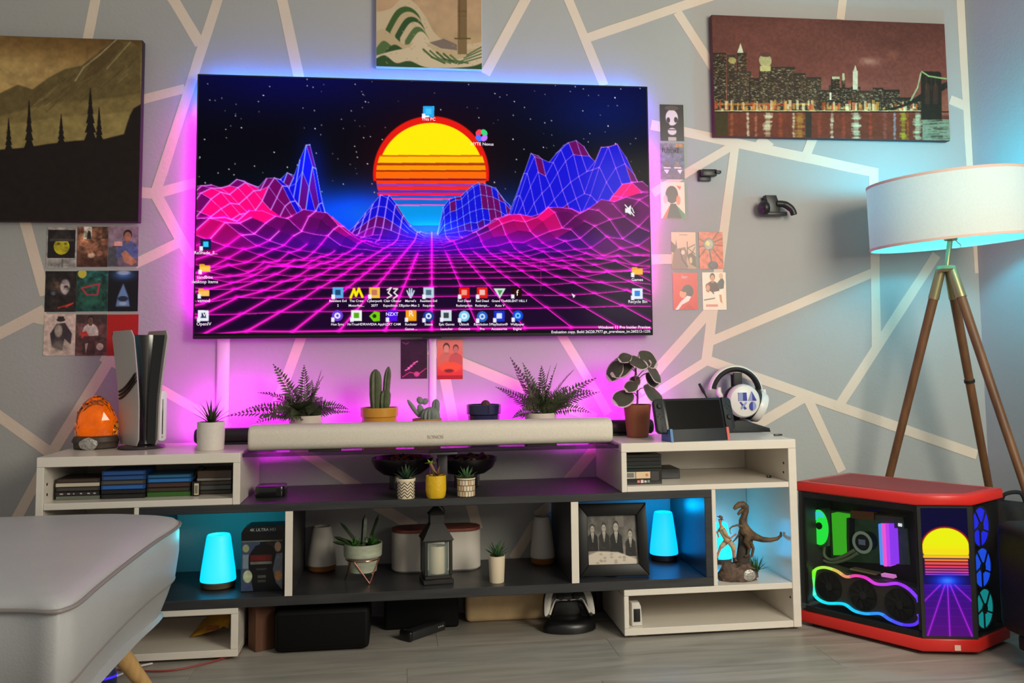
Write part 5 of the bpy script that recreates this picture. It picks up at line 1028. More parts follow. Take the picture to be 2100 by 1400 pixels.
def table_lamp(u, v, w_, hv, wt, lab, lit=None, base=M_OAK, yb=None, lit_col=(0, .85, 1)):
    b = wz(u, v, ZS2) if yb is None else wp(u, v, yb); b.z = ZS2+.0004; k = mpp(b.y); r = w_*k/2; rt = wt*k/2; h = wp(u, hv, b.y).z-b.z
    t = thing('table_lamp', lab, 'lamp', b, 'tapered table lamps on the lower shelf')
    zb_ = h*.13
    MB().lathe([(r*.86, 0), (r*.95, .004), (r*.99, zb_)], b, 36).build('base', base, t)
    m_ = lit or M_LW
    MB().lathe([(r*.99, zb_+.0004), (r, zb_+.005), (r*.96, h*.3), (rt*1.06, h*.94), (rt, h*.985), (rt*.94, h), (rt*.86, h), (rt*.82, h*.97), (rt*.8, h*.95)], b, 40, cap1=False).build('shade', m_, t)
    MB().lathe([(rt*.3, h*.952), (rt*.82, h*.955), (.001, h*.957)], b, 28).build('top_plate', mat('dark_cyan_plate', (20, 80, 92), .4) if lit else mat('tan_plate', (150, 130, 116), .5), t)
    if lit:
        l = bpy.data.lights.new('lamp_glow', 'POINT'); l.energy = .55; l.color = lit_col; l.shadow_soft_size = rt*.7; o = bpy.data.objects.new('lamp_glow', l); C.objects.link(o); o.location = b+Vector((0, 0, h+.022))
    return t
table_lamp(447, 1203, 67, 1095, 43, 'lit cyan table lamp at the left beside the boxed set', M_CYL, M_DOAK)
table_lamp(1362, 1147, 58, 1049, 37, 'lit blue table lamp behind the photo frame', M_CYB, mat('dark_lamp_base', (40, 44, 60), .4), lit_col=(0, .42, 1))
table_lamp(660, 1168, 56, 1078, 36, 'unlit white table lamp with oak base, left of the striped planter', None, M_OAK)
table_lamp(1113, 1148, 50, 1058, 32, 'unlit white table lamp with oak base, near the dark divider', None, M_OAK, -.10)
# boxed set
xa, xb = wp(494, 1150, -.34).x, wp(583, 1150, -.34).x; z0 = ZS2; z1 = wp(540, 1078, -.34).z
t = thing('boxed_set', 'black boxed film set standing beside the lit cyan lamp', 'box', ((xa+xb)/2, -.30, z0))
MB().prism([(xa, z0+.0004), (xb, z0+.0004), (xb, z1), (xa+.02, z1), (xa+.008, z1-.006), (xa, z1-.018)], -.34, -.26, 'y', .001).build('carton', mat('box_black', (14, 14, 16), .3), t, smooth=0)
r = Ras(100, 150, (16, 16, 20), lambda x, y: (x, y))
r.rect(0, 0, 100, 20, (14, 16, 18)); r.rect(0, 21, 100, 24, (120, 124, 110)); r.vg = 0
r.rect(0, 24, 45, 150, (62, 74, 104)); r.rect(60, 24, 100, 60, (40, 38, 34)); r.poly([(30, 150), (22, 110), (14, 70), (22, 52), (34, 34), (54, 28), (74, 36), (84, 56), (82, 80), (72, 98), (84, 120), (92, 150)], (12, 14, 18)); r.ell((11, 40), 8, 10, (150, 156, 120), 1, 2); r.rect(4, 56, 18, 92, (130, 150, 160), .8); r.ell((16, 112), 11, 16, (186, 196, 160), 1, 2); r.ell((88, 38), 8, 13, (186, 150, 120), 1, 2); r.poly([(76, 96), (84, 56), (100, 54), (100, 150), (84, 130)], (130, 136, 150), .9); r.ell((90, 112), 10, 13, (196, 140, 96), 1, 2); r.rect(22, 58, 74, 73, (110, 26, 26), .85); r.rect(22, 75, 74, 82, (130, 130, 124), .8); r.rect(40, 110, 60, 117, (110, 110, 100), .7); r.rect(40, 122, 60, 128, (70, 70, 68), .8); r.rect(36, 92, 62, 97, (60, 60, 64), .8); r.noise(.2, 10, 3)
print_mesh('cover_print', r, (xa+.001, -.3408, z1-.02), (xb-.006, -.3408, z1-.02), (xb-.006, -.3408, z0+.003), (xa+.001, -.3408, z0+.003), M_PRG, t)
q = MB(); put_text(q, '4K ULTRA HD', .013, ((xa+xb)/2, -.3414, z1-.016), EX, EZ, 'CENTER', .0001); q.build('lettering', mat('grey_lettering', (170, 180, 180), .5), t, smooth=0, fixn=False)
# striped planter in a rose-gold wire stand
b = wz(744, 1190, ZS2); b.z = ZS2+.0004; k = mpp(b.y)
ws = thing('wire_stand', 'rose gold zigzag wire stand holding the marbled planter', 'plant stand', b)
M_RG = mat('rose_gold', (226, 150, 130), .2, metal=1.); rr = 35.6*k; zt = 43*k; q = MB()
MB().tube([b+Vector((rr*.93*math.cos(a), rr*.93*math.sin(a), zt)) for a in np.linspace(0, 2*PI, 37)[:-1]], .0018, 8, closed=True).build('ring', M_RG, ws)
for i in range(3):
    a0 = -PI/2+.42+i*2*PI/3; f = b+Vector((rr*.98*math.cos(a0), rr*.98*math.sin(a0), .0018))
    for s_ in (-1, 1): a1 = a0+s_*.92; MB().cyl(f, b+Vector((rr*.93*math.cos(a1), rr*.93*math.sin(a1), zt)), .0018, n=8).build('wire_leg', M_RG, ws)
b2 = b+Vector((0, 0, 15*k)); t = thing('potted_plant', 'mixed succulents in a marbled grey green planter on a wire stand', 'plant', b2)
M_MAR = mat('marbled_pot', (170, 176, 156), .35, noise=(16, .3, (1, 1, 3)))
MB().lathe([(20*k, 0), (27*k, 4*k), (30.2*k, 29*k), (34.6*k, 31.5*k), (37*k, 34*k), (38*k, 58*k), (35.5*k, 58*k), (35*k, 50*k)], b2, 40, cap1=False).build('pot', M_MAR, t)
MB().lathe([(10*k, 48*k), (35*k, 50*k), (.001, 53*k)], b2, 24).build('soil', M_SOIL, t)
c = b2+Vector((0, 0, 51*k)); M_DG = mat('dark_mottled_leaf', (44, 58, 36), .4, noise=(60, .5)); M_FG = mat('fresh_green_leaf', (56, 104, 40), .5, noise=(30, .25))
leaves(t, 'leaf', M_DG, [(c+Vector((-6*k, 0, 0)), 2.75, .85, 62*k, 16*k, .1, 6, .7, lambda x: .62 if x < .8 else .62*math.sqrt(max(.02, 1-((x-.8)/.2)**2))), (c+Vector((-8*k, .0, 0)), 3.05, .42, 52*k, 17*k, .1, 6, .7, lambda x: .62 if x < .8 else .62*math.sqrt(max(.02, 1-((x-.8)/.2)**2))), (c+Vector((-10*k, -.01, 0)), 3.3, .30, 50*k, 15*k, .1, 6, .7, lambda x: .62 if x < .8 else .62*math.sqrt(max(.02, 1-((x-.8)/.2)**2))), (c+Vector((0, 0, 0)), 1.2, 1.4, 60*k, 17*k, 0, 6, .7, lambda x: .62 if x < .8 else .62*math.sqrt(max(.02, 1-((x-.8)/.2)**2))), (c+Vector((10*k, .01, 0)), .3, 1.22, 62*k, 15*k, 0, 6, .7, lambda x: .62 if x < .8 else .62*math.sqrt(max(.02, 1-((x-.8)/.2)**2)))])
leaves(t, 'leaf', M_FG, [(c+Vector((18*k, -.01, 2*k)), i*2.4, .2+.07*i, 26*k, 7*k, .2, 4, .4) for i in range(18)] + [(c+Vector((-16*k, -.016, 0)), i*2.4, .35+.08*i, 22*k, 8*k, .1, 4, .5) for i in range(12)])
# white box with a lid
yb = -.12; xa, xb = wp(803, 1120, yb).x, wp(985, 1120, yb).x; z1 = wp(895, 1079, yb).z; z0 = ZS2+.0004
t = thing('cable_box', 'long white rounded box with a reddish wooden lid behind the lantern', 'box', ((xa+xb)/2, yb, z0))
def stadium(x0, x1, y0, y1, e=0): return rrect(x0-e, x1+e, y0-e, y1+e, (y1-y0)/2*.96+e, 8)
q = MB(); R = []
for zz, e in ((z0, -.006), (z0+.006, 0), (z1-.012, 0), (z1-.011, -.002)): R.append([Vector((x, y, zz)) for x, y in stadium(xa, xb, yb-.06, yb+.06, e)])
q.rings(R); q.build('body', mat('white_plastic', (216, 208, 198), .45), t)
MB().prism(stadium(xa, xb, yb-.06, yb+.06, -.001), z1-.0105, z1, 'z', .002).build('lid', mat('red_wood_lid', (138, 70, 58), .5, noise=(5, .25, (2, 14, 1))), t)
# lantern
b = wz(896, 1198, ZS2); b.z = ZS2+.0004; k = mpp(b.y)*.925; b.y += .045; t = thing('lantern', 'black metal lantern holding a cream candle', 'lantern', b)
M_LAN = mat('black_lantern', (34, 32, 30), .5, noise=(20, .3)); Mz = rotz(b, .12)
def lb(x, y0_, y1_, z0_, z1_, nm, m=M_LAN, bev=.002, x1_=None):
    q = MB(); q.box(b.x-x*k if x1_ is None else b.x+x*k, b.x+(x if x1_ is None else x1_)*k, b.y+y0_*k, b.y+y1_*k, b.z+z0_*k, b.z+z1_*k, bev, 1); q.xf(Mz); return q.build(nm, m, t)
lb(33, -33, 33, 0, 10, 'base'); lb(29, -29, 29, 10, 18, 'base_step')
for sx_ in (-1, 1):
    for sy_ in (-1, 1): lb(sx_*27-3.5, sy_*27-3.5, sy_*27+3.5, 18, 92, 'post', x1_=sx_*27+3.5)
def pyr(z0_, r0, z1_, r1, nm):
    q = MB(); R = []
    for rr, zz in ((r0, z0_), (r1, z1_)): R.append([b+Vector((x*rr*k, y*rr*k, zz*k)) for x, y in ((-1, -1), (1, -1), (1, 1), (-1, 1))])
    q.rings(R); q.xf(Mz); q.build(nm, M_LAN, t, smooth=0)
lb(31, -31, 31, 88, 92, 'roof_plate'); pyr(92, 34, 126, 14, 'roof'); pyr(126, 15, 144, 15, 'vent_cap'); pyr(144, 18, 160, 5, 'cap_roof')
MB().ell(b+Vector((0, 0, 163*k)), 4.5*k).build('finial', M_LAN, t)
MB().tube([b+Vector((3*k+15*k*math.sin(a), -3*k, 148*k+14*k*math.cos(a))) for a in np.linspace(0, 2*PI, 25)[:-1]], .0022, 8, closed=True).build('ring_handle', M_LAN, t)
M_PANE = mat('lantern_glass', (200, 220, 214), .04, alpha=.10, spec=.5)
for nm, box_ in (('pane', (-23, 23, -28, -27)), ('pane', (-23, 23, 27, 28)), ('pane', (-28, -27, -23, 23)), ('pane', (27, 28, -23, 23))):
    q = MB(); q.box(b.x+box_[0]*k, b.x+box_[1]*k, b.y+box_[2]*k, b.y+box_[3]*k, b.z+19*k, b.z+87*k); q.xf(Mz); q.build(nm, M_PANE, t, smooth=0)
cd_ = thing('candle', 'cream pillar candle inside the black lantern', 'candle', b+Vector((3*k, 0, 18.2*k)))
MB().lathe([(18*k, 18.2*k), (18.6*k, 20*k), (18.6*k, 73*k), (17.5*k, 76*k), (15.5*k, 75*k), (14*k, 70*k), (.001, 69*k)], b+Vector((3*k, 0, 0)), 32).build('wax', mat('cream_wax', (222, 208, 180), .5, sss=.2), cd_)
MB().cyl(b+Vector((3*k, 0, 69*k)), b+Vector((3*k, 0, 76*k)), .0012, n=6).build('wick', M_BLKM, cd_)
# little succulent in a tall cup
t, b, k, r, h = small_pot(1019, 1193, 34, 1141, ZS2, 'small succulent in a tall cream tapered cup')
MB().lathe([(r*.84, 0), (r*.86, .003), (r, h), (r*.9, h), (r*.88, h-.01)], b, 28, cap1=False).build('pot', M_CREAM, t)
MB().lathe([(r*.4, h-.012), (r*.88, h-.011), (.001, h-.005)], b, 16).build('soil', M_SOIL, t)
leaves(t, 'leaf', M_SUCC, [(b+Vector((0, 0, h-.006)), i*2.4, .45+.05*i, 34*k*(.85+.25*random.random()), 7*k, .1, 5, .45) for i in range(20)])
# photo frame
yb = -.365; zb_ = ZS2+.0006
A = wp(1190, 1168, yb); B = wp(1331, 1166, yb); HH = .236
t = thing('photo_frame', 'wide black picture frame with a black and white group photo', 'photo frame', ((A.x+B.x)/2, yb, zb_))
wF = B.x-A.x; Mf = Matrix.Translation(((A.x+B.x)/2, yb, zb_)) @ Matrix.Rotation(-.07, 4, 'Z') @ Matrix.Rotation(-.17, 4, 'X')
M_FR = mat('black_frame', (13, 12, 12), .42, spec=.3)
x0_, x1_, z0_, z1_ = -wF/2, wF/2, .004, HH*1.02
ix0, ix1, iz0, iz1 = x0_+.032, x1_-.034, z0_+.038, z1_-.040
for pts in ([(x0_, z0_), (x1_, z0_), (ix1, iz0), (ix0, iz0)], [(x1_, z0_), (x1_, z1_), (ix1, iz1), (ix1, iz0)], [(x1_, z1_), (x0_, z1_), (ix0, iz1), (ix1, iz1)], [(x0_, z1_), (x0_, z0_), (ix0, iz0), (ix0, iz1)]):
    q = MB(); q.prism(pts, 0, .018, 'y', .003); q.xf(Mf); q.build('frame_rail', M_FR, t, smooth=30)
q = MB(); q.box(x0_+.01, x1_-.01, .0182, .021, z0_+.01, z1_-.01); q.xf(Mf); q.build('backing', M_BLKM, t)
q = MB(); q.prism([(.021, z1_*.75), (.021, z1_*.68), (.10, .018), (.108, .018)], -.02, .02, 'x'); q.xf(Mf); q.build('prop', M_BLKM, t)
r = Ras(150, 105, (60, 58, 56), lambda x, y: (x, y)); r.vgrad([(0, (84, 80, 76)), (.5, (112, 108, 102)), (.72, (126, 120, 112)), (1, (170, 160, 150))]); r.noise(.5, 18, 5); r.rect(86, 0, 110, 26, (120, 114, 106), .8)
for x, y, s_, sh in ((16, 26, .95, (30, 28, 27)), (50, 24, 1.0, (40, 38, 36)), (86, 22, 1.15, (26, 25, 25)), (128, 38, .95, (32, 30, 29))):
    r.poly([(x-17*s_, y+52*s_), (x-15*s_, y+20*s_), (x-6*s_, y+13*s_), (x+6*s_, y+13*s_), (x+15*s_, y+20*s_), (x+17*s_, y+52*s_)], sh, 1, soft=1); r.poly([(x-4.5*s_, y+12*s_), (x+4.5*s_, y+12*s_), (x+1, y+32*s_), (x-1, y+32*s_)], (206, 198, 188)); r.line([(x, y+14*s_), (x, y+30*s_)], 1.6, (60, 56, 54))
    r.ell((x, y+1*s_), 7.4*s_, 9.4*s_, (44, 40, 38), 1, 1); r.ell((x, y+3.4*s_), 6.4*s_, 8*s_, (178, 168, 156), 1, 1.5); r.ell((x-2.4*s_, y+2.6*s_), 1.3*s_, .9*s_, (80, 74, 68)); r.ell((x+2.4*s_, y+2.6*s_), 1.3*s_, .9*s_, (80, 74, 68)); r.line([(x-2*s_, y+8*s_), (x+2*s_, y+8*s_)], .9, (110, 100, 92))
    r.line([(x-15*s_, y+24*s_), (x-10*s_, y+44*s_), (x+2*s_, y+46*s_)], 4*s_, np.array(sh)*1.35)
r.poly([(0, 84), (30, 76), (90, 78), (150, 96), (150, 105), (0, 105)], (214, 202, 186), .95, soft=1)
for _ in range(14): r.ell((random.uniform(5, 110), random.uniform(82, 100)), 5, 2.5, (160, 150, 138), .6)
def fw(x, z): return Mf @ Vector((x, .0135, z))
print_mesh('photograph', r, fw(ix0-.001, iz1+.001), fw(ix1+.001, iz1+.001), fw(ix1+.001, iz0-.001), fw(ix0-.001, iz0-.001), M_PRG, t)

# ------------------------------------------------------------------ toy dinosaur scene in the right cabinet
def blob(name, m, parent, tubes, ells=(), vox=.0016):
    """one continuous skin grown over tapered limbs"""
    q = MB()
    for path, rad in tubes: q.tube(path, rad, 10)
    for c, r in ells: q.ell(c, r, 12, 8)
    o = q.build(name, m, parent, smooth=0)
    md = o.modifiers.new('skin', 'REMESH'); md.mode = 'VOXEL'; md.voxel_size = vox*.8; md.use_smooth_shade = True
    sm = o.modifiers.new('relax', 'SMOOTH'); sm.factor = .5; sm.iterations = 3
    return o
yd = -.345; b = wz(1510, 1178, ZB); b.z = ZB+.0006; k = mpp(yd)
def pt(u, v, dy=0): p = wp(u, v, yd); return Vector((min(p.x, XR1-.034), yd+dy, p.z))
t = thing('figure_diorama', 'toy dinosaur attacking a small khaki figure on a rocky base', 'figurine', Vector((wp(1508, 1170, yd).x, yd, ZB+.0006)))
base_c = Vector((wp(1513, 1170, yd).x, yd, ZB+.0006)); q = MB(); R = []
for rr, zz in ((38, 0), (40, 4), (39, 14), (35, 24), (28, 30), (10, 31)): R.append([base_c+Vector((rr*k*1.02*math.cos(2*PI*i/26)*(1+.10*math.sin(i*2.7+zz)), rr*.62*k*math.sin(2*PI*i/26)*(1+.1*math.cos(i*1.9+zz)), zz*k*(1+.12*math.sin(i*1.3)) if zz else 0)) for i in range(26)])
q.rings(R); q.build('rock_base', mat('rock_brown', (92, 74, 62), .8, noise=(40, .5), bump=(60, 1.)), t, smooth=25)
q = MB(); R = []
for rr, zz in ((16, 18), (14, 34), (9, 56), (7, 76), (3, 80)): R.append([pt(1527, 1170)+Vector((rr*k*math.cos(2*PI*i/12)*(1+.15*math.sin(i*2.7+zz)), .012+rr*.8*k*math.sin(2*PI*i/12), zz*k-.004)) for i in range(12)])
q.rings(R); q.build('rock_post', mat('rock_dark', (58, 50, 44), .85, noise=(40, .5)), t, smooth=25)
M_DINO = mat('dinosaur_hide', (96, 74, 50), .6, noise=(35, .6), bump=(120, .5))
dp = lambda L, dy=0: [pt(u, v, dy) for u, v in L]
dino = blob('dinosaur', M_DINO, t, [
 (dp([(1505, 1044), (1509, 1039), (1516, 1034.5), (1523, 1034), (1528.5, 1039), (1529, 1048), (1526, 1058), (1523, 1067), (1524, 1077), (1529, 1088), (1538, 1096), (1550, 1101), (1564, 1106), (1580, 1107), (1594, 1104), (1603, 1098), (1608, 1090)]), [r*k for r in (3.2, 4.8, 6.4, 7.6, 7.8, 7, 6.6, 8, 10, 12, 11, 8, 6, 4.8, 3.8, 3, 2.2)]),
 (dp([(1525, 1045), (1519, 1048), (1513, 1055)]), [5*k, 4*k, 2.6*k]),
 (dp([(1520, 1078), (1510, 1075), (1499, 1078), (1493, 1083)], -.012), [3.4*k, 2.2*k, 1.8*k, 1.2*k]), (dp([(1495, 1082), (1494, 1088), (1497, 1094)], -.012), [1.2*k, 1.1*k, .7*k]),
 (dp([(1521, 1086), (1517, 1098), (1510, 1107), (1504, 1113)], .010), [3.4*k, 2.4*k, 1.8*k, 1.*k]),
 (dp([(1533, 1094), (1527, 1110), (1534, 1122), (1530, 1137), (1524, 1139)], -.014), [8.5*k, 6*k, 3.4*k, 2.8*k, 1.6*k]),
 (dp([(1542, 1096), (1541, 1114), (1548, 1126), (1545, 1142), (1539, 1145)], .014), [8.5*k, 6*k, 3.4*k, 2.8*k, 1.6*k])])
for dy in (-.0095, .0095): MB().ell(pt(1520, 1037.5, dy*1.0), .0016, 8, 6).build('eye', M_BLK, dino)
M_SKIN = mat('toy_skin', (186, 124, 96), .6); M_KH = mat('khaki_cloth', (186, 168, 132), .7, noise=(60, .15)); M_BOOT = mat('dark_boot', (44, 34, 30), .6)
pe = blob('figure', M_SKIN, t, [
 (dp([(1493, 1111), (1488, 1100), (1482, 1088), (1479, 1079), (1477, 1073)]), [6*k, 5.6*k, 6.6*k, 4*k, 2.4*k]), (dp([(1477, 1073), (1477, 1064)]), [3.2*k, 4.2*k]),
 (dp([(1481, 1083), (1487, 1097), (1496, 1102), (1504, 1095)], -.012), [3*k, 2.6*k, 2.1*k, 1.6*k]), (dp([(1480, 1083), (1473, 1092), (1476, 1103)], .010), [3*k, 2.5*k, 1.8*k]),
 (dp([(1491, 1111), (1480, 1121), (1475, 1134), (1471, 1149), (1476, 1151)], .008), [4.4*k, 3.6*k, 2.8*k, 2.4*k, 1.6*k]), (dp([(1495, 1112), (1503, 1124), (1503, 1136), (1504, 1147), (1509, 1148)], -.008), [4.4*k, 3.6*k, 2.8*k, 2.3*k, 1.6*k]),
 (dp([(1504, 1095), (1507, 1091)], -.013), [1.8*k, .8*k]), (dp([(1504, 1095), (1508, 1094)], -.012), [1.6*k, .7*k]), (dp([(1504, 1095), (1507, 1097)], -.011), [1.4*k, .6*k])], vox=.0012)
MB().tube(dp([(1492, 1107), (1488, 1100), (1482, 1088), (1479.5, 1080)]), [7.4*k, 6.8*k, 7.8*k, 4.6*k], 14).build('shirt', M_KH, pe)
MB().tube(dp([(1481, 1083), (1485, 1093)], -.012), [4*k, 3.8*k], 10).build('sleeve', M_KH, pe)
MB().tube(dp([(1493, 1109), (1485, 1117), (1480, 1123)], .008), [6*k, 5.4*k, 4.8*k], 12).build('trouser_leg', M_KH, pe); MB().tube(dp([(1494, 1109), (1501, 1119), (1503.5, 1126)], -.008), [6*k, 5.4*k, 4.8*k], 12).build('trouser_leg', M_KH, pe)
MB().tube(dp([(1472, 1144), (1471, 1151), (1479, 1153)], .008), [3.4*k, 3.6*k, 2.4*k], 10).build('boot', M_BOOT, pe); MB().tube(dp([(1504, 1142), (1504, 1149), (1511, 1150)], -.008), [3.3*k, 3.5*k, 2.4*k], 10).build('boot', M_BOOT, pe)
hc = pt(1477, 1062); q = MB(); q.lathe([(8*k, -.0008), (8.4*k, .0008), (4.6*k, .002), (4.2*k, .0065), (3*k, .0085), (.001, .009)], hc, 20, M=rotax(hc, .55, 'Y')); q.build('hat', mat('brown_hat', (110, 74, 58), .7), pe)
c = pt(1546, 1172, -.012)
for i in range(30):
    q = MB(); blade(q, c+Vector((random.uniform(-.012, .012), random.uniform(-.01, .01), .004)), i*2.4, .30+.045*i, (27+7*random.random())*k, 4.6*k, .3, 5, .3); q.build('fern_leaf', mat('plastic_fern', (52, 92, 40), .45, noise=(30, .3)), t, smooth=50)
c = pt(1528, 1178, -.040); c.z = ZB+.0225; q = MB(); R = []
for r_, y_ in ((13, .012), (13, -.001), (10, -.003), (3, -.003)): R.append([c+Vector((r_*k*math.cos(2*PI*i/14)*(1+.08*math.sin(i*2.6)), y_, r_*.9*k*math.sin(2*PI*i/14))) for i in range(14)])
q.rings(R); q.build('plaque', MATS['silver_relief'], t, smooth=30)
# half hidden lamp behind the figure
def lamp_b(u, v, w_, hv, wt, lab, lit, base, yb):
    return table_lamp
b = wp(1479, 1140, -.09); b.z = ZB+.0004; k2 = mpp(-.09); r_ = 22*k2; rt = 14*k2; h = wp(1479, 1072, -.09).z-b.z
b.x = max(b.x, XCELL+.018+r_)
t = thing('table_lamp', 'small lit cyan lamp half hidden behind the toy figure', 'lamp', b, 'tapered table lamps on the lower shelf')
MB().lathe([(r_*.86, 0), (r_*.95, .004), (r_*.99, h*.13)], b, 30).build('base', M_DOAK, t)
M_CY3 = mat('bright_cyan_shade', (20, 40, 40), .5, emit=(0, 218, 255), es=1.); M_CY3.node_tree.nodes['Principled BSDF'].inputs['Emission Color'].default_value = (.02, 2.6, 5.2, 1)
MB().lathe([(r_*.99, h*.132), (r_, h*.16), (rt*1.06, h*.94), (rt, h*.985), (rt*.9, h), (rt*.82, h*.96)], b, 32).build('shade', M_CY3, t)

# ------------------------------------------------------------------ things under the shelves
def softbox(name, lab, cat, x0, x1, y0, y1, h, m, bev=.02, rz=0., z=0.):
    o = MB().box(x0, x1, y0, y1, z+.0005, z+h, bev, 4).xf(rotz(((x0+x1)/2, (y0+y1)/2, 0), rz)).build(name, m, smooth=60); tag(o, lab, cat); return o
a = wz(560, 1343, 0); a2 = wz(757, 1330, 0)
t = thing('black_box', 'big black rounded box under the shelf beside the brown carton', 'box', ((a.x+a2.x)/2, a.y+.1, 0))
hb = wp(650, 1250, a.y).z
MB().box(a.x+.002, a2.x, a.y, a.y+.27, .004, hb, .016, 4).build('body', mat('soft_black', (13, 13, 13), .7, spec=.2), t, smooth=60)
MB().box(a.x+.014, a2.x-.012, a.y-.0035, a.y+.003, .018, hb-.014, .003, 2).build('front_cover', mat('cloth_black', (12, 12, 12), .85, spec=.15), t)
for x in (a.x+.03, a2.x-.03):
    for y in (a.y+.03, a.y+.23): MB().lathe([(.012, 0), (.012, .005)], (x, y, 0), 12).build('foot', M_RUB, t)
c = wz(519, 1338, 0); c.x += .006; hb2 = .148; Mq = rotz(c, .55)
t = thing('brown_carton', 'small brown carton standing on its corner beside the white cabinet', 'carton', (c.x, c.y, 0)); M_CARD = mat('brown_card', (96, 58, 36), .7, noise=(6, .2, (10, 10, 1)))
q = MB(); q.box(c.x+.001, c.x+.064, c.y, c.y+.058, .0005, hb2-.004, .001, 1); q.xf(Mq); q.build('tray', M_CARD, t, smooth=0)
q = MB(); q.box(c.x, c.x+.065, c.y-.001, c.y+.059, hb2-.030, hb2, .001, 1); q.xf(Mq); q.build('lid', M_CARD, t, smooth=0)
a = wz(800, 1306, 0); b_ = wz(942, 1290, 0); h = .15; t = thing('storage_box', 'black box in the shade behind the slim black bar', 'box', ((a.x+b_.x)/2, -.2, 0))
MB().box(a.x-.02, b_.x, -.19, -.03, .0005, .128, .010, 3).build('body', mat('shade_black', (17, 17, 19), .65, spec=.2), t, smooth=60); MB().box(a.x-.023, b_.x+.003, -.193, -.027, .129, .149, .006, 2).build('lid', mat('lid_black', (18, 18, 20), .5), t)
b0, b1 = wz(845, 1316, 0), wz(913, 1292, 0); d = (b1-b0); L = d.length; ang = math.atan2(d.y, d.x)
t = thing('black_bar', 'slim black bar lying at an angle on the floor', 'electronics', (b0.x, b0.y, 0))
Mq = Matrix.Translation((b0.x, b0.y, 0)) @ Matrix.Rotation(ang, 4, 'Z')
q = MB(); q.box(0, L*1.03, 0, .045, .0005, .030, .006, 3); q.xf(Mq); q.build('casing', mat('slate_black', (40, 40, 42), .45), t)
q = MB(); q.box(-.012, .004, -.004, .05, .0005, .034, .007, 3); q.xf(Mq); q.build('end_cap', M_BLK, t)
for i in range(3): q = MB(); q.lathe([(.003, 0), (.0028, .0012)], (0, 0, 0), 10, M=Matrix.Translation((L*(.8+.06*i), 0, .018)) @ Matrix.Rotation(PI/2, 4, 'X')); q.xf(Mq); q.build('button', mat('light_grey', (176, 170, 170), .4), t)
a, b_ = wz(958, 1278, 0), wz(1125, 1274, 0); t = thing('cream_box', 'cream rounded storage box on the floor under the dark shelf', 'box', ((a.x+b_.x)/2, a.y+.08, 0))
M_CRM = mat('cream_fabric', (224, 190, 142), .65, noise=(40, .06)); MB().box(a.x-.004, b_.x+.012, a.y, -.015, .0005, .118, .018, 4).build('body', M_CRM, t, smooth=60); MB().box(a.x-.005, b_.x+.013, a.y-.001, -.014, .1185, .150, .014, 4).build('lid', M_CRM, t, smooth=60)
a = wp(1236, 1262, -.06); t = thing('maroon_box', 'dark maroon box in shadow behind the gamepad', 'box', (a.x, -.05, 0)); MB().box(a.x-.03, min(a.x+.045, XR0-.003), -.09, -.02, .0005, .10, .004).build('body', mat('maroon', (52, 14, 16), .6), t); MB().box(a.x-.031, min(a.x+.046, XR0-.002), -.091, -.019, .101, .115, .003).build('lid', MATS['maroon'], t)
# gamepad on a charging stand
b = wz(1170, 1297, 0); b.z = .0005; b.y += .03; k = mpp(b.y); st = thing('charging_stand', 'black oval charging stand on the floor under the gamepad', 'stand', b)
MB().lathe([(50*k, 0), (55*k, .004), (55*k, .02), (48*k, .034), (36*k, .040)], b, 40, sq=(1, .62)).build('base', M_BLK, st)
MB().prism([(b.x-.05, b.z+.036), (b.x+.05, b.z+.036), (b.x+.035, b.z+.10), (b.x-.035, b.z+.10)], b.y+.030, b.y+.042, 'y', .004).build('back_rest', M_BLK, st)
gp = thing('gamepad', 'black and white gamepad resting on the charging stand', 'gamepad', b+Vector((0, -.016, .040)))
Mg = Matrix.Translation(b+Vector((0, -.018, .0435))) @ Matrix.Rotation(-.35, 4, 'X')
M_GW = mat('gamepad_white', (196, 190, 182), .4)
q = MB(); q.prism([(p.x, p.y) for p in spline([(-52*k, 8*k, 0), (-50*k, 42*k, 0), (-38*k, 60*k, 0), (0, 63*k, 0), (38*k, 60*k, 0), (50*k, 42*k, 0), (52*k, 8*k, 0), (40*k, 2*k, 0), (27*k, 28*k, 0), (0, 32*k, 0), (-27*k, 28*k, 0), (-40*k, 2*k, 0)], 5, True)], -.006, .022, 'y', .006); q.xf(Mg); q.build('body', M_BLK, gp, smooth=60)
for s_ in (-1, 1):
    q = MB(); q.prism([(p.x*s_, p.y) for p in spline([(51*k, 6*k, 0), (49.5*k, 36*k, 0), (42*k, 54*k, 0), (25*k, 58*k, 0), (33*k, 44*k, 0), (40*k, 14*k, 0)], 5, True)], -.0105, -.0045, 'y', .003); q.xf(Mg); q.build('side_shell', M_GW, gp, smooth=60)
    q = MB(); q.tube([Mg @ Vector((s_*x*k, -.010, z*k)) for x, z in ((3, 34), (26, 36), (30, 32), (41, 8))], [.002, .0026, .0032, .0042], 8); q.build('trim', M_GW, gp)
    q = MB(); q.lathe([(.012, 0), (.010, .006), (.012, .011), (.009, .012)], (0, 0, 0), 18, M=Mg @ Matrix.Translation((s_*16*k, -.006, 41*k)) @ Matrix.Rotation(PI/2, 4, 'X')); q.build('thumbstick', M_BLKM, gp)
q = MB(); q.box(-14*k, 14*k, -.0095, -.006, 46*k, 58*k, .0015); q.xf(Mg); q.build('touchpad', M_BLKM, gp)
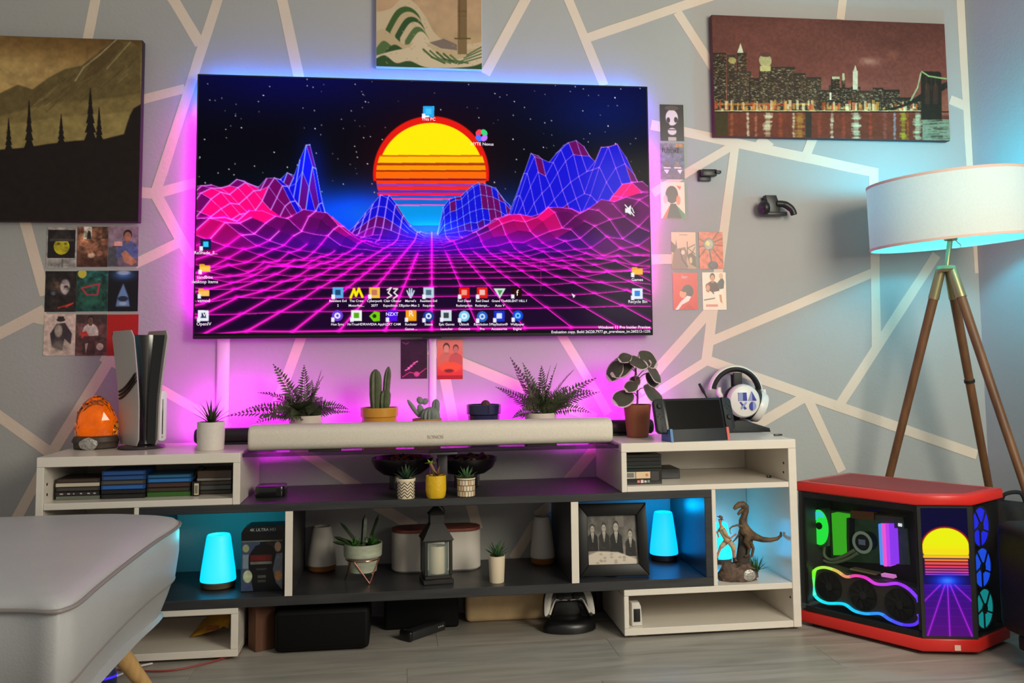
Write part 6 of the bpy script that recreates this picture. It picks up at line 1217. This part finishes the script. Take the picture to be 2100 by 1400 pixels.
# white gadget in the low right box
a = wp(1306, 1278, -.385); zz = ZF+.0222; t = thing('small_gadget', 'small white gadget with a black window in the low right box', 'gadget', (a.x, -.385, zz)); x0, x1 = wp(1295, 1260, -.385).x, wp(1317, 1260, -.385).x
MB().prism([(x0, zz+.0003), (x1, zz+.0003), (x1-.004, zz+.062), (x1-.010, zz+.076), (x0, zz+.076)], -.39, -.355, 'y', .004).build('casing', mat('gadget_white', (214, 210, 204), .4), t)
MB().box(x0+.006, x1-.008, -.3915, -.388, zz+.014, zz+.056, .001).build('window', M_BLK, t)
# yellow bag in the low left box
zz = ZF+.0224; t = thing('paper_bag', 'crumpled yellow padded bag in the low left box', 'bag', (wp(440, 1290, -.2).x, -.2, zz)); q = MB(); xa, xb = wp(398, 1285, -.22).x, wp(474, 1285, -.22).x
gx = 9; gy_ = 6
for sgn in (1,):
    V = [[q.bm.verts.new((xa+(xb-xa)*i/(gx-1), -.27+.2*j/(gy_-1), zz+.004+(.075*math.sin(PI*min(1, .15+.85*i/(gx-1))*.55)*math.sin(PI*(.12+.5*j/(gy_-1)))+random.uniform(-.007, .007))*(i/(gx-1))**.6)) for i in range(gx)] for j in range(gy_)]
    for j in range(gy_-1):
        for i in range(gx-1): q.bm.faces.new((V[j][i], V[j][i+1], V[j+1][i+1], V[j+1][i]))
o = q.build('bag_sheet', mat('mustard_paper', (196, 144, 30), .6, noise=(14, .2)), t, smooth=25); md = o.modifiers.new('t', 'SOLIDIFY'); md.thickness = .003
MB().box(xb-.07, xb-.03, -.272, -.268, zz+.022, zz+.034).build('label', mat('rust_label', (140, 70, 30), .6), t, smooth=0)
# red cable on the floor
P_ = [wz(u, v, .004) for u, v in ((230, 1372), (310, 1376), (360, 1373), (420, 1360), (462, 1348), (492, 1337))]; o = MB().tube(spline(P_, 8), .0028, 8).build('red_cable', mat('red_rubber', (150, 52, 46), .5)); tag(o, 'thin red cable curving over the floor by the white cabinet', 'cable')
# ------------------------------------------------------------------ gaming computer
PA = Vector((1.246, -.362, 0)); pd = Vector((.526, -.8505, 0)).normalized(); pn = Vector((.8505, .526, 0)).normalized(); HP = .484
def pw(a, n_, z=0): return PA+pd*a+pn*n_+Vector((0, 0, z))
LE, CH, WD = .43, .117, .33; LD = LE+CH
plan = [(0, 0), (LE, 0), (LD, CH), (LD, WD), (0, WD)]
def pprism(pl, z0, z1, bev=0): 
    q = MB(); q.prism([tuple(pw(a, n_)[:2]) for a, n_ in pl], z0, z1, 'z', bev); return q
def inset(pl, e): return [(e, e), (LE-e*.4, e), (LD-e, CH+e*.4), (LD-e, WD-e), (e, WD-e)]
def pcp(u, v, n_):
    d = ray(u, v); nn = np.array(pn); s_ = (np.array(PA+pn*n_)-CAM) @ nn/(d @ nn); P = CAM+d*s_; return float((P-np.array(PA)) @ np.array(pd)), float(P[2])
pc = thing('gaming_computer', 'red and black glass computer tower glowing in rainbow colours', 'computer', pw(.27, .16))
M_RED = mat('red_shell', (206, 40, 34), .38); M_PCB = mat('case_black', (12, 12, 14), .35)
pprism(plan, HP-.034, HP, .006).build('top_shell', M_RED, pc, smooth=50)
pprism(inset(plan, .03), HP-.0005, HP+.0012).build('top_grille', mat('red_grille', (150, 46, 42), .55, bump=(500, .6)), pc)
pprism(plan, .012, .052, .005).build('base_shell', M_RED, pc, smooth=50)
for a, n_ in ((.04, .04), (.04, .29), (.40, .05), (.50, .28)): MB().lathe([(.018, 0), (.018, .0125)], pw(a, n_), 14).build('foot', M_RUB, pc)
pprism(inset(plan, .006), .0525, .0565).build('lower_deck', M_PCB, pc, smooth=0)
pprism([(.006, WD-.02), (LD-.006, WD-.02), (LD-.006, WD-.006), (.006, WD-.006)], .0755, HP-.0345).build('far_side', M_PCB, pc, smooth=0)
pprism([(.004, .004), (.02, .004), (.02, WD-.021), (.004, WD-.021)], .0755, HP-.0345).build('rear_panel', mat('rear_grey', (46, 46, 46), .5), pc, smooth=0)
def pole(a, n_, w_=.008): q = pprism([(a, n_), (a+w_, n_), (a+w_, n_+w_), (a, n_+w_)], .0755, HP-.0345); q.build('pillar', M_PCB, pc, smooth=0)
pole(0.0205, .002); pole(LE-.010, .002); pole(LD-.010, CH+.004); pole(LD-.012, WD-.03)
M_CGL = mat('case_glass', (30, 34, 34), .02, alpha=.13, spec=.5)
pprism([(.0205, .0), (LE-.002, .0), (LE-.002, .0015), (.0205, .0015)], .0525, HP-.0345).build('side_glass', M_CGL, pc, smooth=0)
pprism([(LD-.0015, CH+.012), (LD, CH+.012), (LD, WD-.004), (LD-.0015, WD-.004)], .0525, HP-.0345).build('front_glass', M_CGL, pc, smooth=0)
# border of the side glass
for z0_, z1_ in ((.0525, .070), (HP-.052, HP-.0345)): pprism([(.0205, .0018), (LE-.011, .0018), (LE-.011, .004), (.0205, .004)], z0_, z1_).build('glass_border', M_PCB, pc, smooth=0)
# inside
NB = .17
pprism([(.03, NB), (.40, NB), (.40, NB+.006), (.03, NB+.006)], .08, HP-.04).build('board_tray', mat('tray_dark', (40, 42, 40), .6), pc, smooth=0)
def onp(n_, pts): return [pcp(u, v, n_) for u, v in pts]
def slab(name, m, n0, n1, px, nref=None, parent=pc):
    L_ = onp(nref or n0, px); q = MB(); A_ = [q.bm.verts.new(pw(a, n0, z)) for a, z in L_]; B_ = [q.bm.verts.new(pw(a, n1, z)) for a, z in L_]; n = len(A_)
    q.bm.faces.new(A_); q.bm.faces.new(B_[::-1]); [q.bm.faces.new((A_[i], B_[i], B_[(i+1) % n], A_[(i+1) % n])) for i in range(n)]
    return q.build(name, m, parent, smooth=0)
def glow(nm, c, es): return mat(nm, (10, 10, 10), .4, emit=c, es=es)
slab('motherboard', mat('board_green', (58, 74, 56), .5, noise=(40, .5), emit=(40, 70, 40), es=.25), NB-.006, NB-.0005, [(1700, 1046), (1858, 1058), (1866, 1158), (1700, 1150)])
slab('vrm_cover', mat('orange_cover', (150, 96, 60), .4), NB-.03, NB-.0065, [(1744, 1046), (1792, 1050), (1792, 1066), (1746, 1062)]); slab('board_cover', mat('grey_green_cover', (84, 104, 84), .4), NB-.028, NB-.0065, [(1794, 1055), (1852, 1060), (1855, 1084), (1830, 1082), (1830, 1076), (1796, 1070)])
slab('io_cover', mat('dark_cover', (54, 56, 50), .5), NB-.04, NB-.0065, [(1736, 1062), (1742, 1062), (1742, 1140), (1736, 1140)])
slab('radiator_panel', glow('green_panel', (70, 205, 40), .75), NB-.05, NB-.012, [(1705, 1052), (1731, 1056), (1734, 1138), (1709, 1138)])
# rear fan
def disc(name, m, n0, n1, cu, cv, r_, nseg=28, inner=0., parent=pc, sx_=1.):
    a, z = pcp(cu, cv, n0); q = MB(); 
    ring = lambda rr, n_: [pw(a+rr*sx_*math.cos(2*PI*i/nseg), n_, z+rr*math.sin(2*PI*i/nseg)) for i in range(nseg)]
    if inner: q.rings([ring(inner, n0), ring(r_, n0), ring(r_, n1), ring(inner, n1)], loop=True)
    else: q.rings([ring(r_, n0), ring(r_, n1)])
    return q.build(name, m, parent, smooth=40), a, z
slab('rear_fan_frame', mat('fan_frame', (70, 84, 66), .5), NB-.085, NB-.07, [(1656, 1046), (1697, 1042), (1697, 1120), (1666, 1124)])
o, a, z = disc('rear_fan', glow('fan_green', (40, 255, 70), 1.), NB-.09, NB-.086, 1679, 1081, .060, sx_=.60); disc('rear_fan_hub', mat('fan_hub', (20, 60, 24), .4), NB-.094, NB-.0905, 1679, 1078, .012)
slab('fan_glow', glow('fan_cyan', (60, 230, 220), 1.), NB-.0925, NB-.0906, [(1664, 1058), (1676, 1046), (1688, 1052), (1690, 1062), (1678, 1060), (1670, 1070)])
# liquid cooler
disc('cooler_block', mat('cooler_black', (24, 25, 25), .3), NB-.05, NB-.007, 1768, 1112, .032); disc('cooler_ring', glow('cooler_white', (110, 128, 110), .7), NB-.052, NB-.0505, 1768, 1112, .037, inner=.027)
slab('cooler_display', glow('cooler_face', (70, 84, 100), .8), NB-.0525, NB-.0505, [(1760, 1105), (1774, 1107), (1774, 1118), (1761, 1116)])
for pts in ([(1690, 1120), (1690, 1138), (1705, 1148), (1730, 1140), (1752, 1128)], [(1684, 1120), (1686, 1146), (1708, 1154), (1738, 1146), (1758, 1134)]):
    q = MB(); q.tube(spline([pw(pcp(u, v, NB-.05)[0], NB-.05, pcp(u, v, NB-.05)[1]) for u, v in pts], 6), .006, 10); q.build('hose', mat('pale_hose', (120, 136, 108), .5), pc)
# memory sticks
for i, c in enumerate(((90, 150, 255), (255, 90, 220), (200, 70, 255), (150, 60, 255))):
    u = 1801+i*7.2; slab('memory_stick', glow('memory_%d' % i, c, 1.1), NB-.045, NB-.0065, [(u, 1074), (u+5.6, 1074), (u+9.6, 1163-3*abs(i-1.5)), (u+4, 1162-3*abs(i-1.5))])
q = MB(); a, z = pcp(1846, 1079, NB-.03); put_text(q, '00', .014, pw(a, NB-.0305, z), pd, Vector((0, 0, 1)), 'CENTER', .0006); q.build('lettering', glow('digits_white', (235, 240, 255), 1.5), pc, smooth=0, fixn=False)
# graphics card
NG = .055
gpu = slab('graphics_card', mat('card_black', (64, 60, 54), .4), NG, NG+.05, [(1664, 1160), (1700, 1162), (1756, 1180), (1810, 1190), (1880, 1206), (1888, 1225), (1886, 1282), (1800, 1266), (1730, 1244), (1672, 1232), (1664, 1215)])
M_HUB = mat('fan_grey', (40, 40, 42), .4)
for i, (u, v) in enumerate(((1699, 1203), (1769, 1221), (1844, 1240))):
    o, a, z = disc('card_fan', mat('fan_black', (12, 12, 13), .4), NG-.005, NG-.0005, u, v, .049, 32, parent=pc, sx_=.98)
    q = MB()
    for j in range(9):
        t0_ = 2*PI*j/9; P4 = [pw(a+rr*math.cos(tt), NG-.0056-e, z+rr*math.sin(tt)) for rr, tt, e in ((.014, t0_, 0), (.046, t0_+.30, 0), (.046, t0_+.62, .002), (.014, t0_+.42, .002))]; q.face(P4)
    q.build('blades', mat('blade_black', (22, 22, 24), .3), o, smooth=0); disc('fan_hub', M_HUB, NG-.0085, NG-.0052, u, v, .012, 20, parent=o)
def rainbow(name, pts, cols, w_=.0045):
    P_ = spline([pw(pcp(u, v, NG-.004)[0], NG-.004, pcp(u, v, NG-.004)[1]) for u, v in pts], 8); n = len(P_)-1; m_ = len(cols)
    for j in range(m_):
        i0, i1 = int(n*j/m_), int(n*(j+1)/m_); q = MB(); q.tube(P_[i0:i1+1], w_, 8, flat=.6); q.build('light_strip', glow('rgb_%d_%d_%d' % cols[j], cols[j], 1.25), pc)
rainbow('top', [(1668, 1182), (1672, 1168), (1690, 1163), (1715, 1170), (1735, 1182), (1755, 1180), (1775, 1184), (1795, 1196), (1815, 1198), (1840, 1196), (1862, 1206), (1880, 1224), (1884, 1234)], [(120, 255, 40), (150, 255, 60), (190, 235, 90), (225, 190, 90), (235, 150, 110), (240, 70, 170), (235, 50, 200), (225, 60, 230), (205, 60, 240), (190, 60, 255), (170, 50, 255), (140, 60, 255), (90, 60, 255)], .0078)
rainbow('bottom', [(1668, 1182), (1667, 1205), (1674, 1224), (1695, 1236), (1730, 1238), (1752, 1252), (1775, 1258), (1805, 1258), (1825, 1270), (1850, 1280), (1875, 1280), (1887, 1268), (1884, 1258)], [(110, 255, 120), (60, 255, 220), (30, 245, 245), (20, 235, 250), (20, 225, 255), (30, 205, 255), (40, 180, 255), (50, 150, 255), (60, 110, 255), (80, 80, 255), (90, 50, 255), (100, 50, 255), (120, 60, 255)], .0078)
slab('card_bracket', mat('bracket_gold', (190, 170, 130), .3, metal=.8), NG-.002, NG+.03, [(1743, 1165), (1796, 1176), (1796, 1179), (1743, 1168)]); slab('card_light', glow('pink_white', (226, 130, 206), .9), NG-.003, NG+.02, [(1806, 1176), (1830, 1180), (1832, 1186), (1808, 1182)])
# chamfer screen
E_, D_ = pw(LE, 0), pw(LD, CH); ed = (D_-E_).normalized(); on = Vector((ed.y, -ed.x, 0)); wS = (D_-E_).length
pprism([(LE, .0005), (LD-.0005, CH), (LD-.008, CH+.004), (LE-.004, .0085)], .0525, HP-.0345).build('screen_housing', M_PCB, pc, smooth=0)
r = Ras(78, 250, (6, 2, 40), lambda x, y: (x, y)); r.vgrad([(0, (8, 6, 46)), (.15, (6, 4, 50)), (.3, (20, 4, 60)), (.5, (60, 10, 120)), (.62, (52, 8, 130)), (1, (84, 10, 120))])
r.ell((39, 76), 41, 40, (150, 20, 20)); r.ell((39, 78), 39, 39, (235, 240, 10)); r.rect(0, 92, 78, 150, (20, 4, 60))
for y0_, y1_, c in ((72, 80, (240, 235, 10)), (80, 90, (245, 225, 20)), (92, 98, (250, 190, 40)), (100, 104, (245, 130, 60)), (106, 111, (240, 80, 70)), (113, 117, (235, 60, 90)), (119, 122, (230, 70, 120)), (124, 127, (220, 80, 170)), (129, 131, (190, 80, 210))): r.rect(1 if y0_ < 100 else 3, y0_, 77 if y0_ < 100 else 75, y1_, c)
r.ell((39, 142), 30, 15, (20, 60, 255), .95, 6); r.ell((39, 142), 12, 7, (60, 130, 255), .9, 6)
for x in (-60, 2, 39, 76, 138): r.line([(39+(x-39)*.12, 150), (x, 250)], 1.2, (206, 60, 230), .7, 2, (90, 10, 110))
for i in range(9): y = 150+i*i*1.25; r.line([(0, y), (78, y)], .8, (150, 20, 180), .4)
zt_, zb2 = HP-.040, .060; f0 = E_+ed*.012+on*.0006; f1 = E_+ed*(wS-.016)+on*.0006
print_mesh('corner_screen', r, f0+Vector((0, 0, zt_)), f1+Vector((0, 0, zt_)), f1+Vector((0, 0, zb2)), f0+Vector((0, 0, zb2)), print_mat('lit_screen', True), pc)
# front fans behind the front glass
for i, (z_, c, c2_) in enumerate(((HP-.034-.075, (30, 40, 255), (40, 90, 255)), (HP-.034-.20, (30, 90, 255), (40, 140, 255)), (HP-.034-.325, (20, 150, 150), (30, 190, 60)))):
    ctr = CH+.085; q = MB(); ring = lambda rr, a: [pw(a, ctr+rr*math.cos(2*PI*j/28), z_+rr*math.sin(2*PI*j/28)) for j in range(28)]
    q.rings([ring(.058, LD-.018), ring(.058, LD-.030)]); o = q.build('front_fan', glow('front_fan_%d' % i, c, .9), pc)
    for j in range(5):
        a0 = 2*PI*j/5+.5; q = MB(); q.tube([pw(LD-.0165, ctr+.012*math.cos(a0), z_+.012*math.sin(a0)), pw(LD-.0165, ctr+.058*math.cos(a0+.35), z_+.058*math.sin(a0+.35))], .003, 6); q.build('fan_spoke', M_PCB, o)
    q = MB(); q.rings([ring(.016, LD-.014), ring(.016, LD-.0175)]); q.build('fan_hub', M_PCB, o)
    q = MB(); q.rings([ring(.064, LD-.016), ring(.059, LD-.016), ring(.059, LD-.034), ring(.064, LD-.034)], loop=True); q.build('fan_rim', M_PCB, o)
q = MB(); c0 = E_+ed*(wS*.62)+on*.0012+Vector((0, 0, .026)); q.box(-.009, .009, -.0008, .0008, -.008, .008); q.xf(Matrix.Translation(c0) @ Matrix(((ed.x, on.x, 0, 0), (ed.y, on.y, 0, 0), (0, 0, 1, 0), (0, 0, 0, 1)))); q.build('badge', mat('badge_pale', (226, 190, 176), .4), pc)

# ------------------------------------------------------------------ floor lamp
YL = -.40; hub = wp(1941, 552, YL); lp = Vector((hub.x, YL, 0))
t = thing('floor_lamp', 'tripod floor lamp with wide pale drum shade and dark wooden legs', 'floor lamp', lp)
M_LEG = mat('dark_walnut', (104, 70, 42), .5, noise=(6, .3, (6, 6, 1))); M_BRASS = mat('aged_brass', (160, 150, 110), .35, metal=.7)
for a, off in ((126, -.014), (33, .012), (296, .016)):
    a = math.radians(a); R_ = .38; f = lp+Vector((R_*math.cos(a), R_*math.sin(a), .002)); tp = Vector((hub.x+.02*math.cos(a), YL+.02*math.sin(a), hub.z)); d = (f-tp)
    MB().tube([tp+d*.07, f], [.0165, .0125], 14).build('leg', M_LEG, t)
    MB().tube([tp, tp+d*.085], [.0165, .019], 14).build('leg_socket', M_BRASS, t)
    if off == .012: MB().tube([tp+d*.325, tp+d*.333], .0185, 14).build('band', M_BLKM, t)
MB().lathe([(.03, -.01), (.036, 0), (.03, .012)], hub, 20).build('hub', M_BRASS, t)
zsb = (wp(1802, 505, YL).z+wp(2096, 490, YL).z)/2; zst = (wp(1795, 388, YL).z+wp(2088, 352, YL).z)/2; cx_ = (wp(1797, 430, YL).x+wp(2092, 420, YL).x)/2; Rs = (wp(2092, 420, YL).x-wp(1797, 430, YL).x)/2*.985
MB().cyl(hub, (cx_, YL, zsb+.02), .009, n=14).build('stem', M_BRASS, t); MB().lathe([(.022, 0), (.024, .01), (.022, .03)], (cx_, YL, zsb+.008), 18).build('bulb_holder', M_BRASS, t)
sc_ = Vector((cx_, YL, (zsb+zst)/2)); Mt = rotax(sc_, -.07, 'Y'); M_SHADE = mat('pale_shade_fabric', (216, 208, 196), .8, noise=(120, .03)); M_SHI = mat('shade_lining', (236, 236, 234), .7); M_TRIM = mat('shade_trim', (218, 190, 178), .7)
HS = (zst-zsb)/2
nt = M_SHADE.node_tree; tr = nt.nodes.new('ShaderNodeBsdfTranslucent'); tr.inputs[0].default_value = lc((210, 226, 214)); mx = nt.nodes.new('ShaderNodeMixShader'); mx.inputs[0].default_value = .11
nt.links.new(nt.nodes['Principled BSDF'].outputs[0], mx.inputs[1]); nt.links.new(tr.outputs[0], mx.inputs[2]); nt.links.new(mx.outputs[0], nt.nodes['Material Output'].inputs[0])
q = MB(); q.lathe([(Rs*1.02, -HS), (Rs*.985, HS)], sc_, 64, Mt, False, False); q.build('shade', M_SHADE, t, smooth=60, fixn=False)
for z_, rr in ((-HS, Rs*1.02), (HS, Rs*.985)):
    q = MB(); q.lathe([(rr-.003, z_-.0045), (rr+.0012, z_-.0045), (rr+.0012, z_+.0045), (rr-.003, z_+.0045), (rr-.003, z_-.0045)], sc_, 64, Mt, False, False); q.build('shade_trim', M_TRIM, t, smooth=30)
for j in range(3):
    a = 2*PI*j/3+.9; q = MB(); q.cyl(sc_+Vector((0, 0, -HS+.02)), sc_+Vector((Rs*math.cos(a), Rs*math.sin(a), -HS+.006)), .0018, n=6); q.xf(Mt); q.build('spider_arm', M_BRASS, t)
MB().ell(sc_+Vector((0, 0, -.01)), (.03, .03, .045)).build('bulb', mat('cyan_bulb', (20, 40, 40), .4, emit=(20, 200, 255), es=6.), t)
pl = bpy.data.lights.new('lamp_bulb_light', 'POINT'); pl.energy = 11; pl.color = (.01, .70, 1.0); pl.shadow_soft_size = .06; po = bpy.data.objects.new('lamp_bulb_light', pl); C.objects.link(po); po.location = sc_+Vector((0, 0, .075))
# ------------------------------------------------------------------ black armchair and bag at the right edge
M_LEA = mat('black_leather', (20, 19, 15), .55, spec=.3, noise=(6, .3), bump=(150, .3))
t = thing('armchair', 'black leather armchair cut off at the right edge', 'armchair', (1.95, -1.0, 0)); xA = wp(2066, 1200, -.86).x
zA = wp(2080, 1063, -.80).z
MB().box(xA, xA+.16, -1.55, -.80, .09, zA, .035, 5).build('arm', M_LEA, t, smooth=60)
MB().box(xA+.165, xA+.50, -1.5, -.84, .10, .36, .04, 4).build('seat', M_LEA, t, smooth=60); MB().box(xA+.03, xA+.50, -1.5, -.85, .045, .088, .008).build('underframe', M_BLKM, t)
for y in (-1.45, -.9): MB().lathe([(.016, 0), (.022, .05)], (xA+.06, y, 0), 12).build('foot', M_BLKM, t); MB().lathe([(.016, 0), (.022, .05)], (xA+.45, y, 0), 12).build('foot', M_BLKM, t)
xb = wp(2040, 1100, -.5).x
t = thing('black_bag', 'black fabric bag slumped behind the computer beside the armchair', 'bag', (xb+.12, -.44, 0)); M_BAG = mat('black_fabric', (24, 23, 24), .85, noise=(14, .4), bump=(60, 1.))
q = MB(); R = []
for zz, e in ((0.0008, -.01), (.03, .004), (.16, .010), (.30, .002), (.37, -.012), (.40, -.035), (.405, -.06)): R.append([Vector((x+.006*math.sin(9*y+20*zz), y+.006*math.sin(14*x+17*zz), zz+.012*math.sin(11*x) if zz > .3 else zz)) for x, y in rrect(xb-e, min(xb+.225, XC-.035)+e, -.52-e, -.37+e, .05+max(e, -.03), 5)])
q.rings(R); q.build('bag_body', M_BAG, t, smooth=60); MB().tube(spline([(xb+.06, -.46, .395), (xb+.07, -.46, .43), (xb+.13, -.46, .435), (xb+.15, -.46, .395)], 6), .007, 8).build('handle', M_BAG, t)
# ------------------------------------------------------------------ ottoman in the foreground
ZO = .448
OL = [tuple(wz(u, v, ZO)[:2]) for u, v in ((369, 1073), (314, 1114), (257, 1157), (200, 1203), (163, 1235), (135, 1249), (100, 1255), (0, 1252))] + [(-1.2, -1.46), (-1.45, -1.40), (-1.58, -1.32), (-1.63, -1.0), (-1.60, -.57), (-1.5, -.475), (-1.2, -.455), (-.98, -.46), (-.85, -.50)]
OUT = [(p.x, p.y) for p in spline([(x, y, 0) for x, y in OL], 6, True)]; oc = (-1.16, -.98)
t = thing('ottoman', 'large grey leather ottoman with piping in the left foreground', 'ottoman', (oc[0], oc[1], 0)); M_OT = mat('grey_leatherette', (186, 187, 189), .40, noise=(3, .05), bump=(220, .15))
def oring(sc, z, off=0.):
    out = []
    for x, y in OUT:
        dx, dy = x-oc[0], y-oc[1]; l = math.hypot(dx, dy); out.append(Vector((oc[0]+dx*sc+dx/l*off, oc[1]+dy*sc+dy/l*off, z)))
    return out
q = MB(); q.rings([oring(1, ZO-.001, -.004), oring(1, ZO+.004, -.003), oring(1, ZO+.014, -.016), oring(1, ZO+.023, -.05), oring(.80, ZO+.030), oring(.5, ZO+.035), oring(.12, ZO+.036)]); q.build('seat_cushion', M_OT, t, smooth=60)
q = MB(); q.rings([oring(.92, .198), oring(1, .204, -.058), oring(1, .25, -.036), oring(1, .29, -.020), oring(1, .30, -.012), oring(1, .37, -.001), oring(1, .43, -.001), oring(1, ZO-.0015, -.006)]); q.build('side_panel', M_OT, t, smooth=60)
MB().tube(oring(1, ZO, .001), .0048, 8, closed=True).build('piping', mat('grey_piping', (140, 134, 132), .5), t); MB().tube(oring(1, .297, -.014), .0036, 8, closed=True).build('piping', MATS['grey_piping'], t)
f = wz(316, 1430, 0); tp = wz(280, 1300, .21)
M_PINE = mat('pale_pine', (206, 164, 106), .45, noise=(5, .2, (8, 8, 1)))
for fx, fy, tx, ty in ((f.x, f.y, tp.x-.065, tp.y-.02), (-1.50, -.55, -1.42, -.65), (-.80, -1.44, -.88, -1.34), (-1.5, -1.32, -1.42, -1.25)): MB().tube([(fx, fy, .0005), (tx, ty, .21)], [.016, .027], 18).build('leg', M_PINE, t)
b = wz(212, 1425, 0); b.z = .0005; t = thing('glowing_gadget', 'dark blue glowing gadget on the floor under the ottoman', 'gadget', b)
MB().lathe([(.03, 0), (.034, .004), (.034, .06), (.028, .07), (.001, .072)], b, 28).build('casing', mat('navy_casing', (50, 58, 96), .3), t); MB().lathe([(.0345, .050), (.0355, .053), (.0345, .056)], b, 28, cap0=False, cap1=False).build('light_ring', glow('ring_blue', (40, 20, 255), 3.), t)
o = MB().tube(spline([b+Vector((.036, .0, .05)), wz(262, 1376, .03), wz(285, 1366, .012), wz(312, 1360, .004)], 6), .003, 8).build('white_cable', mat('white_cord', (226, 216, 220), .5)); tag(o, 'short white cable beside the ottoman leg', 'cable')
